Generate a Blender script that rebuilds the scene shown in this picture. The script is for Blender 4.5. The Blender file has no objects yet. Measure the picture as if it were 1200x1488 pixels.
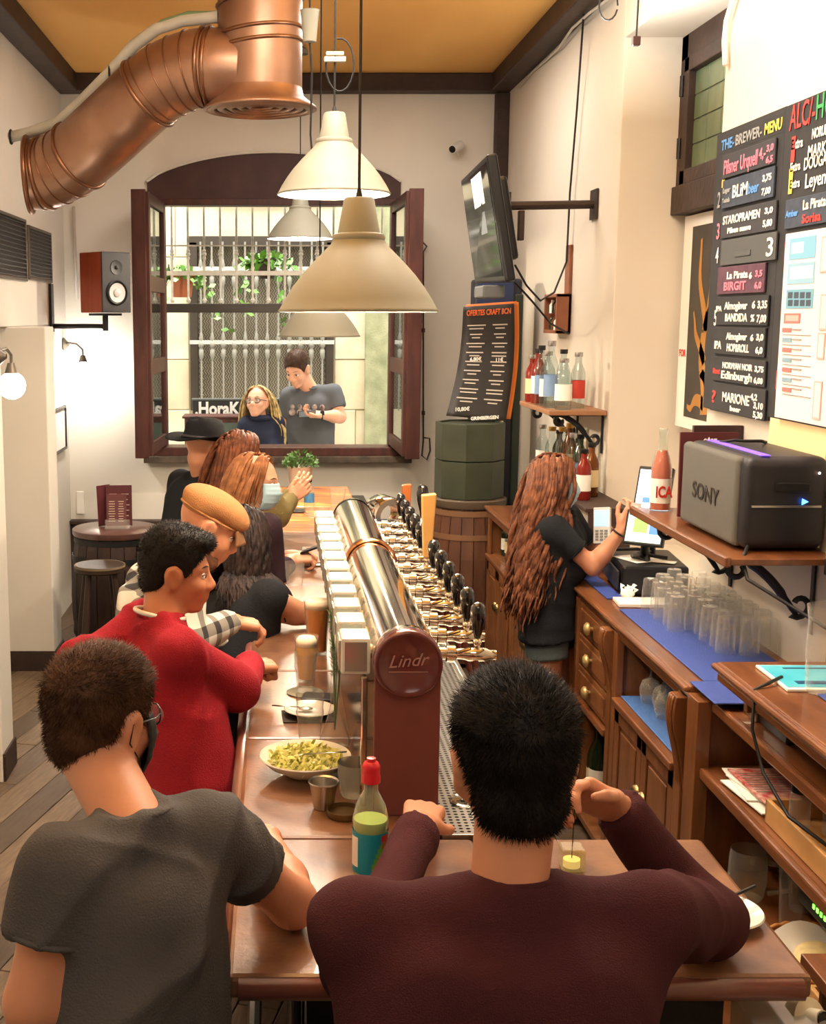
import bpy, math, random
import numpy as np
from mathutils import Vector, Matrix
random.seed(7); rng = np.random.default_rng(7)
C = bpy.context.scene.collection
V = Vector
# ---------------------------------------------------------------- camera, world, lights, exposure
CAMZ = 2.22; FPX = 1800.0; PITCH = math.atan(284/1800)
cam_d = bpy.data.cameras.new('camera'); cam = bpy.data.objects.new('camera', cam_d); C.objects.link(cam)
cam.location = (0, 0, CAMZ); cam.rotation_euler = (math.pi/2-PITCH, 0, 0)
cam_d.sensor_width = 36; cam_d.lens = FPX/1488*36; cam_d.shift_x = 200/1488; cam_d.clip_start = .05
bpy.context.scene.camera = cam
sc = bpy.context.scene
sc.view_settings.view_transform = 'Standard'; sc.view_settings.look = 'None'
sc.view_settings.gamma = 1; sc.view_settings.use_curve_mapping = False
sc.view_settings.exposure = 0.68
w = bpy.data.worlds.new('sky'); sc.world = w; w.use_nodes = True
w.node_tree.nodes['Background'].inputs[0].default_value = (.93, .97, 1, 1)
w.node_tree.nodes['Background'].inputs[1].default_value = 1.25
def area_light(name, loc, size, energy, col, rot=(0,0,0), sy=None):
    d = bpy.data.lights.new(name, 'AREA'); d.energy = energy; d.color = col; d.size = size
    if sy: d.shape = 'RECTANGLE'; d.size_y = sy
    o = bpy.data.objects.new(name, d); o.location = loc; o.rotation_euler = rot; C.objects.link(o); return o
def point_light(name, loc, energy, col, r=.05, parent=None):
    d = bpy.data.lights.new(name, 'POINT'); d.energy = energy; d.color = col; d.shadow_soft_size = r
    o = bpy.data.objects.new(name, d); o.location = loc; C.objects.link(o)
    if parent: o.parent = parent; o.location = V(loc)-wl(parent)
    return o
WARM = (1, .83, .62)
area_light('overhead_fill_near', (.1, .2, 3.85), 1.6, 16, (1, .93, .84))  # added overhead fill, not a fitting of the room
area_light('overhead_fill_middle', (.2, 4.4, 3.9), 1.0, 44, (1, .91, .80))  # added fill for the middle of the room, no fixture
area_light('overhead_fill_far', (.5, 7.6, 3.9), 1.2, 36, (1, .93, .84))  # added fill for the far end, no fixture
area_light('counter_fill', (.9, 4.2, 3.9), .8, 24, (1, .90, .78))  # unseen area fill over the back counter, no fixture
area_light('upward_fill_near', (-.5, 3.0, 3.1), .6, 54, (1, .94, .86), rot=(math.pi,0,0))  # added light aimed up to brighten the ceiling, no lamp there
area_light('upward_fill_far', (1.2, 5.6, 3.2), .5, 28, (1, .94, .86), rot=(math.pi,0,0))  # second added upward light for the ceiling, no lamp there
area_light('street_light_fill', (0, 11.6, 8), 3, 800, (1, .97, .9), sy=1.6)

# ---------------------------------------------------------------- pixel rays to world points
ct, st = math.cos(PITCH), math.sin(PITCH)
def ray(px, py):
    u = (px-400)/FPX; v = (744-py)/FPX
    return V((u, ct+v*st, -st+v*ct))
def P(px, py, y):
    r = ray(px, py); return V((0,0,CAMZ))+r*(y/r.y)
def PZ(px, py, z):
    r = ray(px, py); return V((0,0,CAMZ))+r*((z-CAMZ)/r.z)
def PX(px, py, x):
    r = ray(px, py); return V((0,0,CAMZ))+r*(x/r.x)

# ---------------------------------------------------------------- materials
def lin(c): return tuple((x/255/12.92 if x/255 <= .04045 else ((x/255+.055)/1.055)**2.4) for x in c)+(1,)
MATS = {}
def mat(name, rgb, rough=.6, metal=0, var=0, scale=8, bump=0, bscale=60, stretch=(1,1,1), emit=0, trans=0, spec=.5, rgb2=None, sss=0, coat=0, ecol=None, detail=4, ior=1.45):
    if name in MATS: return MATS[name]
    m = bpy.data.materials.new(name); m.use_nodes = True; nt = m.node_tree; b = nt.nodes['Principled BSDF']
    c = lin(rgb); b.inputs['Base Color'].default_value = c; b.inputs['Roughness'].default_value = rough
    b.inputs['Metallic'].default_value = metal; b.inputs['Specular IOR Level'].default_value = spec
    b.inputs['IOR'].default_value = ior
    if trans: b.inputs['Transmission Weight'].default_value = trans
    if coat: b.inputs['Coat Weight'].default_value = coat; b.inputs['Coat Roughness'].default_value = .12
    if sss: b.inputs['Subsurface Weight'].default_value = sss; b.inputs['Subsurface Radius'].default_value = (.01,.004,.002)
    if emit: b.inputs['Emission Strength'].default_value = emit; b.inputs['Emission Color'].default_value = lin(ecol) if ecol else c
    if var or bump or rgb2:
        tc = nt.nodes.new('ShaderNodeTexCoord'); mp = nt.nodes.new('ShaderNodeMapping'); mp.inputs['Scale'].default_value = stretch
        nt.links.new(tc.outputs['Object'], mp.inputs[0])
    if var or rgb2:
        n = nt.nodes.new('ShaderNodeTexNoise'); n.inputs['Scale'].default_value = scale; n.inputs['Detail'].default_value = detail
        nt.links.new(mp.outputs[0], n.inputs[0])
        r = nt.nodes.new('ShaderNodeValToRGB'); r.color_ramp.elements[0].position = .32; r.color_ramp.elements[1].position = .68
        c2 = lin(rgb2) if rgb2 else c
        if rgb2: a, z = c, c2
        else: a = tuple(x*(1-var) for x in c[:3])+(1,); z = tuple(min(1, x*(1+var)) for x in c[:3])+(1,)
        r.color_ramp.elements[0].color = a; r.color_ramp.elements[1].color = z
        nt.links.new(n.outputs[0], r.inputs[0]); nt.links.new(r.outputs[0], b.inputs['Base Color'])
    if bump:
        n2 = nt.nodes.new('ShaderNodeTexNoise'); n2.inputs['Scale'].default_value = bscale; n2.inputs['Detail'].default_value = 3
        nt.links.new(mp.outputs[0], n2.inputs[0])
        bp = nt.nodes.new('ShaderNodeBump'); bp.inputs['Strength'].default_value = bump; bp.inputs['Distance'].default_value = .01
        nt.links.new(n2.outputs[0], bp.inputs['Height']); nt.links.new(bp.outputs[0], b.inputs['Normal'])
    MATS[name] = m; return m
def glass(name, rgb=(245,250,248), rough=.02, ior=1.45, milk=0.0):
    if name in MATS: return MATS[name]
    m = bpy.data.materials.new(name); m.use_nodes = True; nt = m.node_tree; b = nt.nodes['Principled BSDF']
    nt.nodes.remove(b); out = nt.nodes['Material Output']
    lw = nt.nodes.new('ShaderNodeLayerWeight'); lw.inputs['Blend'].default_value = .5
    pw = nt.nodes.new('ShaderNodeMath'); pw.operation = 'POWER'; pw.inputs[1].default_value = 3.2; nt.links.new(lw.outputs['Facing'], pw.inputs[0])
    ma = nt.nodes.new('ShaderNodeMath'); ma.operation = 'MULTIPLY_ADD'; ma.inputs[1].default_value = .75; ma.inputs[2].default_value = (ior-1)**2/(ior+1)**2; nt.links.new(pw.outputs[0], ma.inputs[0])
    tr = nt.nodes.new('ShaderNodeBsdfTransparent'); tr.inputs[0].default_value = lin(rgb)
    gl = nt.nodes.new('ShaderNodeBsdfGlossy'); gl.inputs['Roughness'].default_value = rough
    base = tr
    if milk:
        df = nt.nodes.new('ShaderNodeBsdfDiffuse'); df.inputs[0].default_value = (.9,.88,.82,1); m0 = nt.nodes.new('ShaderNodeMixShader')
        m2 = nt.nodes.new('ShaderNodeMath'); m2.operation = 'MULTIPLY_ADD'; m2.inputs[1].default_value = .5; m2.inputs[2].default_value = milk; nt.links.new(pw.outputs[0], m2.inputs[0])
        nt.links.new(m2.outputs[0], m0.inputs[0]); nt.links.new(tr.outputs[0], m0.inputs[1]); nt.links.new(df.outputs[0], m0.inputs[2]); base = m0
    mx = nt.nodes.new('ShaderNodeMixShader'); nt.links.new(ma.outputs[0], mx.inputs[0])
    nt.links.new(base.outputs[0], mx.inputs[1]); nt.links.new(gl.outputs[0], mx.inputs[2]); nt.links.new(mx.outputs[0], out.inputs[0])
    MATS[name] = m; return m
M_wall = mat('cream_plaster', (214,205,190), .9, var=.035, scale=1.6, bump=.10, bscale=22)
M_wallL = mat('white_plaster', (222,217,206), .9, var=.03, scale=2, bump=.08, bscale=22)
M_ceil = mat('ochre_ceiling', (240,190,108), .75, rgb2=(226,170,90), scale=1.3, stretch=(1,.35,1), bump=.05)
M_beam = mat('dark_beam', (66,48,40), .6, rgb2=(48,34,28), scale=6, stretch=(1,1,1), bump=.3, bscale=30)
M_red_wood = mat('mahogany_frame', (80,42,34), .45, rgb2=(60,28,24), scale=8, stretch=(3,3,.6), bump=.1)
M_floor = mat('floor_board', (104,86,66), .5, rgb2=(82,66,50), scale=7, stretch=(1,8,1), bump=.15, bscale=12)
M_floor2 = mat('floor_board_pale', (124,104,80), .5, rgb2=(96,78,60), scale=7, stretch=(1,8,1), bump=.15, bscale=12)
M_floor3 = mat('floor_board_dark', (88,72,56), .5, rgb2=(72,58,44), scale=7, stretch=(1,8,1), bump=.15, bscale=12)
M_black = mat('black_plastic', (22,22,24), .4)
M_iron = mat('black_iron', (20,20,20), .5, bump=.2)
M_chrome = mat('polished_chrome', (225,215,200), .1, 1)
M_steel = mat('brushed_steel', (190,185,175), .28, 1)
M_glass = glass('clear_glass', (254,254,252), .03, 1.55, .10)
M_oak = mat('varnished_cabinet_wood', (138,88,50), .38, rgb2=(108,64,34), scale=5, stretch=(4,4,.7), bump=.08, coat=.3)
M_oak_h = mat('varnished_counter_wood', (132,82,48), .33, rgb2=(100,58,32), scale=5, stretch=(4,.7,4), bump=.06, coat=.4)
M_bar = mat('copper_brown_bar', (144,102,70), .31, rgb2=(100,66,48), scale=9, detail=8, bump=.06, bscale=90, coat=.45)
M_blue = mat('blue_rubber_mat', (58,80,156), .6, bump=.3, bscale=180)
M_copper = mat('copper_duct_sheet', (172,136,114), .38, .8, rgb2=(142,106,84), scale=4, bump=.1, bscale=14)
M_copper2 = mat('copper_duct_seam', (136,98,74), .35, .9)
M_white = mat('white_ceramic', (235,232,222), .2, coat=.5)
M_paper = mat('white_paper', (240,238,230), .8)
M_chalk = mat('chalk_white', (235,235,230), .9)
M_chalkboard = mat('chalkboard_slate', (44,44,46), .75, var=.15, scale=10)

# ---------------------------------------------------------------- mesh building
WL = {}
def wl(o): return WL.get(o.name, V((0,0,0)))
def tag(o, label=None, cat=None, group=None, kind=None):
    if label: o['label'] = label
    if cat: o['category'] = cat
    if group: o['group'] = group
    if kind: o['kind'] = kind
    return o
def thing(name, label, cat, loc=(0,0,0), group=None, rz=0):
    o = bpy.data.objects.new(name, None); C.objects.link(o); o.location = loc; o.rotation_euler.z = rz
    o.empty_display_size = .05; WL[o.name] = V(loc)
    return tag(o, label, cat, group)
def kids(o): return [x for x in bpy.data.objects if x.parent == o]
def copy_tree(o, parent=None, _k=None):
    c = o.copy(); C.objects.link(c); c.parent = parent
    if parent is not None:
        for k in ('label',):
            pass
    for ch in kids(o): copy_tree(ch, c)
    return c
def place(proto, loc, rz=0, label=None, group=None, first=False, scale=None, rot=None):
    o = proto if first else copy_tree(proto)
    o.location = loc; o.rotation_euler = rot if rot else (0,0,rz)
    if scale: o.scale = scale if hasattr(scale,'__len__') else (scale,)*3
    if label: o['label'] = label
    if group: o['group'] = group
    return o
def ortho(d):
    d = d.normalized(); a = V((0,0,1)) if abs(d.z) < .9 else V((1,0,0))
    u = d.cross(a).normalized(); return u, d.cross(u).normalized()
class MB:
    def __init__(s): s.v = []; s.f = []
    def add(s, vs, fs):
        n = len(s.v); s.v += [tuple(x) for x in vs]; s.f += [tuple(i+n for i in f) for f in fs]; return s
    def box(s, c, size, rot=None):
        x, y, z = (q/2 for q in size); c = V(c)
        vs = [V((a*x, b*y, d*z)) for a in (-1,1) for b in (-1,1) for d in (-1,1)]
        if rot is not None: vs = [rot@q for q in vs]
        return s.add([c+q for q in vs], [(0,1,3,2),(4,6,7,5),(0,4,5,1),(2,3,7,6),(0,2,6,4),(1,5,7,3)])
    def bb(s, x0, x1, y0, y1, z0, z1): return s.box(((x0+x1)/2,(y0+y1)/2,(z0+z1)/2), (abs(x1-x0),abs(y1-y0),abs(z1-z0)))
    def tube(s, pts, r, n=10, cap=True, closed=False, flat=None):
        pts = [V(p) for p in pts]; R = r if hasattr(r,'__len__') else [r]*len(pts)
        m = len(pts); vs = []; pu = None
        for i, p in enumerate(pts):
            if closed: d = pts[(i+1)%m]-pts[i-1]
            else: d = pts[min(i+1,m-1)]-pts[max(i-1,0)]
            if d.length < 1e-9: d = V((0,0,1))
            d.normalize()
            if pu is None: pu, _ = ortho(d)
            pu = (pu-d*pu.dot(d)); pu = pu.normalized() if pu.length > 1e-6 else ortho(d)[0]
            w_ = d.cross(pu); fl = flat or 1
            for k in range(n):
                a = 2*math.pi*k/n; vs.append(p+(pu*math.cos(a)+w_*math.sin(a)*fl)*R[i])
        fs = []
        for i in range(m if closed else m-1):
            j = (i+1)%m
            for k in range(n): l = (k+1)%n; fs.append((i*n+k, i*n+l, j*n+l, j*n+k))
        if cap and not closed: fs.append(tuple(range(n))[::-1]); fs.append(tuple((m-1)*n+k for k in range(n)))
        return s.add(vs, fs)
    def cyl(s, a, b, r, r2=None, n=24): return s.tube([a, b], [r, r if r2 is None else r2], n)
    def lathe(s, prof, o=(0,0,0), n=28, axis=None, ang=2*math.pi):
        o = V(o); ax = V(axis).normalized() if axis is not None else V((0,0,1))
        if axis is None: u, w_ = V((1,0,0)), V((0,1,0))
        else: u, w_ = ortho(ax)
        vs = []; full = abs(ang-2*math.pi) < 1e-6; N = n if full else n+1
        for r, h in prof:
            for k in range(N):
                a = ang*k/n; vs.append(o+ax*h+(u*math.cos(a)+w_*math.sin(a))*max(r, 1e-5))
        fs = []
        for i in range(len(prof)-1):
            for k in range(n):
                l = (k+1)%N; fs.append((i*N+k, i*N+l, (i+1)*N+l, (i+1)*N+k))
        return s.add(vs, fs)
    def ball(s, c, r, n=16, m=10):
        rx, ry, rz = r if hasattr(r,'__len__') else (r,r,r); c = V(c); vs = []; fs = []
        for i in range(m+1):
            t = math.pi*i/m
            for k in range(n):
                a = 2*math.pi*k/n; vs.append(c+V((rx*math.sin(t)*math.cos(a)+1e-7*k, ry*math.sin(t)*math.sin(a), rz*math.cos(t))))
        for i in range(m):
            for k in range(n): l = (k+1)%n; fs.append((i*n+k, (i+1)*n+k, (i+1)*n+l, i*n+l))
        return s.add(vs, fs)
    def prism(s, pts, d):       # planar outline (3d points) pushed along vector d
        pts = [V(p) for p in pts]; d = V(d); n = len(pts)
        return s.add(pts+[p+d for p in pts], [tuple(range(n))[::-1], tuple(range(n, 2*n))]+[(i,(i+1)%n,(i+1)%n+n,i+n) for i in range(n)])
    def grid(s, fn, nu, nv):    # fn(u,v) -> point
        vs = [fn(i/nu, j/nv) for i in range(nu+1) for j in range(nv+1)]
        return s.add(vs, [(i*(nv+1)+j, (i+1)*(nv+1)+j, (i+1)*(nv+1)+j+1, i*(nv+1)+j+1) for i in range(nu) for j in range(nv)])
    def build(s, name, m, parent=None, smooth=False, bevel=0, loc=None, label=None, fix=True, solid=0):
        me = bpy.data.meshes.new(name)
        off = wl(parent) if parent is not None else (V(loc) if loc is not None else V((0,0,0)))
        me.from_pydata([(x-off.x, y-off.y, z-off.z) for x,y,z in s.v], [], s.f); 
        if m: me.materials.append(m)
        if fix:
            import bmesh
            bm = bmesh.new(); bm.from_mesh(me); bmesh.ops.recalc_face_normals(bm, faces=bm.faces); bm.to_mesh(me); bm.free()
        o = bpy.data.objects.new(name, me); C.objects.link(o)
        if parent is not None: o.parent = parent; WL[o.name] = off
        else: o.location = off; WL[o.name] = off
        if smooth:
            me.shade_smooth()
            if smooth != 'all':
                me.set_sharp_from_angle(angle=math.radians(40))
        if bevel:
            b = o.modifiers.new('bevel', 'BEVEL'); b.width = bevel; b.segments = 2; b.limit_method = 'ANGLE'
        if solid:
            b = o.modifiers.new('solid', 'SOLIDIFY'); b.thickness = solid; b.offset = 0
        if label: o['label'] = label
        return o
def struct(o): o['kind'] = 'structure'; return o
_fonts = {}
def text(s, size, m, parent, o, xd, yd, name='lettering', align='LEFT', ext=.0006, width=None, bold=0, shear=0):
    cu = bpy.data.curves.new(name, 'FONT'); cu.body = s; cu.size = size; cu.extrude = ext; cu.align_x = align; cu.offset = bold; cu.shear = shear
    cu.resolution_u = 3
    t = bpy.data.objects.new('tmp_text', cu); C.objects.link(t)
    dg = bpy.context.evaluated_depsgraph_get(); me = bpy.data.meshes.new_from_object(t.evaluated_get(dg)); 
    bpy.data.objects.remove(t); bpy.data.curves.remove(cu)
    xd = V(xd).normalized(); yd = V(yd).normalized(); nd = xd.cross(yd); o = V(o)-wl(parent)
    if width:
        xs = [v.co.x for v in me.vertices] or [0,1]; k = width/max(1e-6, max(xs)-min(xs))
    else: k = 1
    for v in me.vertices:
        c = v.co.copy(); v.co = o+xd*c.x*k+yd*c.y+nd*(c.z+ext)
    me.materials.clear(); me.materials.append(m); me.name = name
    ob = bpy.data.objects.new(name, me); C.objects.link(ob); ob.parent = parent; WL[ob.name] = wl(parent)
    return ob

# ---------------------------------------------------------------- signed-distance modelling (bodies, hair, cloth)
class SDF:
    def __init__(s, k=.01): s.pr = []; s.k = k; s.sub = []
    def rc(s, a, b, ra, rb=None, cut=False): s.pr.append(('rc', V(a), V(b), ra, ra if rb is None else rb, cut)); return s
    def el(s, c, r, R=None): s.pr.append(('el', V(c), r, R)); return s
    def subel(s, c, r, R=None): s.sub.append((V(c), r, R)); return s
    @staticmethod
    def d_rc(X, Y, Z, a, b, ra, rb):
        ba = b-a; L = max(ba.dot(ba), 1e-9)
        t = np.clip(((X-a.x)*ba.x+(Y-a.y)*ba.y+(Z-a.z)*ba.z)/L, 0, 1)
        return np.sqrt((X-a.x-t*ba.x)**2+(Y-a.y-t*ba.y)**2+(Z-a.z-t*ba.z)**2)-(ra+(rb-ra)*t)
    @staticmethod
    def d_el(X, Y, Z, c, r, R):
        x, y, z = X-c.x, Y-c.y, Z-c.z
        if R is not None:
            x, y, z = (R[0][i]*x+R[1][i]*y+R[2][i]*z for i in range(3))
        q = np.sqrt((x/r[0])**2+(y/r[1])**2+(z/r[2])**2)+1e-6
        g = np.sqrt((x/r[0]**2)**2+(y/r[1]**2)**2+(z/r[2]**2)**2)+1e-6
        return q*(q-1)/g
    def mesh(s, h):
        k = s.k; lo = []; hi = []
        for p in s.pr:
            if p[0] == 'rc':
                m = max(p[3], p[4])+5*k
                l = [min(p[1][i], p[2][i])-m for i in range(3)]; u = [max(p[1][i], p[2][i])+m for i in range(3)]
            else:
                m = max(p[2])+5*k; l = [p[1][i]-m for i in range(3)]; u = [p[1][i]+m for i in range(3)]
            lo.append(l); hi.append(u)
        L = np.min(lo, 0)-h*2; U = np.max(hi, 0)+h*2; n = np.ceil((U-L)/h).astype(int)+1
        S = np.zeros(n, np.float32)
        ax = [(L[i]+h*np.arange(n[i])).astype(np.float32) for i in range(3)]
        for p, l, u in zip(s.pr, lo, hi):
            i0 = [max(0, int((l[i]-L[i])/h)) for i in range(3)]; i1 = [min(n[i], int((u[i]-L[i])/h)+2) for i in range(3)]
            X = ax[0][i0[0]:i1[0], None, None]; Y = ax[1][None, i0[1]:i1[1], None]; Z = ax[2][None, None, i0[2]:i1[2]]
            if p[0] == 'rc':
                d = s.d_rc(X, Y, Z, p[1], p[2], p[3], p[4])
                if p[5]:
                    dr = (p[2]-p[1]).normalized(); d = np.maximum(d, (X-p[2].x)*dr.x+(Y-p[2].y)*dr.y+(Z-p[2].z)*dr.z)
            else: d = s.d_el(X, Y, Z, p[1], p[2], p[3])
            S[i0[0]:i1[0], i0[1]:i1[1], i0[2]:i1[2]] += np.exp(-np.clip(d/k, -30, 8))
        F = -k*np.log(S+1e-4)
        for c, r, R in s.sub:
            F = np.maximum(F, -s.d_el(ax[0][:,None,None], ax[1][None,:,None], ax[2][None,None,:], c, r, R))
        ins = F < 0
        cm = [ins[a:n[0]-1+a, b:n[1]-1+b, c:n[2]-1+c] for a in (0,1) for b in (0,1) for c in (0,1)]
        alla = cm[0].copy(); anya = cm[0].copy()
        for q in cm[1:]: alla &= q; anya |= q
        act = anya & ~alla
        idx = np.argwhere(act); vid = -np.ones(act.shape, np.int32); vid[act] = np.arange(len(idx))
        corner = {(a,b,c): F[idx[:,0]+a, idx[:,1]+b, idx[:,2]+c] for a in (0,1) for b in (0,1) for c in (0,1)}
        acc = np.zeros((len(idx), 3)); cnt = np.zeros(len(idx))
        for axs in range(3):
            for a in (0,1):
                for b in (0,1):
                    c0 = [a,b]; c0.insert(axs, 0); c1 = [a,b]; c1.insert(axs, 1)
                    f0 = corner[tuple(c0)]; f1 = corner[tuple(c1)]; m = (f0 < 0) != (f1 < 0)
                    t = np.where(m, f0/(f0-f1+1e-12), 0); pos = np.tile(np.array(c0, float), (len(idx),1)); pos[:,axs] = t
                    acc[m] += pos[m]; cnt[m] += 1
        vs = L+(idx+acc/np.maximum(cnt,1)[:,None])*h
        fs = []
        for axs in range(3):
            o = [i for i in range(3) if i != axs]
            sl0 = [slice(None)]*3; sl1 = [slice(None)]*3; sl0[axs] = slice(0,-1); sl1[axs] = slice(1,None)
            A = ins[tuple(sl0)]; B = ins[tuple(sl1)]; e = np.argwhere(A != B)
            e = e[(e[:,o[0]] > 0) & (e[:,o[1]] > 0) & (e[:,o[0]] < n[o[0]]-1) & (e[:,o[1]] < n[o[1]]-1)]
            flip = A[e[:,0],e[:,1],e[:,2]]
            q = []
            for da, db in ((-1,-1),(0,-1),(0,0),(-1,0)):
                ee = e.copy(); ee[:,o[0]] += da; ee[:,o[1]] += db; q.append(vid[ee[:,0],ee[:,1],ee[:,2]])
            q = np.stack(q, 1)
            if axs == 1: flip = ~flip
            q[~flip] = q[~flip][:, ::-1]
            fs.append(q)
        return vs, np.concatenate(fs)
def join_meshes(parts):
    vs = []; fs = []; n = 0
    for v, f in parts: vs.append(v); fs.append(f+n); n += len(v)
    return np.concatenate(vs), np.concatenate(fs)
def relax(v, f, it=1, lam=.5):
    for _ in range(it):
        acc = np.zeros_like(v); c = np.zeros(len(v))
        for i in range(4):
            np.add.at(acc, f[:,i], v[f[:,(i+1)%4]]); np.add.at(c, f[:,i], 1)
            np.add.at(acc, f[:,i], v[f[:,(i-1)%4]]); np.add.at(c, f[:,i], 1)
        v = v+(acc/np.maximum(c,1)[:,None]-v)*lam
    return v
def vnormals(v, f):
    nn = np.cross(v[f[:,2]]-v[f[:,0]], v[f[:,3]]-v[f[:,1]]); o = np.zeros_like(v)
    for i in range(4): np.add.at(o, f[:,i], nn)
    return o/(np.linalg.norm(o, axis=1)[:,None]+1e-9)
def np_obj(name, v, f, m, parent, label=None):
    me = bpy.data.meshes.new(name); off = np.array(wl(parent)) if parent is not None else np.zeros(3)
    v = (v-off).astype(np.float32)
    me.vertices.add(len(v)); me.vertices.foreach_set('co', v.ravel())
    k = f.shape[1]; me.loops.add(f.size); me.loops.foreach_set('vertex_index', f.astype(np.int32).ravel())
    me.polygons.add(len(f)); me.polygons.foreach_set('loop_start', (np.arange(len(f))*k).astype(np.int32))
    me.update(calc_edges=True); me.validate(); me.shade_smooth(); me.materials.append(m)
    o = bpy.data.objects.new(name, me); C.objects.link(o)
    if parent is not None: o.parent = parent; WL[o.name] = V(off)
    if label: o['label'] = label
    return o

# ---------------------------------------------------------------- people
def skinm(name, rgb): rgb = tuple(x*.96 for x in rgb); return mat(name, rgb, .5, var=.06, scale=9, sss=.12, bump=.04, bscale=120)
def hair_m(name, rgb, rgb2): return mat(name, rgb, .55, rgb2=rgb2, scale=30, spec=.22)
def cloth(name, rgb, var=.06, bump=.35, bscale=260, rough=.9, scale=5): return mat(name, rgb, rough, var=var, scale=scale, bump=bump, bscale=bscale, spec=.2)
def plaid_mat():
    m = mat('plaid_flannel', (170,168,160), .9); nt = m.node_tree; b = nt.nodes['Principled BSDF']
    tc = nt.nodes.new('ShaderNodeTexCoord'); sx = nt.nodes.new('ShaderNodeSeparateXYZ'); nt.links.new(tc.outputs['Object'], sx.inputs[0])
    def band(sock, f, o):
        a = nt.nodes.new('ShaderNodeMath'); a.operation = 'MULTIPLY'; a.inputs[1].default_value = f; nt.links.new(sock, a.inputs[0])
        s_ = nt.nodes.new('ShaderNodeMath'); s_.operation = 'SINE'; nt.links.new(a.outputs[0], s_.inputs[0])
        g = nt.nodes.new('ShaderNodeMath'); g.operation = 'GREATER_THAN'; g.inputs[1].default_value = o; nt.links.new(s_.outputs[0], g.inputs[0]); return g.outputs[0]
    ad = nt.nodes.new('ShaderNodeMath'); ad.operation = 'ADD'; nt.links.new(sx.outputs[0], ad.inputs[0]); nt.links.new(sx.outputs[1], ad.inputs[1])
    p = nt.nodes.new('ShaderNodeMath'); p.operation = 'ADD'
    nt.links.new(band(ad.outputs[0], 62, .35), p.inputs[0]); nt.links.new(band(sx.outputs[2], 62, .45), p.inputs[1])
    h = nt.nodes.new('ShaderNodeMath'); h.operation = 'MULTIPLY'; h.inputs[1].default_value = .5; nt.links.new(p.outputs[0], h.inputs[0])
    r = nt.nodes.new('ShaderNodeValToRGB'); e = r.color_ramp.elements
    e[0].color = lin((205,200,188)); e[1].color = lin((46,44,46)); x = e.new(.5); x.color = lin((128,122,112))
    nt.links.new(h.outputs[0], r.inputs[0]); nt.links.new(r.outputs[0], b.inputs['Base Color']); return m
def head_frame(hc, yaw, pitch=0, roll=0):
    R = Matrix.Rotation(math.radians(yaw), 3, 'Z')@Matrix.Rotation(math.radians(pitch), 3, 'Y')@Matrix.Rotation(math.radians(roll), 3, 'X')
    return V(hc), R
def head_sdf(hc, R, s=1.0, neck=None, female=False):
    S = SDF(.006*s); L = lambda x,y,z: hc+R@V((x*s,y*s,z*s))
    S.el(L(-.012,0,.035), (.094*s,.074*s,.083*s), R)
    S.el(L(.030,0,-.018), (.060*s,.057*s,.088*s), R)
    for q in (-1,1):
        S.rc(L(-.012,.052*q,-.035), L(.055,.014*q,-.094), .019*s, .015*s)
        S.rc(L(.078,.012*q,.028), L(.062,.043*q,.026), .010*s, .009*s)
        S.el(L(.058,.036*q,-.026), (.027*s,.023*s,.024*s), R)
        S.el(L(.098,.012*q,-.030), (.010*s,.008*s,.008*s), R)
        # ear: flange, rim and lobe
        S.el(L(-.008,.069*q,-.004), (.016*s,.008*s,.026*s), R)
        rim = [(.004,.072,-.018),(.007,.075,.0),(.004,.078,.014),(-.007,.081,.024),(-.020,.082,.018),(-.024,.081,.001),(-.018,.078,-.017),(-.008,.075,-.029),(.0,.072,-.023)]
        for i in range(len(rim)-1):
            a, b = rim[i], rim[i+1]; S.rc(L(a[0],a[1]*q,a[2]), L(b[0],b[1]*q,b[2]), .0034*s)
    S.el(L(.070,0,-.092), (.020*s,.022*s,.017*s), R)
    S.rc(L(.084,0,.014), L(.108,0,-.022), .0075*s, .0105*s)
    S.rc(L(.083,-.016,-.054), L(.089,0,-.052), .0062*s, .008*s); S.rc(L(.083,.016,-.054), L(.089,0,-.052), .0062*s, .008*s)
    S.rc(L(.080,-.013,-.066), L(.086,0,-.067), .0065*s, .0085*s); S.rc(L(.080,.013,-.066), L(.086,0,-.067), .0065*s, .0085*s)
    for q in (-1,1): S.subel(L(.094,.031*q,.006), (.017*s,.016*s,.010*s), R)
    if neck is not None:
        r = (.047 if female else .056)*s
        S.rc(L(-.030,0,-.050), neck, r, r*.92); S.rc(L(.0,0,-.060), neck+R@V((.012,0,0)), r*.8, r*.85)
    return S
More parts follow.
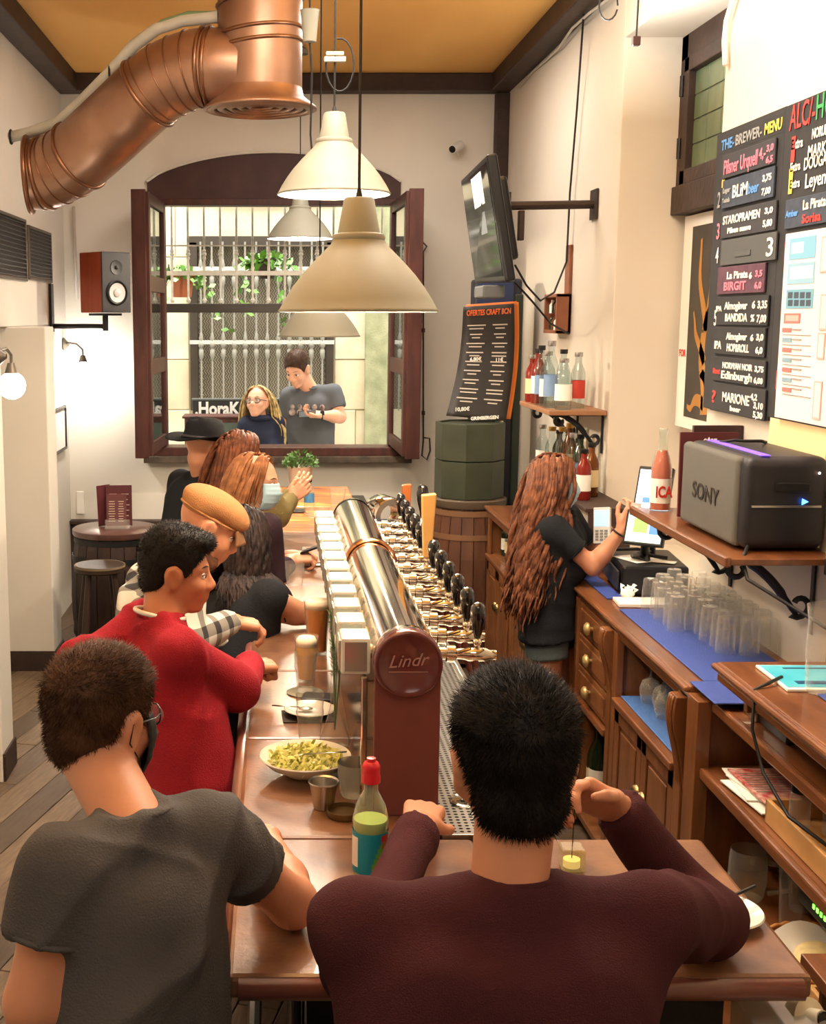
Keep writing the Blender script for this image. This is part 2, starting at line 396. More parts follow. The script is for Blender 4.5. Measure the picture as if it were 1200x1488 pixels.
def hand_parts(wr, d, nrm, curl=.5, thumb=1, s=1.0, h=.0035, spread=.06, curls=None):
    """wrist, finger direction, back-of-hand normal; thumb=+1/-1 picks the side"""
    d = V(d).normalized(); nrm = (V(nrm)-d*V(nrm).dot(d)).normalized(); sd = d.cross(nrm)*thumb
    S = SDF(.0032); S2 = SDF(.0022)
    ks = []
    for i in range(4):
        o = (1.5-i)*.0205*s; kn = wr+d*(.086-abs(i-1)*.004)*s+sd*o+nrm*(.004-abs(i-1.5)*.002)*s
        S.rc(wr+sd*o*.55-nrm*.002, kn, .0155*s, .0115*s); S.rc(wr+sd*o*.5-nrm*.008*s, kn-nrm*.004*s, .013*s, .010*s); ks.append(kn)
    S.rc(wr-d*.02*s, wr+d*.012*s, .026*s, .024*s)
    LN = [.94,1.05,1.0,.80]
    for i, kn in enumerate(ks):
        c = (curls[i] if curls else curl*(1+.12*i)); dd = (d+sd*spread*(1.5-i)).normalized(); p = kn; nn = nrm
        rr = [.0090,.0082,.0074,.0062]; ang = [c*.75, c*1.0, c*.6]; ln = [.043,.026,.021]
        for j in range(3):
            a = ang[j]; dn = (dd*math.cos(a)-nn*math.sin(a)).normalized(); nn = (nn*math.cos(a)+dd*math.sin(a)).normalized(); dd = dn
            q = p+dd*ln[j]*LN[i]*s; S2.rc(p, q, rr[j]*s, rr[j+1]*s); p = q
    t0 = wr+d*.022*s+sd*.026*s-nrm*.006*s; t1 = t0+(d*.62+sd*.62-nrm*.35).normalized()*.036*s
    t2 = t1+(d*.88+sd*.25-nrm*.45*curl).normalized()*.031*s; t3 = t2+(d*.95-sd*.12-nrm*.5*curl).normalized()*.024*s
    S.rc(wr+d*.01, t0, .017*s, .016*s); S.rc(t0, t1, .0155*s, .0115*s); S2.rc(t1, t2, .0108*s, .0098*s); S2.rc(t2, t3, .0098*s, .0078*s)
    return [S.mesh(h), S2.mesh(h)]
def folds(v, f, amp, seed, freq=18, vert=.45):
    n = vnormals(v, f); r = np.random.default_rng(seed); o = np.zeros(len(v))
    for _ in range(7):
        k = r.normal(size=3); k /= np.linalg.norm(k); k[2] *= vert; ph = r.uniform(0, 6.28)
        o += np.sin(v@k*freq*r.uniform(.6,2.0)+ph+1.6*np.sin(v[:,(int(ph)%3)]*freq*.5+ph))
    q = np.zeros(len(v))
    for _ in range(4):
        k = r.normal(size=3); k /= np.linalg.norm(k); k[2] *= .5; ph = r.uniform(0, 6.28)
        q += np.clip(1-1.5*np.abs(np.sin(v@k*freq*r.uniform(.7,1.3)+ph+.9*np.sin(v[:,2]*9+ph))), 0, 1)**1.5*(.5+.5*np.sin(v@r.normal(size=3)*7+ph))
    o = o/3.2*.6+q*.95; o = np.where(o > 0, o, o*.5)
    return v+n*(o*amp)[:,None]
def short_hair(root, hc, R, s, m, n=9000, ln=.013, h=.006, top=.0, seed=1, back=1, low=0, label=None, fringe=0):
    S = SDF(.006*s); L = lambda x,y,z: hc+R@V((x*s,y*s,z*s))
    S.el(L(-.016,0,.042+top*.5), (.101*s,.0815*s,(.088+top)*s), R)
    S.el(L(-.052,0,-.018-low), (.052*s,.062*s,.060*s), R)
    if fringe: S.el(L(.055,0,.098), (.045*s,.055*s,.028*s), R)
    S.subel(L(.108,0,-.050), (.090*s,.14*s,(.128)*s), R)
    for q in (-1,1): S.subel(L(.006,.088*q,-.022), (.040*s,.024*s,.046*s), R)
    S.subel(L(-.03,0,-.145-low), (.12*s,.12*s,.075*s), R)
    v, f = S.mesh(h); nn = vnormals(v, f); r = np.random.default_rng(seed)
    q = (v-np.array(hc))@np.array(R); ok = np.nonzero((q[:,0] < .10*s))[0]
    fo = ((v-np.array(L(-.012,0,.03)))*nn).sum(1) > 0; ok = ok[fo[ok]]
    pick = r.choice(ok, n); p = v[pick]+r.normal(size=(n,3))*.0022; no = nn[pick]
    # comb direction: away from the crown, down the back and sides, forward on top
    lq = q[pick]; flow = np.stack([np.where(lq[:,2] > .07*s, .6, -.25), np.sign(lq[:,1])*.2, np.where(lq[:,2] > .07*s, .1, -1.0)], 1)@np.array(R).T
    d = no*r.uniform(.25,.8,(n,1))+flow*.75+r.normal(size=(n,3))*.28; d /= np.linalg.norm(d, axis=1)[:,None]
    l = ln*r.uniform(.6,1.3,(n,1))*(.75+.6*(lq[:,2:3] > .06*s)); sd = np.cross(d, no+.01); sd /= np.linalg.norm(sd, axis=1)[:,None]+1e-6; up = np.cross(d, sd)
    w_ = .0011
    base = p-no*.003; A = base+sd*w_; B = base-sd*w_*.5+up*w_*.87; D = base-sd*w_*.5-up*w_*.87; T = p+d*l
    vv = np.stack([A,B,D,T], 1).reshape(-1,3); k = np.arange(n)[:,None]*4
    ff = np.concatenate([k+[0,1,3,3], k+[1,2,3,3], k+[2,0,3,3]])
    o = np_obj('hair', v, f, m, root, label)
    me = bpy.data.meshes.new('hair_strands'); off = np.array(wl(root)); vv = vv-off
    ft = np.concatenate([k+[0,1,3], k+[1,2,3], k+[2,0,3]])
    o2 = np_obj('hair_strands', vv+off, ft, m, o); o2['kind'] = 'stuff'
    return o
def long_hair(root, hc, R, s, m, n=160, length=.5, rad=.008, wave=.012, freq=26, seed=3, steps=22, coll=(), ymin=-9, spread=.02, fall=(0,0,-1), front=.35):
    r = random.Random(seed); vs = MB(); inv = R.transposed(); c0 = hc+R@V((-.012*s,0,.035*s)); rad3 = V((.106*s,.086*s,.095*s))
    for i in range(n):
        while True:
            a = r.uniform(-math.pi, math.pi); z = r.uniform(-.55, .98)
            x = math.sqrt(1-z*z)*math.cos(a); y = math.sqrt(1-z*z)*math.sin(a)
            if x < front-.55*(.6-z)*(z < .6) or (z > .8 and x < .6): break
        dl = V((x, y, z)); p = c0+R@V((dl.x*rad3.x, dl.y*rad3.y, dl.z*rad3.z))
        side = 1 if y > 0 else -1; ll = length*r.uniform(.78,1.05); ds = ll/steps; ph = r.uniform(0, 6.28); fr = freq*r.uniform(.8,1.25)
        v = R@V((-.25 if z > 0 else -.1, side*.9, .0)); v = v+V((0,0,-.4)); pts = []; rs = []
        for k in range(steps+1):
            t = k/steps; pts.append(p.copy()); rs.append(rad*(.75+.5*math.sin(min(1,t*1.6)*math.pi*.5))*(1-.75*max(0,t-.55)/.45))
            wv = V((math.sin(fr*t*ll*2.2+ph), math.cos(fr*t*ll*2+ph*1.3), 0))*wave/ds*.09*min(1, t*3)*ll
            v = v.lerp(V(fall), .22).normalized(); p = p+(v+wv*3)*ds
            for ce, cr, cR in [(c0, rad3, R)]+list(coll):
                q = (p-ce); ql = cR.transposed()@q if cR is not None else q
                e = math.sqrt((ql.x/cr[0])**2+(ql.y/cr[1])**2+(ql.z/cr[2])**2)
                if e < 1.0:
                    ql = ql/max(e,.2)*(1+spread*r.random()); p = ce+(cR@ql if cR is not None else ql)
        vs.tube(pts, rs, 5, flat=.6)
    o = vs.build('hair', m, root, smooth='all', fix=False)
    return o
def person(label, hips, shL, shR, head, yaw, pitch=0, roll=0, elL=None, elR=None, wrL=None, wrR=None, handL=None, handR=None, skin=None, shirt=None, sleeve=1.0,
           pants=None, s=1.0, h=.009, seat=None, fat=1.0, female=False, amp=.006, neckline=.0, hem=0, face=True, legs=True, lname='shirt', seed=1, group=None, collar=False, sleevelabel=None, floor=0.0, legdir=None, shorts=False, eyes=(70,50,35), headscale=None):
    hips, shL, shR, head = V(hips), V(shL), V(shR), V(head); base = V((hips.x, hips.y, floor))
    root = thing('person', label, 'person', base, group); hs = headscale or s
    r = (shR-shL); rh = V((r.x, r.y, 0)).normalized(); rn = r.normalized(); f = V((0,0,1)).cross(rh); mid = (shL+shR)/2
    up = (mid-hips).normalized(); hc, R = head_frame(head, yaw, pitch, roll)
    nb = mid+up*.025*s+f*.005
    # --- skin: torso, neck, arms, legs as one field
    B = SDF(.009); cw = (shR-shL).length/2
    def torso(S, g, k=1.0):
        for q in (-1,1):
            S.rc(hips+rh*.075*s*q, mid+rn*(cw-.105*s)*q-up*.10*s, (.105*fat*s)*k+g, (.108*s)*k+g)
            S.rc(mid+rn*.035*s*q+up*.015*s, mid+rn*(cw-.03*s)*q-up*.005, .044*s+g, .050*s+g)
            S.rc(mid+rn*(cw-.06*s)*q-up*.09*s, mid+rn*(cw-.01)*q-up*.03*s, .07*s+g, .052*s+g)
            if female: S.el(mid+rn*.07*s*q-up*.19*s+f*.095*s, (.055*s+g,)*3)
        S.rc(hips+f*.01, mid-up*.12*s+f*.01, .105*fat*s+g, .11*s+g)
    torso(B, -.004)
    for q in (-1,1): B.rc(hips+rh*.08*s*q, hips+rh*.085*s*q-V((0,0,.03)), .10*s)
    hnds = []; arms = []
    for q, sh, el, wr, hd in ((-1, shL, elL, wrL, handL), (1, shR, elR, wrR, handR)):
        if el is None: el = sh+V((0,0,-.29*s))+rh*.05*q; 
        if wr is None: wr = el+V((0,0,-.25*s))+f*.05
        el, wr = V(el), V(wr); arms.append((q, sh, el, wr))
        B.rc(sh, el, (.046 if female else .052)*s, (.036 if female else .044)*s); B.rc(el, el.lerp(wr,.3), (.037 if female else .044)*s, (.038 if female else .045)*s); B.rc(el.lerp(wr,.3), wr, (.038 if female else .045)*s, .027*s)
        hd = hd or {}
        hnds += hand_parts(wr, hd.get('d', (wr-el)), hd.get('n', f), hd.get('curl', .55), hd.get('t', -q), s*hd.get('s',1), min(.0045, h*.6), curls=hd.get('curls'), spread=hd.get('sp',.06))
    LG = []
    if legs:
        ld = V(legdir).normalized() if legdir else f
        for q in (-1,1):
            hp = hips+rh*.09*s*q-V((0,0,.02))
            if seat: kn = hp+ld*.40*s+rh*.05*q+V((0,0,.0)); an = kn+V((0,0,-.34*s))-ld*.05
            else:
                an = V((hp.x+rh.x*.02*q, hp.y+rh.y*.02*q, floor+.085)); kn = hp.lerp(an, .5)+ld*.03
            B.rc(hp, kn, .082*s, .056*s); B.rc(kn, kn.lerp(an,.35), .054*s, .054*s); B.rc(kn.lerp(an,.35), an, .052*s, .034*s)
            LG.append((q, hp, kn, an, ld))
    HS = head_sdf(hc, R, hs, nb, female)
    bv, bf = B.mesh(h)
    np_obj('body', *join_meshes([(bv, bf), HS.mesh(min(h*.62, .0055))]+hnds), skin, root)
    if face:
        for q in (-1,1):
            e = MB(); ce = hc+R@V((.073*hs,.031*q*hs,.005*hs)); e.ball(ce, .0125*hs, 12, 8); eo = e.build('eye', mat('eye_white', (225,218,210), .2), root, smooth='all')
            e = MB(); e.ball(ce+R@V((.0085*hs,0,0)), .0062*hs, 10, 6); e.build('iris', mat('iris%d'%eyes[0], eyes, .15), eo, smooth='all')
            bw = MB(); bw.tube([hc+R@V((x*hs,y*q*hs,z*hs)) for x,y,z in ((.089,.013,.031),(.083,.032,.036),(.068,.049,.030))], [.0025,.0042,.002], 6, flat=.5)
            bw.build('eyebrow', mat('brow_hair', (42,30,22), .8), root, smooth='all')
            ld_ = MB(); ld_.tube([hc+R@V((x*hs,y*q*hs,z*hs)) for x,y,z in ((.081,.016,.006),(.0855,.031,.0125),(.074,.045,.008))], [.002,.003,.0018], 6)
            ld_.build('eyelid', mat('lid_skin', (112,74,58), .6), root, smooth='all')
        lp = MB()
        for z, q in ((-.055,1),(-.066,1)):
            lp.tube([hc+R@V((x*hs,y*hs,(z+dz)*hs)) for x,y,dz in ((.083,-.021,-.003),(.091,-.009,.002),(.0935,0,0),(.091,.009,.002),(.083,.021,-.003))], [.001,.0042,.0048,.0042,.001], 6)
        lp.build('lips', mat('lip_skin', (160,92,80), .5), root, smooth='all')
    # --- shirt
    T = SDF(.012); g = .010; torso(T, g)
    for q in (-1,1):
        T.rc(hips+rh*.085*s*q-V((0,0,.02)), hips+rh*.09*s*q-up*(-.05)+V((0,0,-.06-hem)), .105*fat*s+g, (.122 if hem else .108)*fat*s+g, True)
    for q, sh, el, wr in arms:
        if sleeve >= .97: T.rc(sh, el, .056*s+g, .048*s+g); T.rc(el, el.lerp(wr, .97 if sleeve <= 1 else sleeve-1), .048*s+g, .030*s+g*1.2, True)
        else: T.rc(sh, sh.lerp(el, sleeve), .055*s+g, (.046 if female else .053)*s+g, True)
    T.rc(nb-up*.05*s, nb+up*.010*s, .070*s, .062*s); T.subel(nb+up*.092*s+f*.016, (.112*s+neckline, .112*s+neckline, .058*s), None)
    v, fa = T.mesh(h); v = folds(v, fa, amp, seed); v = relax(v, fa, 1, .4)
    so = np_obj(lname, v, fa, shirt, root)
    # neckband
    nm = MB(); pts = []
    for i in range(20):
        a = 2*math.pi*i/20; pts.append(nb+up*.030*s+rh*math.cos(a)*(.064*s+neckline)+f*(math.sin(a)*(.062*s+neckline)+.006)+up*(-.016*math.sin(a)))
    nm.tube(pts, .006, 6, closed=True); nm.build('neckband', shirt, so, smooth='all')
    if sleeve < .97:
        for q, sh, el, wr in arms:
            e = sh.lerp(el, sleeve); dd = (el-sh).normalized(); u_, w_ = ortho(dd); c = MB(); rr = (.0465 if female else .0535)*s+g
            c.tube([e-dd*.004+(u_*math.cos(a)+w_*math.sin(a))*rr for a in [2*math.pi*i/22 for i in range(22)]], .005, 6, closed=True); c.build('sleeve_hem', shirt, so, smooth='all')
    if pants and legs:
        Q = SDF(.012); g = .012
        for q in (-1,1): Q.rc(hips+rh*.07*s*q+V((0,0,.03 if not shorts else -.02)), hips+rh*.085*s*q-V((0,0,.03)), (.100 if not shorts else .092)*fat*s+g, (.1 if not shorts else .092)*s+g)
        for q, hp, kn, an, ld in LG:
            if shorts: Q.rc(hp, hp.lerp(kn, .34), .082*s+g, .082*s+g, True)
            else: Q.rc(hp, kn, .085*s+g, .062*s+g); Q.rc(kn, an, .062*s+g, .048*s+g, True)
        v, fa = Q.mesh(h*1.1); v = folds(v, fa, .005, seed+5); np_obj('trousers' if not shorts else 'shorts', v, fa, pants, root)
        for q, hp, kn, an, ld in LG:
            F = SDF(.008); F.rc(an-V((0,0,.035)), an+ld*.15-V((0,0,.05)), .042, .034); F.rc(an-ld*.02-V((0,0,.045)), an+ld*.04, .036, .04)
            np_obj('shoe', *F.mesh(.011), mat('shoe_leather', (40,34,32), .5), root)
    elif legs:
        pass
    return root, hc, R, f, rh, up, mid
def eyeglasses(root, hc, R, s, m, r=.021, w_=.0016):
    L = lambda x,y,z: hc+R@V((x*s,y*s,z*s)); g = MB()
    for q in (-1,1):
        g.tube([L(.097-.06*abs(math.cos(a)*.2), q*.033+math.cos(a)*.024, .004+math.sin(a)*.018) for a in [2*math.pi*i/18 for i in range(18)]], w_, 6, closed=True)
        g.tube([L(.085, q*.057, .010), L(.05, q*.077, .010), L(-.005, q*.083, .010), L(-.024, q*.086, -.008)], w_, 6)
    g.tube([L(.096,-.009,.006), L(.10,0,.009), L(.096,.009,.006)], w_, 6); o = g.build('eyeglasses', m, root, smooth='all')
    for q in (-1,1):
        e = MB(); e.prism([L(.094, q*.033+math.cos(a)*.022, .004+math.sin(a)*.0165) for a in [2*math.pi*i/16 for i in range(16)]], R@V((.001,0,0))); e.build('lens', M_glass, o)
    return o
def face_mask(root, hc, R, s, m, strap):
    L = lambda x,y,z: hc+R@V((x*s,y*s,z*s)); k = MB()
    def fn(u, v):
        a = (u-.5)*2.1; z = .012-.115*v; bul = .010*math.sin(math.pi*v)+(.016 if v < .5 else .012)*math.cos(a*1.2)*max(0,1-abs(v-.35)*2)
        rr = .088+bul-(.022*max(0, v-.75)*4*.6); pl = .0016*math.sin(v*38)
        return L((rr+pl)*math.cos(a)+.004-.012*(1-math.cos(a)), (.068+bul*.4-.02*max(0,v-.7))*math.sin(a)*1.05, z)
    k.grid(fn, 16, 22); o = k.build('face_mask', m, root, smooth='all', solid=.0018)
    t = MB()
    for q in (-1,1):
        t.tube([L(.042,q*.064,.004), L(.012,q*.080,.018), L(-.018,q*.090,.012), L(-.022,q*.088,-.02)], .0014, 5)
        t.tube([L(.040,q*.060,-.085), L(.01,q*.078,-.052), L(-.022,q*.088,-.02)], .0014, 5)
    t.build('ear_loop', strap, o, smooth='all'); return o
def mkphone(label, c, u, v_, m_scr, size=(.072,.148,.009), name='smartphone', cat='phone'):
    u = V(u).normalized(); v_ = (V(v_)-u*V(v_).dot(u)).normalized(); n = u.cross(v_); R = Matrix((u, v_, n)).transposed(); c = V(c)
    t = thing(name, label, cat, c); b = MB(); b.box(c, size, R); b.build('casing', M_black, t, bevel=.003)
    q = MB(); q.box(c+n*(size[2]/2+.0004), (size[0]*.9, size[1]*.9, .0008), R); q.build('screen', m_scr, t); return t, R, n

# ================================================================ THE SETTING
YB = 9.70; XL = -1.62; XR = 1.75; ZC = 4.0
b = MB(); b.bb(-3.2, 2.0, -2.2, YB+.4, -.12, -.03); floor = struct(b.build('floor', M_floor3))
# diagonal floor boards, each its own piece
d0 = PZ(0,1232,0); d1 = PZ(116,1128,0); fa = math.atan2(d1.y-d0.y, d1.x-d0.x)
pm = []
for m_ in (M_floor, M_floor2, M_floor3):
    q = MB(); q.box((0,0,-.012), (1.58, .138, .03)); o = q.build('plank', m_, None, bevel=.003); pm.append(o)
used = [False]*3; n = 0
cx, cy = -.7, 5.8
for i in range(-30, 31):
    for j in range(-4, 5):
        lx = j*1.585+(.53*(i%3)); ly = i*.1415
        x = cx+lx*math.cos(fa)-ly*math.sin(fa); y = cy+lx*math.sin(fa)+ly*math.cos(fa)
        if not (-2.2 < x < .2 and 1.7 < y < 9.2): continue
        k = random.choice((0,0,1,2)); o = pm[k] if not used[k] else pm[k].copy()
        if used[k]: C.objects.link(o)
        used[k] = True; o.location = (x, y, random.uniform(-.001,.001)); o.rotation_euler.z = fa; o.parent = floor; n += 1
b = MB(); b.bb(-3.2, 2.0, -2.2, YB+.4, ZC, ZC+.1); struct(b.build('ceiling', M_ceil))
# back wall round the window opening
OX0, OX1 = P(240,470,YB).x-.03, P(567,470,YB).x+.03; OZ0 = P(400,648,YB).z; OZ1 = P(400,293,YB).z
WT = .42
b = MB(); b.bb(-3.2, OX0, YB, YB+WT, -.1, ZC+.1); b.bb(OX1, 2.2, YB, YB+WT, -.1, ZC+.1); b.bb(OX0, OX1, YB, YB+WT, -.1, OZ0-.05); b.bb(OX0, OX1, YB, YB+WT, OZ1, ZC+.1)
struct(b.build('wall_back', M_wallL))
# left wall with the passage opening and the thick jamb
ZJ = P(40,475,7.6).z; XJ = P(75,800,7.6).x
b = MB(); b.bb(XL-.2, XL, -2.2, YB, ZJ, ZC+.1); b.bb(XL-.2, XL, 7.85, YB, -.1, ZJ); b.bb(XL-.2, XL, -2.2, 5.95, -.1, ZJ)
b.bb(-2.4, XJ, 7.6, 7.88, -.1, ZJ); struct(b.build('wall_left', M_wallL, bevel=.008))
b = MB(); b.bb(-2.4, P(7,700,5.95).x, 5.7, 5.95, -.1, ZJ); struct(b.build('wall_left_pier', M_wallL, bevel=.008))
b = MB(); b.bb(-2.5, -2.4, -2.2, YB, -.1, ZC); struct(b.build('wall_passage', M_wall))
def skirting(name, x0, x1, y0, y1, h=.13):
    q = MB(); q.bb(x0, x1, y0, y1, 0, h); q.bb(x0, x1, y0, y1, h, h+.012); struct(q.build(name, M_beam, bevel=.004))
skirting('baseboard_left', -2.4, XJ+.015, 7.585, 7.6, .12); skirting('baseboard_jamb', XJ, XJ+.015, 7.585, 7.89, .12)
skirting('baseboard_pier', -2.4, P(7,700,5.95).x+.012, 5.95, 5.965, .12); skirting('baseboard_pier_side', P(7,700,5.95).x, P(7,700,5.95).x+.012, 5.7, 5.96)
skirting('baseboard_back', -1.6, 1.7, YB-.02, YB)
# right wall with the high window niche
NY0, NY1, NZ0, NZ1 = 5.03, 6.5, 2.75, 3.6
XN = XR+.34
b = MB(); b.bb(XR, XR+.5, -2.2, NY0, -.1, ZC+.1); b.bb(XR, XR+.5, NY1, YB, -.1, ZC+.1)
b.bb(XN+.05, XR+.5, NY0, NY1, -.1, ZC+.1); b.bb(XR, XN+.06, NY0, NY1, -.1, 1.02); b.bb(XR, XN+.06, NY0, NY1, NZ1, ZC+.1)
struct(b.build('wall_right', M_wall, bevel=.006))
b = MB(); b.bb(-3.2, 2.2, -2.3, -2.2, -.1, ZC); struct(b.build('wall_front', M_wall))
# ceiling beams
zb = P(400,137,YB).z
for i, (x0,x1,y0,y1,z0,z1) in enumerate([(XL, XR, YB-.16, YB, zb, ZC), (XR-.15, XR, -2, YB-.16, zb, ZC), (XL, XL+.15, -2, YB-.16, zb, ZC), (XR-.10, XR, YB-.10, YB, 1.5, zb)]):
    q = MB(); q.bb(x0,x1,y0,y1,z0,z1); struct(q.build('trim_%d'%(i+1), M_beam, bevel=.008))
# wooden panel low on the back wall
zd = P(180,756,YB).z
b = MB(); b.bb(XL, XR-.1, YB-.05, YB, .14, zd-.02); b.bb(XL, XR-.1, YB-.09, YB, zd-.02, zd+.01); struct(b.build('trim_5', M_beam, bevel=.005))

# ---------------------------------------------------------------- back window
win = struct(thing('window_1', None, None, ((OX0+OX1)/2, YB, OZ0)))
def part(name, m, parent, *boxes, bevel=.004, **k):
    q = MB()
    for bx in boxes: q.bb(*bx)
    return q.build(name, m, parent, bevel=bevel, **k)
part('jamb', M_red_wood, win, (OX0-.03, OX0+.035, YB-.03, YB+.12, OZ0-.1, OZ1)); part('jamb', M_red_wood, win, (OX1-.035, OX1+.03, YB-.03, YB+.12, OZ0-.1, OZ1))
part('sill', M_red_wood, win, (OX0-.12, OX1+.12, YB-.10, YB+.14, P(400,663,YB-.1).z, OZ0), bevel=.008)
part('sill_apron', mat('weathered_ledge', (96,84,72), .8, rgb2=(60,52,44), scale=12), win, (OX0-.14, OX1+.14, YB-.14, YB, P(400,673,YB-.14).z, P(400,663,YB-.12).z))
zh = OZ1
part('head_rail', M_red_wood, win, (OX0, OX1, YB-.03, YB+.12, zh-.03, zh+.02))
# segmental arched board over the opening
ap = []; xa, xb_ = P(214,270,YB).x, P(582,270,YB).x; zs = P(214,264,YB).z; zt = P(400,221,YB).z
for i in range(25):
    t = i/24; ap.append(V((xa+(xb_-xa)*t, YB-.025, zs+(zt-zs)*(1-(2*t-1)**2)**.75)))
ap = [V((xa, YB-.025, zh))]+ap+[V((xb_, YB-.025, zh))]
q = MB(); q.prism(ap, (0,.05,0)); q.build('arched_lintel', mat('dark_plum_wood', (74,46,44), .6, rgb2=(58,34,32), scale=5), win)
q = MB(); q.tube([p+V((0,-.004,0)) for p in ap[1:-1]], .012, 6); q.build('lintel_edge', M_wallL, win)
# casement leaves swung into the room, three panes each
zL1 = P(193,277,8.75).z; zL0 = P(202,664,8.75).z
def leaf(side, hx, hy, ex, ey):
    lf = struct(thing('window_2' if side < 0 else 'window_3', None, None, (hx, hy, zL0)))
    d = V((ex-hx, ey-hy, 0)); Wd = d.length; d.normalize(); nrm = V((-d.y, d.x, 0)); R = Matrix((d, nrm, V((0,0,1)))).transposed(); o = V((hx,hy,0))
    def bx(q, s0, s1, z0, z1, t=.045, off=0): q.box(o+d*(s0+s1)/2+nrm*off+V((0,0,(z0+z1)/2)), (s1-s0, t, z1-z0), R)
    H = zL1-zL0; r = [zL0, zL0+.09, zL0+H*.31, zL0+H*.37, zL0+H*.63, zL0+H*.69, zL1-.08, zL1]
    for s0, s1 in ((0,.07),(Wd-.08,Wd)): q = MB(); bx(q, s0, s1, zL0, zL1); q.build('stile', M_red_wood, lf, bevel=.004)
    for z0, z1 in ((r[0],r[1]),(r[2],r[3]),(r[4],r[5]),(r[6],r[7])): q = MB(); bx(q, .07, Wd-.08, z0, z1, .04); q.build('rail', M_red_wood, lf, bevel=.004)
    for z0, z1 in ((r[1],r[2]),(r[3],r[4]),(r[5],r[6])): q = MB(); bx(q, .07, Wd-.08, z0, z1, .006); q.build('pane', glass('pane_glass', (225,235,230), .02, 1.9), lf)
    off = .075*side*-1
    # solid inner shutter folded behind the leaf, towards the wall
    sd = -side*0+ (1 if nrm.x*side > 0 else -1)
    q = MB(); bx(q, 0, Wd, zL0-.01, zL1+.01, .03, off=sd*.065); bx(q, Wd-.02, Wd+.015, zL0-.015, zL1+.015, .10, off=sd*.05)
    for z0, z1 in ((r[1],r[2]),(r[3],r[6])): bx(q, .10, Wd-.12, z0, z1, .012, off=sd*.087)
    q.build('shutter_board', M_red_wood, lf, bevel=.004)
    for z in (zL0+.25, zL1-.25): q = MB(); q.cyl(o+V((0,0,z-.04))+nrm*sd*.03, o+V((0,0,z+.04))+nrm*sd*.03, .012, n=10); q.build('hinge', M_iron, lf)
leaf(-1, OX0+.02, YB-.02, P(214,460,8.8).x, 8.80); leaf(1, OX1-.02, YB-.02, P(592,460,8.75).x, 8.75)
# ironwork on the outside of the window
M_bars = mat('pale_grey_painted_iron', (196,192,182), .5, var=.12, scale=20, bump=.2)
gy = YB+WT+.06; gr = thing('window_grille', 'pale grey iron grille with turned collars filling the upper half of the back window', 'grille', (0, gy, P(400,445,gy).z))
zg1 = P(400,296,gy).z; zg0 = P(400,440,gy).z; zr1 = P(400,357,gy).z; zr2 = P(400,397,gy).z
xs = [P(250+23.4*i, 400, gy).x for i in range(14)]
def baluster(q, x, y, z0, z1, k=1):
    pr = []; H = z1-z0
    for t, r in ((0,.013),(.04,.019),(.07,.011),(.10,.008),(.30,.010),(.55,.012),(.66,.009),(.69,.016),(.72,.011),(.75,.021),(.78,.012),(.80,.017),(.83,.009),(1,.009)): pr.append((r*k, z0+H*t))
    q.lathe(pr, (x,y,0), 8)
for x in xs: q = MB(); baluster(q, x, gy, zg0, zr1+.06); q.cyl((x,gy,zr1), (x,gy,zg1), .009, n=8); q.build('bar', M_bars, gr, smooth=True)
for z, h in ((zr1,.012),(zr2,.035),(zg1,.02)): q = MB(); q.bb(xs[0]-.12, xs[-1]+.1, gy-.010, gy+.010, z-h/2, z+h/2); q.build('rail', M_bars, gr)
tz = P(400,447,gy-.1).z; q = MB(); q.bb(OX0, OX1, gy-.25, gy-.15, tz-.04, tz+.03); q.build('transom', mat('dark_transom', (44,40,34), .6), gr, bevel=.004)
for x_, (px, pz) in enumerate(((265,432),(388,405))):
    c = P(px, pz, gy+.2); k = 1 if x_ == 0 else .8
    t = thing('potted_plant', ('terracotta flower pot with a green trailing plant behind the left end of the window grille' if x_ == 0 else 'small dark pot of leafy green plant behind the middle of the window grille'), 'plant', c)
    q = MB(); q.lathe([(0,0),(.075*k,0),(.10*k,.17*k),(.112*k,.17*k),(.112*k,.20*k),(.095*k,.20*k),(.09*k,.17*k),(0,.17*k)], c, 20); q.build('pot', mat('terracotta', (164,96,66), .8, var=.1) if x_ == 0 else mat('dark_pot', (60,50,42), .7), t, smooth=True)
    q = MB(); q.tube([c+V((-.1*k,0,.19*k)), c+V((-.1*k,-.12,.26)), c+V((-.1*k,-.16,.2))], .005, 6); q.build('hook', M_iron, t)
    q = MB(); st_ = MB(); rr = random.Random(5+x_)
    for i in range(26):
        a = rr.uniform(0, 6.28); L_ = rr.uniform(.12,.26)*(1 if i % 4 else 2.1); p = c+V((math.cos(a)*.03, math.sin(a)*.03, .19*k)); pts = [p]; v = V((math.cos(a)*.6, math.sin(a)*.5, 1.0))
        for j in range(5): v += V((math.cos(a)*.14, 0, -.42 if i % 4 else -.75)); pts.append(pts[-1]+v*L_/6)
        st_.tube(pts, .0025, 4)
        for p2 in pts[2:]:
            for s_ in (-1,1):
                u_ = V((rr.uniform(-1,1), rr.uniform(-.6,.6), rr.uniform(-.5,.6))).normalized(); w_ = u_.orthogonal().normalized()*.028; u_ *= rr.uniform(.05,.085)
                q.add([p2, p2+u_*.5+w_, p2+u_, p2+u_*.5-w_], [(0,1,2),(0,2,3)])
    st_.build('stem', mat('plant_stem', (70,110,40), .7), t); o = q.build('foliage', mat('bright_leaf', (112,160,60), .5, rgb2=(80,130,44), scale=20), t, fix=False); o['kind'] = 'stuff'

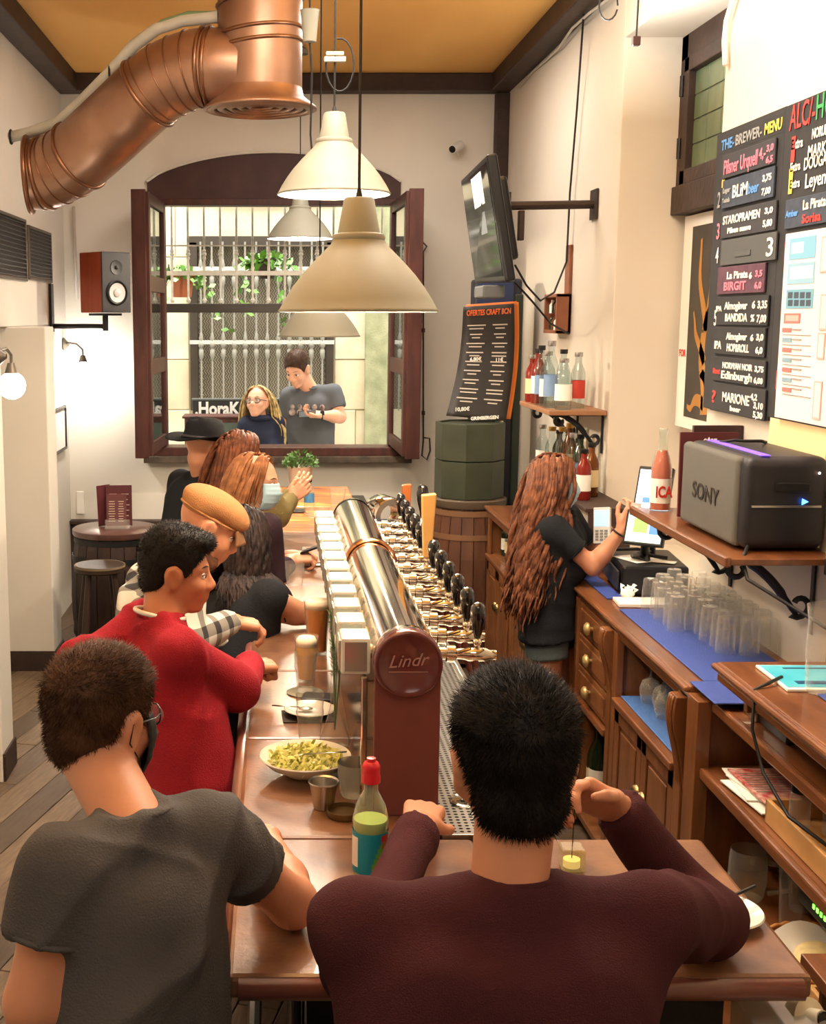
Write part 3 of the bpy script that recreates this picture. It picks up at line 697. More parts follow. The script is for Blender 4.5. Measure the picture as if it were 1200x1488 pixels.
# ---------------------------------------------------------------- street outside
YF = 12.9
b = MB(); b.bb(-6, 7, YB+WT, YF+.2, -.5, -.35); struct(b.build('ground_street', mat('street_paving', (150,142,128), .8, var=.1)))
M_stone = mat('pale_facade_stone', (226,212,180), .9, rgb2=(198,182,148), scale=2.2, bump=.25, bscale=9, detail=8)
fw0, fw1 = P(283,460,YF).x, P(478,460,YF).x; fz0 = P(400,596,YF).z; fz1 = P(400,352,YF).z
fac = struct(thing('wall_street', None, None, (0,YF,-.4)))
def stone(x0,x1,z0,z1,dy,m): q = MB(); q.bb(x0+.004,x1-.004,YF+dy,YF+.3,z0+.004,z1-.004); q.build('stone_block', m, fac, bevel=.006)
q = MB(); q.bb(-6, fw0, YF+.03, YF+.3, -.5, 9); q.bb(fw1, 7, YF+.03, YF+.3, -.5, 9); q.bb(fw0,fw1,YF+.03,YF+.3,-.5,fz0); q.bb(fw0,fw1,YF+.03,YF+.3,fz1,9); q.build('mortar_bed', M_stone, fac)
rs = random.Random(9); ms = [M_stone, mat('pale_facade_stone_b', (214,200,168), .9, rgb2=(190,172,140), scale=3, bump=.2), mat('pale_facade_stone_c', (232,222,196), .9, rgb2=(208,194,162), scale=3, bump=.2)]
zz = -.3; row = 0
while zz < 4.4:
    h_ = .52; x = -2.6-(row%2)*.5
    while x < 3.2:
        wd = rs.uniform(.7,1.05)
        for (a0, a1) in ([(x, min(x+wd, fw0-.06))] if x < fw0-.06 else [])+([(max(x, fw1+.06), x+wd)] if x+wd > fw1+.1 else []) if (zz+h_ > fz0 and zz < fz1) else [(x, x+wd)]:
            if a1-a0 > .1: stone(a0, a1, zz, zz+h_, rs.uniform(.0,.018), rs.choice(ms))
        x += wd
    zz += h_; row += 1
q = MB(); gx = P(550,460,YF-.1).x; q.bb(gx-.13, gx+.13, YF-.12, YF, -.4, 5); struct(q.build('trim_6', mat('mossy_pilaster', (176,172,134), .9, rgb2=(130,134,98), scale=5, detail=8, bump=.3), bevel=.01))
fg = thing('street_window', 'large street window across the lane with turned iron bars over a dark mesh screen', 'window', ((fw0+fw1)/2, YF, fz0))
part('surround', mat('dark_window_surround', (66,56,44), .7), fg, (fw0-.05,fw0+.03,YF-.03,YF+.12,fz0,fz1),(fw1-.03,fw1+.05,YF-.03,YF+.12,fz0,fz1),(fw0-.05,fw1+.05,YF-.03,YF+.12,fz1-.03,fz1+.06))
part('backing', mat('dim_screen_backing', (120,112,96), .9), fg, (fw0,fw1,YF+.14,YF+.16,fz0,fz1), bevel=0)
q = MB(); nz = 60; nx = 48
for i in range(nx):
    x = fw0+.03+(fw1-fw0-.06)*i/nx; pts = [(x+(.012 if k%2 else -.012)+.012, YF+.10+.02*math.sin(i*.8), fz0+(fz1-fz0)*k/nz) for k in range(nz+1)]; q.tube(pts, .0038, 3, cap=False)
o = q.build('wire_mesh', mat('tan_wire_mesh', (176,164,140), .6), fg, fix=False); o['kind'] = 'stuff'
for i in range(12):
    x = fw0+.07+(fw1-fw0-.14)*i/11; q = MB(); q.cyl((x,YF-.1,fz0), (x,YF-.1,fz1), .010, n=8)
    zc_ = P(400,500,YF).z
    for zq in (zc_, P(400,395,YF).z): q.lathe([(.011,zq-.16),(.024,zq-.12),(.026,zq-.06),(.014,zq-.04),(.030,zq-.02),(.030,zq+.01),(.015,zq+.03),(.022,zq+.06),(.011,zq+.12)], (x,YF-.1,0), 8)
    q.build('bar', mat('dull_far_iron', (150,146,132), .6), fg, smooth=True)
for zq in (P(400,497,YF).z, P(400,391,YF).z): q = MB(); q.bb(fw0-.05, fw1+.05, YF-.115, YF-.085, zq-.02, zq+.02); q.build('rail', M_bars, fg)
# shop board across the lane
yb = 11.6; s0 = P(280,582,yb); s1 = P(420,606,yb)
t = thing('shop_sign', 'black board lettered HORAK in white brush letters outside the window', 'sign', (s0.x, yb, s1.z))
part('board', mat('sign_black', (40,42,42), .7), t, (s0.x, s1.x, yb, yb+.03, s1.z, s0.z)); part('sign_frame', mat('sign_rim', (96,100,96), .7), t, (s0.x-.01,s1.x+.01,yb-.005,yb+.03,s0.z,s0.z+.02),(s0.x-.01,s1.x+.01,yb-.005,yb+.03,s1.z-.02,s1.z))
for x_ in (s0.x+.03, s1.x-.06): part('sign_leg', M_iron, t, (x_,x_+.03,yb+.03,yb+.06,-.35,s0.z))
text('.HoraK', .165, M_chalk, t, (s0.x+.02, yb-.002, s1.z+.025), (1,0,0), (0,0,1), width=(s1.x-s0.x)*.47, bold=.006)
text('.MJ', .10, M_chalk, t, (s0.x+(s1.x-s0.x)*.80, yb-.002, s1.z+.04), (1,0,0), (0,0,1))
t2 = P(268,608,11.2); t = thing('street_cabinet', 'low dark red cabinet under the lettered board across the lane', 'cabinet', (t2.x+.3, 11.3, -.35))
part('body', M_red_wood, t, (t2.x, t2.x+.75, 11.2, 11.5, -.35, t2.z)); part('top', M_red_wood, t, (t2.x-.02, t2.x+.77, 11.18, 11.5, t2.z, t2.z+.02))
part('door', mat('dull_green_panel', (74,88,80), .6), t, (t2.x+.16, t2.x+.7, 11.185, 11.2, .1, t2.z-.04))

# ---------------------------------------------------------------- right niche window with green leaded panes
nw = struct(thing('window_4', None, None, (XN, (NY0+NY1)/2, NZ0)))
XNf = XN-.02
part('frame', M_beam, nw, (XNf-.03,XNf+.06,NY0,NY0+.07,NZ0,NZ1),(XNf-.03,XNf+.06,NY1-.10,NY1,NZ0,NZ1),(XNf-.03,XNf+.06,NY0,NY1,NZ1-.12,NZ1),(XNf-.05,XNf+.06,NY0,NY1,NZ0-.02,NZ0+.12))
part('sash', M_beam, nw, (XNf-.045,XNf,NY1-.17,NY1-.10,NZ0+.12,NZ1-.12),(XNf-.045,XNf,NY0+.07,NY0+.13,NZ0+.12,NZ1-.12),(XNf-.045,XNf,NY0+.07,NY1-.1,NZ0+.12,NZ0+.19),(XNf-.045,XNf,NY0+.07,NY1-.1,NZ1-.19,NZ1-.12))
Mg = mat('green_bottle_glass', (112,128,96), .25, rgb2=(84,104,78), scale=4, stretch=(1,1,.6))
for i in range(6):
    for j in range(4):
        y0 = NY0+.13+(NY1-.17-NY0-.13)*i/6; y1 = NY0+.13+(NY1-.17-NY0-.13)*(i+1)/6; z0 = NZ0+.19+(NZ1-NZ0-.38)*j/4; z1 = z0+(NZ1-NZ0-.38)/4
        q = MB(); q.bb(XNf-.010, XNf-.004, y0+.003, y1-.003, z0+.003, z1-.003); q.build('pane', Mg, nw, bevel=.003)
part('lead_backing', mat('dull_lead', (92,98,78), .6), nw, (XNf-.004,XNf+.01,NY0+.1,NY1-.12,NZ0+.15,NZ1-.15), bevel=0)
for z in (NZ0+.3, NZ1-.25): q = MB(); q.cyl((XNf-.05,NY1-.09,z-.05),(XNf-.05,NY1-.09,z+.05),.012,n=8); q.build('hinge', M_iron, nw)

# ================================================================ DUCT, LAMPS AND WALL FITTINGS
dv = P(378,160,6.3); t = thing('ventilation_duct', 'copper coloured ventilation duct hanging from the ceiling at upper left', 'duct', (dv.x, 6.3, dv.z))
r0 = .205
q = MB(); q.cyl((dv.x,6.3,dv.z+.06), (dv.x,6.3,ZC), r0, n=40); q.build('drop_pipe', M_copper, t, smooth=True)
for z in (.30,.36,.50,.56,.74): 
    q = MB(); q.tube([(dv.x+math.cos(a)*(r0+.003), 6.3+math.sin(a)*(r0+.003), dv.z+z+.02*math.cos(a)) for a in [2*math.pi*i/40 for i in range(40)]], .009, 8, closed=True); q.build('seam_ring', M_copper2, t, smooth='all')
q = MB(); q.lathe([(r0,.10),(.215,.06),(.25,.03),(.275,.012),(.278,0),(.265,-.004),(.255,.010)], dv, 44); q.build('diffuser_collar', M_copper, t, smooth='all')
for i, r in enumerate((.235,.19,.145,.10,.055)):
    q = MB(); q.lathe([(r+.022,-.002+.006*i),(r,-.010+.004*i),(r-.012,.004+.004*i),(r-.006,.02)], dv, 40); q.build('diffuser_cone', M_copper, t, smooth='all')
q = MB(); q.lathe([(.25,.02),(.0,.025)], dv, 30); q.build('diffuser_back', mat('dark_copper', (90,50,30), .5, .5), t)
pp = [P(345,100,6.3), P(312,98,6.3), P(288,99,6.32), P(262,107,6.35), P(236,120,6.38), P(208,142,6.42), P(180,168,6.5), P(150,196,6.56), P(122,221,6.64), P(98,238,6.7), P(76,249,6.74), P(58,253,6.76), P(42,254,6.76)]
fine = []
for i in range(len(pp)-1):
    a, b_, c, d = pp[max(i-1,0)], pp[i], pp[i+1], pp[min(i+2,len(pp)-1)]
    for k in range(4):
        u = k/4; fine.append(.5*((2*b_)+(c-a)*u+(2*a-5*b_+4*c-d)*u*u+(3*b_-a-3*c+d)*u**3))
fine.append(pp[-1]); RD = .183
q = MB(); q.tube(fine, RD, 36); q.build('elbow_pipe', M_copper, t, smooth=True)
def ringat(i, r=RD, th=.007, name='seam_ring'):
    a, c = fine[max(i-1,0)], fine[min(i+1,len(fine)-1)]; d = (c-a).normalized(); u_, w_ = ortho(d); q = MB()
    q.tube([fine[i]+(u_*math.cos(s)+w_*math.sin(s))*(r+.002) for s in [2*math.pi*k/36 for k in range(36)]], th, 6, closed=True); q.build(name, M_copper2, t, smooth='all')
for i in (5,6,9,12,15,18,19,33,36,39,42,44): ringat(i, th=.011 if i in (5,6,19,33,42) else .004)
ringat(len(fine)-1, RD+.008, .014, 'end_collar')
q = MB(); ip = [P(16,199,6.86), P(45,192,6.8), P(85,178,6.7), P(120,146,6.6), P(160,105,6.5), P(195,66,6.42), P(228,42,6.38), P(265,30,6.35), P(318,24,6.3), P(340,24,6.3)]
t2 = thing('insulated_pipe', 'grey white insulated pipe and cable clipped along the top of the copper duct', 'pipe', ip[0]); q.tube(ip, .030, 12); q.build('pipe_sleeve', mat('grey_insulation', (186,184,172), .8, var=.1, bump=.2), t2, smooth='all')
q = MB(); q.tube([p+V((.03,-.02,.03 if 2 < i < 8 else .01)) for i, p in enumerate(ip)], .011, 8); q.build('green_cable', mat('green_cable', (112,138,100), .6), t2, smooth='all', label='thin green cable')
for i in (0,4,8): q = MB(); q.tube([ip[i]+V((0,math.cos(a)*.036,math.sin(a)*.036)) for a in [2*math.pi*k/14 for k in range(14)]], .006, 5, closed=True); q.build('clip', M_iron, t2)
# pendant lamps
M_shade = mat('warm_grey_enamel_shade', (142,139,124), .5, spec=.35); M_shin = mat('white_shade_lining', (245,240,228), .5)
M_bulb = mat('glowing_bulb', (255,236,205), .5, emit=14, ecol=(255,222,178)); M_cord = mat('black_cord', (24,22,22), .6)
def pendant(lbl, px, py, wpx, yy, en, loops=False):
    c = P(px, py, yy); RR = .225; t = thing('pendant_lamp', lbl, 'lamp', c, 'bell shaped pendant lamps over the bar')
    pr = [(1.0,0),(1.01,.012),(.985,.04),(.92,.16),(.83,.30),(.715,.45),(.58,.60),(.45,.73),(.35,.83),(.315,.90)]
    q = MB(); q.lathe([(a*RR,h*RR) for a,h in pr], c, 48); so = q.build('lamp_shade', M_shade, t, smooth='all')
    q = MB(); q.lathe([((a-.014)*RR,(h-.005)*RR) for a,h in pr]+[(0,.88*RR)], c, 48); q.build('shade_lining', M_shin, so, smooth='all')
    q = MB(); q.lathe([(.325*RR,.88*RR),(.335*RR,.91*RR),(.32*RR,.95*RR),(.265*RR,.97*RR),(.19*RR,1.38*RR),(.17*RR,1.40*RR),(0,1.41*RR)], c, 32); q.build('lamp_neck', M_shade, t, smooth=True)
    q = MB(); q.ball(c+V((0,0,.055)), (.034,.034,.045)); q.build('bulb', M_bulb, t, smooth='all')
    q = MB(); q.cyl(c+V((0,0,.09)), c+V((0,0,.2)), .022); q.build('bulb_holder', M_black, t)
    q = MB(); q.tube([c+V((0,0,1.38*RR)), c+V((0,0,1.5*RR))], [.012,.006], 10); q.tube([c+V((0,0,1.4*RR)), V((c.x,c.y,ZC-.02))], .0045, 6); q.build('cord', M_cord, t)
    q = MB(); q.lathe([(.05,0),(.048,.03),(.02,.05),(0,.05)][::-1], (c.x,c.y,ZC-.05), 20); q.build('ceiling_rose', M_shade, t, smooth=True)
    if loops:
        q = MB(); zb_ = c.z+1.4*RR+.20; q.box((c.x,c.y,zb_), (.085,.03,.02)); q.box((c.x,c.y,zb_+.022), (.07,.025,.014)); q.build('cord_clamp', mat('cord_clamp', (190,180,160), .6), t, bevel=.003)
        q = MB(); q.tube([(c.x+.02+.055*math.sin(a), c.y, zb_-.02+.10*math.cos(a)) for a in [i*.35-.2 for i in range(16)]], .004, 6); q.build('cord_loop', M_cord, t)
    point_light('bulb_light', c+V((0,0,.03)), en, WARM, .04, t)
pendant('largest bell shaped pendant lamp, nearest of the row over the bar', 520, 453, 225, 3.56, 46)
pendant('upper pendant lamp just behind the nearest one, with a looped cord', 485, 283, 164, 5.07, 46, True)
pendant('small low pendant lamp half hidden under the rim of the nearest one', 464, 489, 118, 6.9, 80)
pendant('small high pendant lamp farthest back, in front of the window', 436, 347, 95, 8.65, 105)
# grey hanging cable connector by the duct
c = P(450,38,5.6); t = thing('cable_connector', 'grey cone shaped cable cup hanging beside the copper duct', 'connector', c)
q = MB(); q.lathe([(0,-.07),(.028,-.065),(.040,.06),(.043,.065),(0,.07)], c, 20); q.build('cup', M_shade, t, smooth=True)
q = MB(); q.tube([c+V((0,0,.06)), c+V((0,0,ZC-c.z))], .005, 6); q.tube([c-V((0,0,.06)), c+V((.01,0,-.2)), c+V((.005,0,-.45)), c+V((.02,0,-.62))], .005, 6); q.build('cable', M_cord, t)
c = P(924,60,5.2); t = thing('hanging_plug', 'small dark socket hanging on a thin cable at the top near the wall niche', 'socket', c)
q = MB(); q.box(c, (.03,.03,.035)); q.build('socket', mat('dark_brown_plastic', (60,32,26), .5), t, bevel=.003); q = MB(); q.tube([c, V((c.x+.01,c.y,ZC))], .004, 6); q.build('cable', M_cord, t)

# left wall vents
def vent(lbl, pts):
    ys = sorted(PX(px, py, XL).y for px, py in pts); zs_ = sorted(PX(px, py, XL).z for px, py in pts); y0, y1, z0, z1 = ys[0], ys[-1], (zs_[0]+zs_[1])/2, (zs_[2]+zs_[3])/2
    t = thing('wall_vent', lbl, 'vent', (XL, (y0+y1)/2, z0)); fr = mat('vent_frame', (92,84,74), .5)
    part('frame', fr, t, (XL,XL+.015,y0,y0+.025,z0,z1),(XL,XL+.015,y1-.025,y1,z0,z1),(XL,XL+.015,y0,y1,z0,z0+.02),(XL,XL+.015,y0,y1,z1-.02,z1)); part('backing', M_black, t, (XL,XL+.003,y0,y1,z0,z1), bevel=0)
    for i in range(13):
        z = z0+.03+(z1-z0-.06)*i/12; q = MB(); q.box((XL+.009,(y0+y1)/2,z), (.014,y1-y0-.04,.004), Matrix.Rotation(.6,3,'Y')); q.build('slat', mat('vent_slat', (60,60,64), .4), t)
vent('louvred dark wall vent at the far left edge, nearer of the two', [(-45,290),(35,318),(-45,402),(35,405)])
vent('louvred dark wall vent beside the duct end, farther of the two', [(41,326),(72,340),(41,404),(72,413)])
# bookshelf speaker on bracket
c = P(152,411,8.75); Rz = Matrix.Rotation(math.radians(42), 3, 'Z'); fx = Rz@V((0,-1,0)); rx = Rz@V((1,0,0))
t = thing('bookshelf_speaker', 'red wooden bookshelf speaker with black front on a wall bracket at left', 'speaker', c)
hh, ww, dd = .41, .235, .26
q = MB(); q.box(c, (ww, dd, hh), Rz); q.build('cabinet', mat('cherry_veneer', (150,66,38), .4, var=.15, scale=6, stretch=(4,4,.5)), t, bevel=.005)
q = MB(); q.box(c+fx*(dd/2+.006), (ww, .014, hh), Rz); q.build('front_panel', mat('speaker_front', (46,46,50), .5), t, bevel=.004)
fo = c+fx*(dd/2+.013)
q = MB(); q.lathe([(.085,0),(.085,.008),(.078,.012),(.074,.006),(.06,.002),(.04,-.004+.002)], fo+V((0,0,-.07)), 30, axis=fx); q.build('surround_ring', M_black, t, smooth=True)
q = MB(); q.lathe([(.066,.009),(.05,.004),(.03,.004),(.026,.012),(.012,.018),(0,.019)], fo+V((0,0,-.07)), 30, axis=fx); q.build('woofer', mat('white_cone', (205,205,205), .45), t, smooth=True)
q = MB(); q.lathe([(.05,0),(.048,.005),(.03,.003),(.014,.003),(.012,.010),(0,.013)], fo+V((0,0,.10)), 26, axis=fx); q.build('tweeter', M_black, t, smooth=True)
bk = thing('speaker_bracket', 'black steel wall bracket under the red wooden speaker', 'bracket', (XL, c.y+.35, c.z-.25))
q = MB(); wq = V((XL+.02, c.y+.28, c.z-.30)); q.bb(XL+.002, XL+.02, wq.y-.05, wq.y+.05, wq.z-.04, wq.z+.30); q.tube([wq, V((c.x-.02,c.y+.02,wq.z))], .018, 8); q.cyl((c.x,c.y,wq.z-.03),(c.x,c.y,c.z-hh/2-.005),.02); q.box((c.x,c.y,c.z-hh/2-.012),(.14,.2,.016),Rz); q.build('arm', M_iron, bk)
pa = P(107,300,YB-.03); q = MB(); q.tube([(pa.x,YB-.03,pa.z), (pa.x,YB-.03,2.7), (pa.x+.01,YB-.04,c.z-.1)], .012, 8); tag(q.build('wall_cable', mat('pale_cable', (200,194,184), .6), None, smooth='all'), 'pale cable conduit running down the back left corner above the speaker', 'cable')
# wall lamps
def wall_lamp(lbl, base, tip, globe, en):
    t = thing('wall_lamp', lbl, 'lamp', base); d = (tip-base)
    q = MB(); q.lathe([(0,0),(.045,.0),(.05,.012),(.03,.03),(.012,.05)], base, 20, axis=V((1,0,0))); q.build('wall_plate', mat('aged_brass_grey', (110,102,92), .4, .6), t, smooth=True)
    q = MB(); q.tube([base, base+d*.3+V((0,0,.03)), base+d*.7+V((0,0,.045)), tip+V((0,0,.02)), tip-V((0,0,.03))], .008, 8); q.tube([tip-V((0,0,.02)), tip-V((0,0,.07))], [.018,.034], 16); q.build('arm', mat('aged_brass_grey', (110,102,92), .4, .6), t, smooth=True)
    g = tip-V((0,0,.07+globe*.9)); q = MB(); q.ball(g, globe, 20, 12); q.build('globe', mat('lit_globe', (255,250,240), .5, emit=7, ecol=(255,246,230)), t, smooth='all')
    point_light('globe_light', g+V((.0,-.0,0)), en, (1,.93,.82), globe*1.05, t)
    return g
bp = PX(93,500,XL+.01); wall_lamp('small curved wall lamp in the bright corner left of the window', V((XL,bp.y-.0,bp.z)), V((XL+.17,bp.y-.12,bp.z-.06)), .035, 190)
t1 = P(18,521,6.15); wall_lamp('round glowing globe wall lamp at the far left edge', V((P(7,700,5.95).x, 5.85, t1.z+.02)), V((t1.x, 6.12, t1.z)), .068, 20)
# little framed picture
y0, y1 = PX(86,600,XL).y, PX(102,600,XL).y; z0, z1 = PX(94,652,XL).z, PX(94,588,XL).z
t = thing('picture_frame', 'thin black picture frame with pale print on the left wall', 'picture', (XL, (y0+y1)/2, z0)); y0, y1 = 8.95, 9.5
part('frame', M_black, t, (XL,XL+.02,y0,y0+.02,z0,z1),(XL,XL+.02,y1-.02,y1,z0,z1),(XL,XL+.02,y0,y1,z0,z0+.02),(XL,XL+.02,y0,y1,z1-.02,z1)); part('print', M_paper, t, (XL,XL+.008,y0+.01,y1-.01,z0+.01,z1-.01))
q = MB(); sw = P(293/2.5+0,825/2.5+400,YB); q.bb(sw.x-.03,sw.x+.03,YB-.02,YB,sw.z-.09,sw.z+.09); tag(q.build('cable_box', M_paper, None, bevel=.003), 'small white socket box low in the bright left corner', 'socket')

# barrel builder
def barrel(lbl, c, H, rt, rb, m, top_m, hoop_m, name='barrel_table', tilt=0):
    t = thing(name, lbl, 'barrel', c); n = 20; c = V(c)
    for i in range(n):
        q = MB(); a0 = 2*math.pi*(i+.03)/n; a1 = 2*math.pi*(i+.97)/n; vs = []
        for k in range(7):
            z = H*.97*k/6; r = rt+(rb-rt)*math.sin(math.pi*k/6)
            for a in (a0, a1):
                for rr in (r, r-.02): vs.append(c+V((math.cos(a)*rr, math.sin(a)*rr, z)))
        fs = []
        for k in range(6):
            o = 4*k; fs += [(o,o+2,o+6,o+4),(o+1,o+5,o+7,o+3),(o,o+4,o+5,o+1),(o+2,o+3,o+7,o+6)]
        fs += [(0,1,3,2),(24,26,27,25)]; q.add(vs, fs); q.build('stave', m, t)
    for z in (.06,.2,.78,.92):
        r = rt+(rb-rt)*math.sin(math.pi*z/.97); q = MB(); q.lathe([(r+.001,z*H-.018),(r+.005,z*H-.018),(r+.005,z*H+.018),(r+.001,z*H+.018)], c, 40); q.build('hoop', hoop_m, t, smooth=True)
    q = MB(); q.lathe([(0,H*.95),(rt+.015,H*.95),(rt+.02,H*.96),(rt+.02,H-.006),(rt+.012,H),(0,H)], c, 40); q.build('barrel_top', top_m, t, smooth=True); return t
M_bdark = mat('dark_barrel_wood', (62,44,38), .5, rgb2=(44,30,26), scale=6, stretch=(3,3,.6), bump=.1)
bc = PZ(168,766,.85); barrel('dark barrel table with a red menu stand in the back left corner', (bc.x,bc.y,0), .85, .262, .30, M_bdark, mat('barrel_top', (104,74,66), .3, rgb2=(84,58,52), scale=6, coat=.4), M_iron)
def stool(lbl, c, H, r, m, rim=None):
    t = thing('bar_stool', lbl, 'stool', c); c = V(c)
    q = MB(); q.lathe([(0,H-.05),(r*.9,H-.045),(r,H-.035),(r,H-.01),(r*.94,H),(0,H-.006)], c, 30); q.build('seat', m, t, smooth=True)
    q = MB(); q.lathe([(r*.96,H-.004),(r*1.01,H-.0),(r*1.02,H-.012)], c, 30); q.build('seat_rim', rim or m, t, smooth=True)
    f_ = []
    for i in range(4):
        a = math.pi/4+i*math.pi/2+.25; top = c+V((math.cos(a)*r*.7, math.sin(a)*r*.7, H-.04)); bot = c+V((math.cos(a)*r*1.25, math.sin(a)*r*1.25, 0)); f_.append((top,bot))
        q = MB(); q.tube([top, top.lerp(bot,.45), bot], [.018,.024,.017], 8); q.build('leg', m, t, smooth=True)
    for i in range(4):
        for k in (.62 if i%2 else .7,):
            a = f_[i][0].lerp(f_[i][1],k); b2 = f_[(i+1)%4][0].lerp(f_[(i+1)%4][1],k); q = MB(); q.tube([a,b2], .011, 8); q.build('stretcher', rim or m, t, smooth=True)
M_stool = mat('dark_stool_wood', (58,44,36), .45, bump=.1); M_rim = mat('worn_stool_edge', (120,104,80), .5)
s_ = PZ(145,820,.72); stool('dark wooden bar stool with a worn round rim in front of the barrel table', (s_.x, s_.y, 0), .72, .155, M_stool, M_rim)
# menu stand on barrel
M_menu = mat('dark_burgundy_menu', (84,34,38), .5); M_menu_txt = mat('menu_print', (200,180,160), .8)
c = V((bc.x-.02, bc.y+.02, .852)); t = thing('menu_stand', 'burgundy menu cards standing in a clear holder on the dark barrel table', 'menu', c)
def card(par, c, w_, h_, a, lean, m, name='menu_card', th=.004, lines=8, mt=None, title=None):
    R = Matrix.Rotation(a,3,'Z')@Matrix.Rotation(lean,3,'X'); c = V(c); q = MB(); q.box(c+R@V((0,0,h_/2)), (w_,th,h_), R); o = q.build(name, m, par, bevel=.001)
    if lines:
        q = MB(); rr = random.Random(int(w_*1e4))
        for i in range(lines):
            for s in (-1,1):
                l = w_*rr.uniform(.22,.36); q.box(c+R@V((s*w_*.23, -th/2-.0006, h_*(.78-.66*i/lines))), (l,.0008,h_*.018), R)
        q.build('printed_lines', mt or M_menu_txt, o)
    if title: text(title, h_*.09, mt or M_menu_txt, o, c+R@V((0,-th/2-.0005,h_*.86)), R@V((1,0,0)), R@V((0,0,1)), align='CENTER')
    return R, o
card(t, c+V((-.055,.03,0)), .12, .27, .9, -.05, M_menu, lines=0); card(t, c+V((.04,.02,0)), .17, .27, .08, -.05, M_menu, lines=5); card(t, c+V((.03,-.05,0)), .13, .22, .05, -.16, mat('menu_front', (92,44,46), .5), lines=9)
q = MB(); q.bb(c.x-.04,c.x+.12,c.y-.10,c.y-.02,.852,.862); q.bb(c.x-.04,c.x+.12,c.y-.085,c.y-.08,.86,.91); q.build('clear_holder', M_glass, t)

# ================================================================ THE BAR
ZB = 1.07; BX0, BX1 = -.085, .37
t = thing('bar_counter', 'long copper brown bar counter with worn top running to the window', 'bar counter', (.2, 4.5, 0))
M_barbody = mat('black_bar_front', (30,26,26), .5, bump=.1)
q = MB(); q.bb(.06,.37,2.35,8.35,0,ZB-.046); q.bb(.37,.60,2.6,8.35,0,ZB-.052); q.bb(.06,.86,2.20,2.58,0,ZB-.046); q.build('bar_body', M_barbody, t)
for i in range(8): y = 2.66+.72*i; part('front_panel', M_barbody, t, (.035,.06,y,y+.66,.18,.95), bevel=.008)
ys = [2.03,2.62,3.28,3.94,4.6,5.26,5.92,6.6]
def slab(x0,x1,y0,y1,m=M_bar): q = MB(); q.bb(x0,x1,y0+.0015,y1-.0015,ZB-.045,ZB); return q.build('top_panel', m, t, bevel=.010)
slab(BX0,.44,ys[0],ys[1]); slab(.443,.95,ys[0],ys[1])
for i in range(1,7): slab(BX0, BX1, ys[i], ys[i+1])
M_paint = mat('painted_streaks', (214,150,60), .35, coat=.4); nt = M_paint.node_tree; b_ = nt.nodes['Principled BSDF']
tc = nt.nodes.new('ShaderNodeTexCoord'); mp = nt.nodes.new('ShaderNodeMapping'); mp.inputs['Scale'].default_value = (1.2,7,1); nz_ = nt.nodes.new('ShaderNodeTexNoise'); nz_.inputs['Scale'].default_value = 1.6; nz_.inputs['Detail'].default_value = 5
nt.links.new(tc.outputs['Object'], mp.inputs[0]); nt.links.new(mp.outputs[0], nz_.inputs[0]); rp = nt.nodes.new('ShaderNodeValToRGB'); e = rp.color_ramp.elements
e[0].position = .3; e[0].color = lin((120,84,60)); e[1].position = .75; e[1].color = lin((232,204,120))
for pz, cc in ((.40,(206,96,50)),(.46,(226,150,66)),(.52,(150,104,72)),(.57,(214,110,60)),(.63,(236,184,84))): x = e.new(pz); x.color = lin(cc)
nt.links.new(nz_.outputs[0], rp.inputs[0]); nt.links.new(rp.outputs[0], b_.inputs['Base Color'])
slab(BX0, .40, 6.6, 7.5, M_paint); slab(BX0, .50, 7.5, 8.42, M_paint)
q = MB(); q.tube([(BX0-.004, y, ZB-.022) for y in (2.05,8.42)], .020, 8); q.build('rolled_edge', mat('worn_bar_edge', (120,70,58), .3, coat=.5), t, smooth='all')
q = MB(); q.tube([(BX0+.02, 2.027, ZB-.022), (.93,2.027,ZB-.022)], .020, 8); q.build('rolled_edge', mat('worn_bar_edge', (120,70,58), .3, coat=.5), t, smooth='all')
for x in (-.0, .0): pass
q = MB(); q.tube([(-.06,y,.22) for y in (2.3,8.3)], .02, 8); 
for y in (2.6,4.0,5.4,6.8,8.1): q.tube([(-.06,y,.22),(.06,y,.22)], .012, 8)
q.build('foot_rail', M_steel, t)
# perforated drip tray
t = thing('drip_tray', 'long perforated steel drip tray under the row of beer taps', 'tray', (.5, 3.8, ZB-.02))
q = MB(); x0, x1, y0, y1 = .385, .60, 2.64, 5.05; pz = .0165; z = ZB-.012; nx = int((x1-x0)/pz); ny = int((y1-y0)/pz)
for i in range(nx):
    for j in range(ny):
        cx_ = x0+(i+.5)*pz; cy_ = y0+(j+.5)*pz; h = pz/2; o = [(cx_+a*h, cy_+b*h, z) for a,b in ((-1,-1),(0,-1),(1,-1),(1,0),(1,1),(0,1),(-1,1),(-1,0))]
        k = [(cx_+math.cos(a)*h*.62, cy_+math.sin(a)*h*.62, z) for a in [math.radians(-135+45*s) for s in range(8)]]; q.add(o+k, [(s,(s+1)%8,(s+1)%8+8,s+8) for s in range(8)])
o = q.build('perforated_plate', M_steel, t, fix=False); o['kind'] = 'stuff'
q = MB(); q.bb(x0,x1,y0,y1,ZB-.05,ZB-.045); q.build('basin', mat('dark_steel', (70,66,60), .4, .8), t)
q = MB(); q.bb(x0-.012,x0,y0-.01,y1,ZB-.05,ZB+.004); q.bb(x1,x1+.015,y0-.01,y1,ZB-.05,ZB+.006); q.bb(x0-.012,x1+.015,y0-.012,y0,ZB-.05,ZB+.004); q.bb(x0-.012,x1+.015,y1,y1+.01,ZB-.05,ZB+.004); q.build('tray_rim', M_steel, t, bevel=.002)
q = MB(); q.lathe([(.035,.004),(.042,.006),(.048,.004)], (.47,2.86,ZB-.012), 26); q.lathe([(.016,.004),(.020,.007),(.024,.004)], (.47,2.86,ZB-.012), 20)
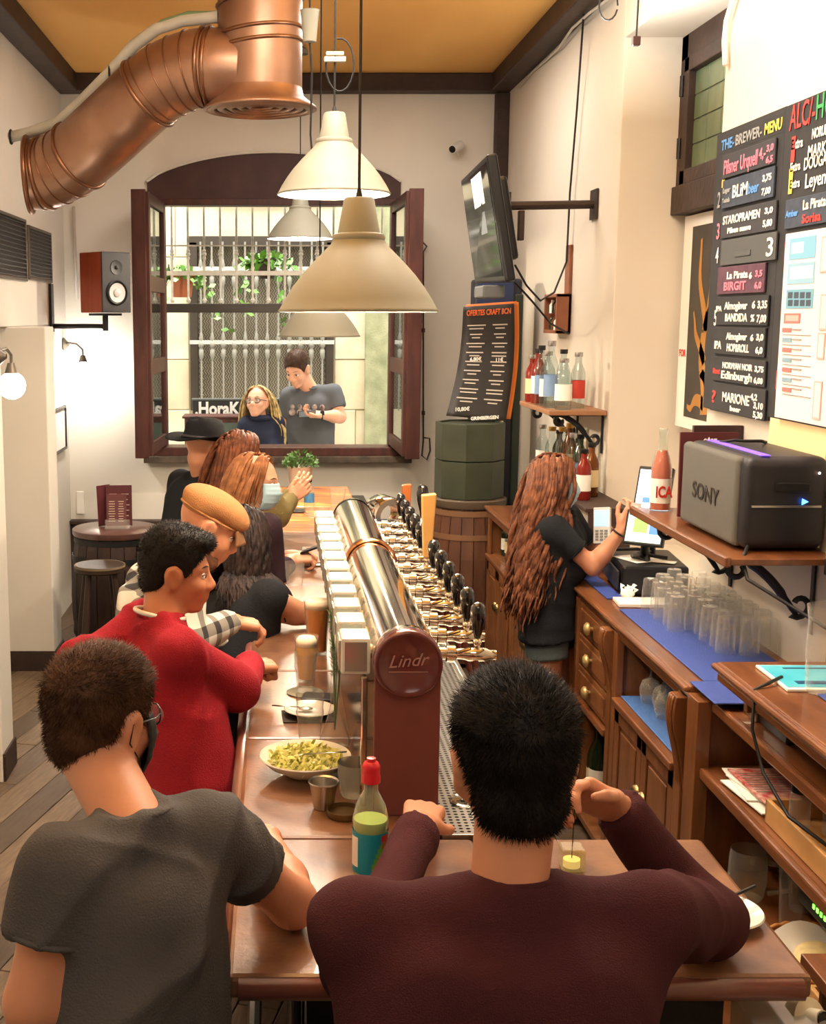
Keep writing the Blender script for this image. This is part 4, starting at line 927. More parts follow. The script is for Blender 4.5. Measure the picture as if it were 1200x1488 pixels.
for a in range(4): q.tube([V((.47+math.cos(a*1.57)*.02,2.86+math.sin(a*1.57)*.02,ZB-.006)), V((.47+math.cos(a*1.57)*.042,2.86+math.sin(a*1.57)*.042,ZB-.006))], .004, 6)
q.build('glass_rinser', M_chrome, t)
# tap tower
TX, TZ, TR = .302, 1.44, .076; TY0, TY1 = 2.74, 4.78
t = thing('beer_tap_tower', 'long chrome beer tap tower with burgundy end cap and black tap handles', 'beer tower', (TX, (TY0+TY1)/2, ZB))
M_cap = mat('burgundy_gloss_plastic', (98,44,42), .22, coat=.5); M_plate = mat('burgundy_panel', (118,64,58), .42)
q = MB(); q.cyl((TX,TY0,TZ),(TX,3.86,TZ),TR,n=48); q.build('pipe', M_chrome, t, smooth=True); q = MB(); q.cyl((TX,3.88,TZ),(TX,TY1,TZ),TR,n=48); q.build('pipe', M_chrome, t, smooth=True)
q = MB(); q.lathe([(TR+.002,-.02),(TR+.010,-.016),(TR+.010,.016),(TR+.002,.02)], (TX,3.87,TZ), 40, axis=(0,1,0)); q.build('joint_collar', mat('copper_collar', (176,120,84), .2, 1), t, smooth='all')
q = MB(); q.lathe([(0,-.018),(TR*.86,-.018),(TR*.93,-.026),(TR*1.03,-.020),(TR*1.05,-.004),(TR*1.05,.012)], (TX,TY0,TZ), 48, axis=(0,1,0)); cap = q.build('end_cap', M_cap, t, smooth='all')
q = MB(); q.lathe([(TR*1.01,0),(TR*1.03,.012),(TR*1.03,.035),(TR*1.005,.04)], (TX,TY0+.006,TZ), 48, axis=(0,1,0)); q.build('chrome_band', M_chrome, t, smooth='all')
text('Lindr', .042, mat('embossed_lettering', (176,132,122), .35), cap, (TX-.047, TY0-.0185, TZ-.008), (1,0,.08), (0,0,1), width=.092, shear=.35)
q = MB(); q.bb(TX-.045,TX+.045,TY0-.0195,TY0-.018,TZ-.018,TZ-.0165); q.build('underline', mat('embossed_lettering', (176,132,122), .35), cap)
q = MB(); q.lathe([(0,.027),(TR,.027),(TR*1.03,.02),(TR*1.03,.0)], (TX,TY1,TZ), 40, axis=(0,1,0)); q.build('rear_cap', M_chrome, t, smooth='all')
part('support_plate', M_plate, t, (TX-.075,TX+.077,TY0+.0,TY0+.02,ZB,TZ-.02), bevel=.003)
part('support_column', M_steel, t, (TX-.06,TX+.06,TY0+.02,TY0+.10,ZB,TZ-.05)); part('support_column', M_steel, t, (TX-.06,TX+.06,3.82,3.92,ZB,TZ-.05)); part('support_column', M_steel, t, (TX-.06,TX+.06,TY1-.12,TY1-.04,ZB,TZ-.05))
part('dark_screen', mat('smoked_screen', (28,32,30), .12), t, (TX-.098,TX-.088,TY0+.06,TY1-.02,ZB+.002,TZ-.05)); part('screen_edge', M_chrome, t, (TX-.102,TX-.086,TY0+.05,TY0+.06,ZB+.002,TZ-.05))
M_hdl = mat('black_gloss_handle', (12,11,16), .08, coat=1)
def tap(i, y, handle):
    o = V((TX+TR-.004, y, TZ-.01)); q = MB(); A = V((1,0,-.03))
    q.lathe([(0,0),(.024,0),(.024,.012),(.015,.014),(.015,.030),(.021,.032),(.021,.052),(.013,.056),(.013,.075),(.017,.085),(.017,.125),(.012,.135),(.012,.150),(0,.152)], o, 14, axis=A)
    q.tube([o+A*.105+V((0,0,.012)), o+A*.105+V((0,0,.042))], [.008,.006], 10); q.tube([o+A*.06+V((0,-.014,.008)), o+A*.085+V((0,-.03,.022))], [.005,.0035], 8)
    q.ball(o+A*.105+V((0,0,.030)), .011, 10, 6)
    tp = q.build('tap', M_chrome, t, smooth=True)
    q = MB(); q.tube([o+A*.10+V((0,0,-.012)), o+A*.105+V((0,0,-.05)), o+A*.12+V((0,0,-.10))], [.009,.008,.006], 10); q.build('spout', mat('amber_spout', (120,62,52), .25), tp, smooth=True)
    b0 = o+A*.105+V((0,0,.040))
    if handle == 'black': q = MB(); q.lathe([(0,0),(.007,0),(.009,.008),(.012,.018),(.0165,.045),(.0185,.062),(.017,.076),(.010,.085),(0,.088)], b0, 16); q.build('tap_handle', M_hdl, tp, smooth='all')
    elif handle == 'wood': q = MB(); q.add([b0+V((x,y_,z)) for x,y_,z in ((-.012,-.012,0),(.014,-.012,0),(.014,.012,0),(-.012,.012,0),(-.02,-.018,.20),(.026,-.018,.205),(.026,.018,.205),(-.02,.018,.20))], [(0,3,2,1),(4,5,6,7),(0,1,5,4),(1,2,6,5),(2,3,7,6),(3,0,4,7)]); q.build('tap_handle', mat('pale_tap_wood', (206,156,88), .5, var=.08, scale=6), tp, bevel=.004, label='tall pale wooden handle')
N = 12
for i in range(N):
    y = TY0+.115+i*.166
    tap(i, y, 'wood' if i == 6 else 'black')
    q = MB(); q.box((TX-TR-.038,y,TZ-.005), (.070,.098,.088)); bd = q.build('badge_box', mat('white_badge_frame', (228,226,215), .25, coat=.4), t, bevel=.006)
    q = MB(); q.box((TX-TR-.074,y,TZ-.005), (.004,.082,.072)); q.build('badge_face', mat('badge_silver', (180,186,176), .2, .7), bd)
    q = MB(); q.box((TX-TR-.038,y-.050,TZ-.005), (.052,.004,.070)); q.build('badge_end', mat('badge_silver', (180,186,176), .2, .7), bd)
    q = MB(); q.cyl((TX-TR-.01,y,TZ-.005),(TX-TR+.006,y,TZ-.005),.018,n=12); q.build('badge_stem', M_chrome, bd)
# second, smaller chrome tower with ornate tap
ty = 5.35; c = V((P(560,748,ty).x, ty, P(560,748,ty).z)); t = thing('beer_font', 'short chrome beer font shaped like a hollow ring beyond the long tap tower', 'beer tower', (c.x, ty, ZB))
q = MB(); pts = []
q.lathe([(.055,-.07),(.078,-.07),(.084,-.06),(.084,.06),(.078,.07),(.055,.07),(.050,.05),(.050,-.05),(.055,-.07)], c, 36, axis=(.35,-1,0)); q.build('ring', M_chrome, t, smooth=True)
q = MB(); q.lathe([(.045,0),(.042,.01),(.02,.02),(.02,c.z-ZB-.07)], (c.x,c.y,ZB), 24); q.build('stem', M_chrome, t, smooth=True)
for a in range(3): q = MB(); q.cyl(c+V((-.08,-.03+a*.04,.02)), c+V((-.12,-.03+a*.04,.025)), .013, n=10); q.build('tap_nozzle', M_chrome, t, smooth=True)
ty = 5.2; c = P(613,775,ty); t = thing('ornate_beer_tap', 'tall ornate silver beer tap with a black knob, beside the first wooden handle', 'beer tap', (c.x, ty, ZB))
q = MB(); q.lathe([(.05,0),(.05,.012),(.024,.03),(.02,.12),(.028,.15),(.03,.19),(.022,.21),(.036,.24),(.040,.27),(.030,.29),(.012,.31),(0,.312)], (c.x,ty,ZB), 24); q.build('column', M_chrome, t, smooth=True)
q = MB(); q.tube([(c.x,ty,ZB+.18),(c.x+.05,ty-.06,ZB+.17),(c.x+.06,ty-.09,ZB+.10)], [.016,.013,.008], 10); q.build('spout', M_chrome, t, smooth=True)
q = MB(); q.lathe([(0,0),(.010,.0),(.012,.02),(.024,.07),(.027,.10),(.020,.13),(0,.14)], (c.x,ty,ZB+.31), 18); q.build('tap_handle', M_hdl, t, smooth='all')
c = P(590,720,5.5); t = thing('wooden_tap_handle', 'orange brown wooden tap handle standing behind the black handles', 'tap handle', (c.x,5.5,ZB))
q = MB(); q.add([V((c.x+x,5.5+y_,z)) for x,y_,z in ((-.016,-.014,ZB+.12),(.016,-.014,ZB+.12),(.016,.014,ZB+.12),(-.016,.014,ZB+.12),(-.020,-.018,1.475),(.022,-.018,1.48),(.022,.018,1.48),(-.020,.018,1.475))], [(0,3,2,1),(4,5,6,7),(0,1,5,4),(1,2,6,5),(2,3,7,6),(3,0,4,7)]); q.build('grip', mat('orange_tap_wood', (196,112,54), .5, var=.08), t, bevel=.004)
q = MB(); q.cyl((c.x,5.5,ZB),(c.x,5.5,ZB+.13),.012); q.build('stem', M_chrome, t)

# ================================================================ BACK COUNTER ALONG THE RIGHT WALL
FX = 1.345; ZW = 1.06; ZR = 1.21; XB = XR-.004
def ubox(name, m, par, *bx, bevel=.003, label=None): return part(name, m, par, *bx, bevel=bevel, label=label)
t = thing('worktop', 'long varnished wooden worktop of the back counter under the blue mats', 'worktop', (1.5, 5.7, ZW-.04))
ubox('top_board', M_oak_h, t, (FX-.03,XB,3.80,7.62,ZW-.04,ZW), bevel=.006); ubox('edge_moulding', M_oak_h, t, (FX-.045,FX-.02,3.80,7.64,ZW-.022,ZW-.002), bevel=.008); ubox('edge_moulding', M_oak_h, t, (FX-.022,FX-.005,3.80,7.64,ZW-.07,ZW-.04), bevel=.006)
for i, (a, b_, x1) in enumerate(((3.84,4.83,1.70),(5.02,5.9,1.45))):
    tag(ubox('bar_mat', M_blue, None, (1.375,x1,a,b_,ZW+.001,ZW+.007)), ['long blue rubber mat under the upturned glasses on the back counter','blue rubber mat on the worktop in front of the barmaid'][i], 'mat')
def panel_door(par, y0, y1, z0, z1, pull=None, arch=True):
    o = ubox('door', M_oak, par, (FX-.02,FX,y0,y1,z0,z1), bevel=.004)
    f = .055
    for bx in ((FX-.028,FX-.02,y0,y0+f,z0,z1),(FX-.028,FX-.02,y1-f,y1,z0,z1),(FX-.028,FX-.02,y0,y1,z0,z0+f),(FX-.028,FX-.02,y0,y1,z1-f,z1)): ubox('frame_strip', M_oak, o, bx, bevel=.003)
    ubox('raised_panel', M_oak, o, (FX-.026,FX-.02,y0+f+.02,y1-f-.02,z0+f+.02,z1-f-.02), bevel=.006)
    if pull is not None:
        q = MB(); q.lathe([(.0,.022),(.014,.020),(.026,.012),(.030,0)], (FX-.028,pull,(z1-.22)), 20, axis=(-1,0,0)); q.build('cup_pull', mat('aged_brass', (150,126,84), .3, .9), o, smooth='all')
def corbel(par, y, ztop, h=.36):
    pr = []
    for i in range(22):
        u = i/21; x = .085*math.cos(u*math.pi*.5)**.8+.020*math.sin(u*math.pi*2.2)*(1-u)+.012; pr.append((x, -h*u))
    q = MB(); q.prism([V((FX-.0,y-.035,ztop))]+[V((FX-x*.62,y-.035,ztop+z)) for x,z in pr]+[V((FX,y-.035,ztop-h))], (0,.07,0)); q.build('scroll_corbel', M_oak, par, bevel=.004)
    q = MB(); 
    for k in (-1,0,1): q.tube([V((FX-x*.62-.003,y+k*.018,ztop+z)) for x,z in pr], .005, 6)
    q.build('corbel_ribs', M_oak, par, smooth='all')
# glass cabinet: open niche above two panelled doors
t = thing('glass_cabinet', 'wooden cabinet with two panelled doors below a niche of wine glasses', 'cabinet', (1.5, 4.25, 0))
ya, yb2 = 3.86, 4.68
ubox('carcass', M_oak, t, (FX,XB,ya,ya+.03,0,ZW-.045),(FX,XB,yb2-.03,yb2,0,ZW-.045),(XB-.02,XB,ya,yb2,0,ZW-.045),(FX,XB,ya,yb2,.02,.06),(FX+.02,XB,ya,yb2,.72,.745))
ubox('stile', M_oak, t, (FX-.03,FX,ya-.02,ya+.05,0,ZW-.045)); ubox('stile', M_oak, t, (FX-.03,FX,yb2-.05,yb2+.0,0,ZW-.045)); ubox('ledge', M_oak_h, t, (FX-.045,FX+.03,ya+.05,yb2-.05,.735,.765), bevel=.006)
ubox('plinth', M_oak, t, (FX-.01,FX,ya,yb2,0,.09)); ym = (ya+yb2)/2; panel_door(t, ya+.055, ym-.003, .10, .725, ym-.035); panel_door(t, ym+.003, yb2-.055, .10, .725, ym+.035)
tag(ubox('bar_mat', mat('light_blue_mat', (70,110,172), .6, bump=.3, bscale=180), None, (FX-.01,XB-.03,ya+.06,yb2-.06,.767,.773)), 'light blue mat lining the wine glass niche of the cabinet', 'mat')
corbel(t, ya+.0, ZW-.045); 
# drawer unit
t = thing('drawer_unit', 'narrow wooden unit with three small drawers and brass shell knobs over an open bay', 'cabinet', (1.5, 5.0, 0))
ya, yb2 = 4.70, 5.30
ubox('carcass', M_oak, t, (FX,XB,yb2-.03,yb2,0,ZW-.045),(FX,XB,ya,ya+.03,0,ZW-.045),(XB-.02,XB,ya,yb2,0,ZW-.045),(FX,XB,ya,yb2,.56,.585),(FX,XB,ya,yb2,.02,.05)); ubox('stile', M_oak, t, (FX-.03,FX,ya,ya+.05,0,ZW-.045)); ubox('stile', M_oak, t, (FX-.03,FX,yb2-.05,yb2,0,ZW-.045)); ubox('shelf_edge', M_oak_h, t, (FX-.04,FX+.02,ya+.05,yb2-.05,.56,.59), bevel=.005)
for i in range(3):
    z0 = .60+.137*i; o = ubox('drawer', M_oak, t, (FX-.024,FX,ya+.06,yb2-.06,z0,z0+.128), bevel=.005); ubox('raised_panel', M_oak, o, (FX-.03,FX-.022,ya+.09,yb2-.09,z0+.022,z0+.106), bevel=.005)
    q = MB(); q.lathe([(.008,0),(.01,.012),(.026,.018),(.028,.026),(.018,.036),(0,.038)], (FX-.028,5.0,z0+.066), 16, axis=(-1,0,0)); q.build('knob', mat('cream_brass_knob', (206,178,120), .3, .5), o, smooth='all')
corbel(t, ya+.02, ZW-.045, .30)
# open recess unit behind the barmaid, and the far units
t = thing('recess_unit', 'open wooden recess with a blue lined shelf behind the barmaid', 'cabinet', (1.5, 5.6, 0))
ubox('carcass', M_oak, t, (XB-.04,XB,5.3,5.95,0,ZW-.045),(FX+.02,XB,5.92,5.95,0,ZW-.045),(FX,XB,5.31,5.95,.76,.79)); ubox('shelf', M_oak_h, t, (FX-.01,XB,5.31,5.92,.40,.43)); ubox('shelf_mat', M_blue, t, (FX,XB-.06,5.33,5.9,.79,.796))
for i, (ya, yb2) in enumerate(((5.96,6.78),(6.80,7.62))):
    t = thing('back_cabinet', ['wooden back cabinet with doors, just beyond the barmaid','farthest wooden back cabinet, next to the barrel and green drum'][i], 'cabinet', (1.5, (ya+yb2)/2, 0))
    ubox('carcass', M_oak, t, (FX,XB,ya,ya+.03,0,ZW-.045),(FX,XB,yb2-.03,yb2,0,ZW-.045),(XB-.02,XB,ya,yb2,0,ZW-.045),(FX+.01,XB,ya,yb2,.74,.765)); ubox('stile', M_oak, t, (FX-.02,FX,ya,ya+.05,0,ZW-.045)); ubox('stile', M_oak, t, (FX-.02,FX,yb2-.05,yb2,0,ZW-.045)); ubox('ledge', M_oak_h, t, (FX-.035,FX+.02,ya,yb2,.735,.76), bevel=.005)
    ym = (ya+yb2)/2; panel_door(t, ya+.055, ym-.003, .10, .725, ym-.03); panel_door(t, ym+.003, yb2-.055, .10, .725, ym+.03)
# near raised unit with open shelves
t = thing('shelf_unit', 'near wooden open shelf unit with a raised top under the blue magazine', 'shelf', (1.5, 3.2, 0))
ya, yb2 = 2.10, 3.78
ubox('top_board', M_oak_h, t, (FX-.035,XB,ya,3.56,ZR-.035,ZR), bevel=.006); ubox('edge_moulding', M_oak_h, t, (FX-.05,FX-.025,ya,3.57,ZR-.024,ZR-.004), bevel=.008); ubox('edge_moulding', M_oak_h, t, (FX-.03,FX-.01,ya,3.57,ZR-.062,ZR-.035), bevel=.006)
ubox('side_panel', M_oak, t, (FX,XB,yb2-.04,yb2,0,ZW-.04)); ubox('back_panel', M_oak, t, (XB-.015,XB,ya,yb2,0,ZR-.035)); ubox('stile', M_oak, t, (FX-.035,FX+.01,3.70,3.80,0,ZW-.02)); ubox('riser', M_oak, t, (FX+.05,XB,3.53,3.555,ZW,ZR-.035))
for z in (ZW-.045, .80, .44, .05): ubox('shelf', M_oak_h, t, (FX+(.03 if z > 1 else 0),XB-.015,ya,3.76,z,z+.025)); ubox('shelf_moulding', M_oak_h, t, (FX-.02+(.03 if z > 1 else 0),FX+.004+(.03 if z > 1 else 0),ya,3.74,z-.01,z+.028), bevel=.007)
tag(ubox('support_post', M_oak, None, (FX-.03,FX+.03,2.66,2.71,0,1.52), bevel=.006), 'upright wooden post at the right edge of the picture in front of the shelves', 'post')
# wall shelf with iron scroll brackets
def scroll(par, x0, x1, y, z, k=1):
    q = MB(); w_ = x1-x0; pts = []
    for i in range(40):
        u = i/39
        if u < .3: a = 2*math.pi*(1-u/.3)*.9; r = .018+.022*(u/.3); pts.append(V((x0+.045+math.cos(a+1.2)*r*k, y, z-.045*k+math.sin(a+1.2)*r*k)))
        elif u < .7: s = (u-.3)/.4; pts.append(pts[11]*(1-s)+V((x1-.05, y, z-.20*k))*s+V((0,0,.03*math.sin(s*math.pi))))
        else: s = (u-.7)/.3; a = -2.4+s*5.0; r = (.045-.028*s)*k; pts.append(V((x1-.045+math.cos(a)*r, y, z-.165*k+math.sin(a)*r)))
    q.tube(pts, [.010*(1.5 if 14 < i < 24 else 1) for i in range(40)], 8, flat=1); q.bb(x1-.006,x1,y-.012,y+.012,z-.26*k,z); q.bb(x0,x1,y-.012,y+.012,z-.008,z); q.build('scroll_bracket', M_iron, par, smooth=True)
t = thing('wall_shelf', 'wooden wall shelf carrying the big black music speaker at right', 'shelf', (1.58, 4.28, 1.455)); ubox('board', M_oak_h, t, (1.405,XB,3.76,4.80,1.458,1.48), bevel=.004); ubox('front_moulding', M_oak_h, t, (1.39,1.41,3.755,4.81,1.452,1.486), bevel=.006)
scroll(t, 1.45, XB, 3.93, 1.458); scroll(t, 1.45, XB, 4.65, 1.458)
t = thing('wall_shelf', 'wooden wall shelf holding spirit bottles beside the tilted television', 'shelf', (1.58, 6.9, 1.71)); ubox('board', mat('pale_shelf_wood', (150,106,72), .5, var=.1), t, (1.44,XB,6.52,7.32,1.705,1.73), bevel=.004); scroll(t, 1.47, XB, 6.60, 1.705, .8); scroll(t, 1.47, XB, 7.15, 1.705, .8)
t = thing('bottle_step', 'low dark wooden step of bottles on the far worktop', 'shelf', (1.63, 6.9, ZW)); ubox('board', M_beam, t, (1.52,XB,6.0,7.4,1.27,1.29)); ubox('support', M_beam, t, (1.54,XB,6.0,6.03,ZW,1.27)); ubox('support', M_beam, t, (1.54,XB,7.37,7.4,ZW,1.27))

# ---------------------------------------------------------------- glassware
LQ = {}
def liquid(name, rgb, rough=.08): return mat(name, rgb, rough, trans=.12, spec=.4, ior=1.33, sss=.4)
def glass_obj(name, lbl, cat, c, prof, group=None, n=22, liq=None, foam=None, m=None, up=False, th=.0022):
    t = thing(name, lbl, cat, c, group); H = prof[-1][1]; c = V(c); f_ = (lambda z: H-z) if up else (lambda z: z)
    inner = [(max(r-th,.0005), max(z, .008)) for r,z in prof if z > .004]
    q = MB(); q.lathe([(0,f_(0.003))]+[(r,f_(z)) for r,z in prof], c, n); q.build('glass_body', m or M_glass, t, smooth=True)
    if liq:
        zl = H*liq[1]; lp = [(r-.001,z) for r,z in inner if z <= zl]
        for i in range(len(inner)-1):
            if inner[i][1] <= zl < inner[i+1][1]: u = (zl-inner[i][1])/(inner[i+1][1]-inner[i][1]); lp.append((inner[i][0]*(1-u)+inner[i+1][0]*u-.001, zl))
        q = MB(); q.lathe([(0,.010)]+lp+[(0,zl)], c, n); q.build('drink', liq[0], t, smooth=True)
        if foam:
            zf = min(zl+foam, H*1.0+.006); rr = lp[-1][0]; q = MB(); q.lathe([(0,zl),(rr,zl),(rr+.0012,zl+(zf-zl)*.6),(rr*.8,zf),(0,zf+.002)], c, n); q.build('foam', mat('beer_foam', (255,238,206), .8), t, smooth='all')
    return t
NONIC = [(.027,0),(.028,.01),(.033,.075),(.0365,.092),(.0375,.102),(.0355,.112),(.0385,.148)]
PINT = [(.030,0),(.031,.01),(.036,.10),(.041,.17)]
TUMB = [(.026,0),(.028,.004),(.031,.05),(.034,.125)]
def onbar(px, py, z=ZB): return PZ(px, py, z)
M_beer = liquid('amber_beer', (232,150,30)); 
c = onbar(473,950)+V((-.03,0,0)); glass_obj('beer_glass', 'tall full pint of amber beer with white foam on the bar', 'glass', (c.x,c.y,ZB+.001), [(r*1.12,z*1.12) for r,z in PINT], liq=(M_beer,.84), foam=.03)
c = onbar(445,990); glass_obj('beer_glass', 'smaller beer with thick foam behind the empty glass on a coaster', 'glass', (c.x,c.y,ZB+.001), NONIC, liq=(liquid('golden_beer',(240,176,52)),.78), foam=.03)
c = onbar(443,1004); t = thing('coaster', 'round glass coaster under the empty bulge sided beer glass', 'coaster', (c.x,c.y-.02,ZB)); q = MB(); q.lathe([(0,0),(.055,0),(.058,.003),(.052,.006),(0,.004)], (c.x,c.y-.02,ZB+.0005), 30); q.build('disc', mat('coaster_glass',(150,146,126),.15,.2), t, smooth=True)
glass_obj('beer_glass', 'empty bulge sided beer glass standing on the round coaster', 'glass', (c.x,c.y-.02,ZB+.007), [(r*.92,z*.82) for r,z in NONIC])
c = onbar(450,1087); glass_obj('beer_glass', 'empty bulge sided beer glass next to the salad bowl', 'glass', (c.x,c.y,ZB+.001), NONIC)
c = onbar(428,850); glass_obj('tumbler', 'clear tumbler by the elbow of the curly haired woman', 'glass', (c.x,c.y,ZB+.001), [(.034,0),(.035,.006),(.040,.05),(.043,.10)])
c = onbar(490,752); glass_obj('tumbler', 'tall flared glass standing on the painted far end of the bar', 'glass', (c.x,c.y,ZB+.001), [(.03,0),(.032,.01),(.04,.10),(.048,.17)])
for i, (px, py) in enumerate(((427,738),(455,752),(470,748))): c = onbar(px,py); glass_obj('tumbler', ['small water glass on a dark tray before the potted plant','small shot glass on the painted bar top, left of the pair','small shot glass on the painted bar top, right of the pair'][i], 'glass', (c.x,c.y,ZB+.001+(.012 if i==0 else 0)), [(.028,0),(.030,.004),(.033,.075 if i==0 else .045)])
c = onbar(427,745); tag(ubox('small_tray', M_black, None, (c.x-.06,c.x+.07,c.y-.02,c.y+.10,ZB+.001,ZB+.011)), 'small black tray under a water glass at the far bar end', 'tray')
# plate, napkin, spoon, wallet
c = onbar(450,1040); t = thing('side_plate', 'small white plate on a dark napkin between the beer glasses', 'plate', (c.x,c.y,ZB)); q = MB(); q.lathe([(0,.004),(.045,.004),(.062,.012),(.075,.018),(.073,.021),(.060,.015),(.044,.008),(0,.008)], (c.x,c.y,ZB+.004), 36); q.build('dish', M_white, t, smooth=True)
t = thing('napkin', 'dark folded napkin sticking out below the small white plate', 'napkin', (c.x,c.y,ZB)); q = MB(); q.box((c.x-.005,c.y-.012,ZB+.0025), (.15,.11,.003), Matrix.Rotation(.05,3,'Z')); q.build('cloth', mat('dark_napkin',(48,40,36),.9), t)
t = thing('spoon', 'steel spoon lying across the small white plate', 'spoon', (c.x-.05,c.y,ZB+.03)); q = MB(); q.tube([(c.x-.11,c.y+.005,ZB+.030),(c.x-.03,c.y+.0,ZB+.026)], [.004,.003], 8, flat=.5); q.ball((c.x-.012,c.y,ZB+.022), (.022,.014,.005), 14, 8); q.build('body', M_steel, t, smooth='all')
c2 = onbar(463,1020); t = thing('wallet', 'small black wallet lying behind the white plate', 'wallet', (c2.x,c2.y,ZB)); q = MB(); q.box((c2.x,c2.y+.01,ZB+.009), (.10,.07,.016), Matrix.Rotation(-.2,3,'Z')); q.build('leather', M_black, t, bevel=.004)
# carafe with rosemary
c = onbar(497,1086)+V((-.02,0,0)); t = glass_obj('carafe', 'slim glass flask holding a rosemary sprig against the tap tower', 'vase', (c.x,c.y,ZB+.001), [(.036,0),(.040,.01),(.038,.03),(.020,.085),(.013,.12),(.012,.26),(.015,.275)])
q = MB(); st_ = MB(); rr = random.Random(3)
for k in range(5):
    a = rr.uniform(0,6.28); p0 = V((c.x,c.y,ZB+.05)); p1 = p0+V((math.cos(a)*.022,math.sin(a)*.022,.30+rr.uniform(0,.05))); st_.tube([p0,p0.lerp(p1,.5)+V((.003,0,0)),p1],.0016,5)
    for j in range(44):
        u = .45+.55*j/44; p = p0.lerp(p1,u); an = rr.uniform(0,6.28); d = V((math.cos(an)*.9,math.sin(an)*.9,.7)).normalized()*.020; wv = d.orthogonal().normalized()*.0016; q.add([p-wv,p+wv,p+d],[(0,1,2)])
so = st_.build('sprig_stem', mat('plant_stem',(70,110,40),.7), t); o = q.build('sprig_leaves', mat('rosemary',(86,116,70),.6), t, fix=False); o['kind'] = 'stuff'
# salad bowl
c = onbar(455,1125)+V((-.02,0,0)); t = thing('salad_bowl', 'wide shallow white bowl of chopped lettuce on the bar', 'bowl', (c.x,c.y,ZB)); 
q = MB(); q.lathe([(0,.002),(.05,.002),(.055,.006),(.095,.028),(.118,.050),(.116,.053),(.09,.034),(.05,.012),(0,.010)], (c.x,c.y,ZB), 44); q.build('dish', M_white, t, smooth=True)
q = MB(); rr = random.Random(8)
for i in range(420):
    a = rr.uniform(0,6.28); r = .092*math.sqrt(rr.random()); z = ZB+.034+.022*(1-(r/.1)**2)+rr.uniform(-.004,.010); p = V((c.x+math.cos(a)*r,c.y+math.sin(a)*r,z)); u_ = V((rr.uniform(-1,1),rr.uniform(-1,1),rr.uniform(-.4,.6))).normalized(); w_ = u_.orthogonal().normalized()*rr.uniform(.003,.007); u_ *= rr.uniform(.010,.026)
    q.add([p-w_,p+u_*.5-w_+V((0,0,.004)),p+u_,p+u_*.5+w_,p+w_],[(0,1,4),(1,3,4),(1,2,3)])
o = q.build('shredded_lettuce', mat('lettuce',(206,206,96),.5,rgb2=(232,226,150),scale=60), t, fix=False); o['kind'] = 'stuff'
q = MB(); q.lathe([(0,0),(.085,0),(.07,.014),(0,.016)], (c.x,c.y,ZB+.024), 28); q.build('lettuce_bed', mat('lettuce_bed',(190,186,100),.7), t, smooth=True)
t = thing('fork', 'steel fork resting in the lettuce bowl', 'fork', (c.x,c.y-.05,ZB+.05)); q = MB(); A = V((c.x+.10,c.y-.07,ZB+.085)); B = V((c.x-.005,c.y-.035,ZB+.066)); q.tube([A,B],[.004,.003],8,flat=.4)
for k in range(4): w_ = V((.3,.95,0))*(.004*(k-1.5)); q.tube([B+w_*.6,B+w_+(B-A).normalized()*.035+V((0,0,-.006))],.0011,5)
q.build('body', M_steel, t, smooth='all')
c = onbar(514,1150)+V((.0,-.02,0)); glass_obj('tumbler', 'short frosted glass standing behind the lettuce bowl, near the tower foot', 'glass', (c.x,c.y,ZB+.001), [(.034,0),(.036,.006),(.040,.05),(.042,.082)], m=mat('frosted_glass',(225,222,205),.25,trans=.7,ior=1.2))
c = onbar(470,1174); t = thing('metal_cup', 'small tapered stainless cup in front of the lettuce bowl', 'cup', (c.x,c.y,ZB)); q = MB(); q.lathe([(0,0),(.022,0),(.024,.004),(.034,.062),(.037,.064),(.036,.067),(.032,.064),(.022,.008),(0,.006)], (c.x,c.y,ZB+.001), 30); q.build('cup_body', M_steel, t, smooth=True)
c = onbar(500,1185); t = thing('tin_lid', 'round brass coloured tin beside the stainless cup', 'tin', (c.x,c.y,ZB)); q = MB(); q.lathe([(0,0),(.040,0),(.042,.003),(.042,.016),(.038,.016),(.037,.006),(0,.005)], (c.x,c.y,ZB+.001), 34); q.build('tin_body', mat('old_brass',(120,100,66),.3,.8), t, smooth=True)
# water bottle with red cap
c = onbar(537,1292); t = thing('drink_bottle', 'plastic bottle with a red cap and blue green label in the foreground', 'bottle', (c.x,c.y,ZB)); s = .95
M_pet = glass('pet_plastic', (240,247,243), .05, 1.4, .10)
pr = [(.026,0),(.031,.006),(.033,.02),(.031,.035),(.033,.05),(.033,.150),(.0345,.156),(.033,.165),(.028,.190),(.017,.215),(.0135,.222),(.0135,.236)]
q = MB(); q.lathe([(0,.004)]+[(r*s*1.13,z*s) for r,z in pr], c, 30); q.build('bottle_body', M_pet, t, smooth='all')
q = MB(); q.lathe([(0,.004),(.034*s,.006),(.036*s,.05),(.036*s,.160*s),(0,.160*s)], c, 28); q.build('drink', liquid('pale_green_drink',(196,214,120)), t, smooth=True)
q = MB(); q.lathe([(.0386*s,.048*s),(.0388*s,.138*s)], c, 40); lab = mat('teal_label',(26,150,172),.35); q.build('label_sleeve', lab, t, smooth='all')
def onc(a, z, r=.0393*s): return c+V((math.sin(a)*r,-math.cos(a)*r,z))
q = MB(); 
for i in range(12):
    a0 = -.1+i*.11; z0 = .05+.004*abs(i-6)*.5; z1 = .05+.075*math.sin((i+1)/13*math.pi)**.8*(.5+i/14)
    q.add([onc(a0,z0*s),onc(a0+.112,z0*s),onc(a0+.112,min(z1,.134)*s),onc(a0,min(z1,.134)*s)],[(0,1,2,3)])
q.build('label_leaf', mat('label_green',(104,176,60),.4), t, fix=False)
q = MB(); q.add([onc(.55+i*.1,.104*s+j*.03*s) for i in range(7) for j in (0,1)], [(2*i,2*i+2,2*i+3,2*i+1) for i in range(6)]); q.build('label_red_mark', mat('label_red',(206,52,52),.4), t, fix=False)
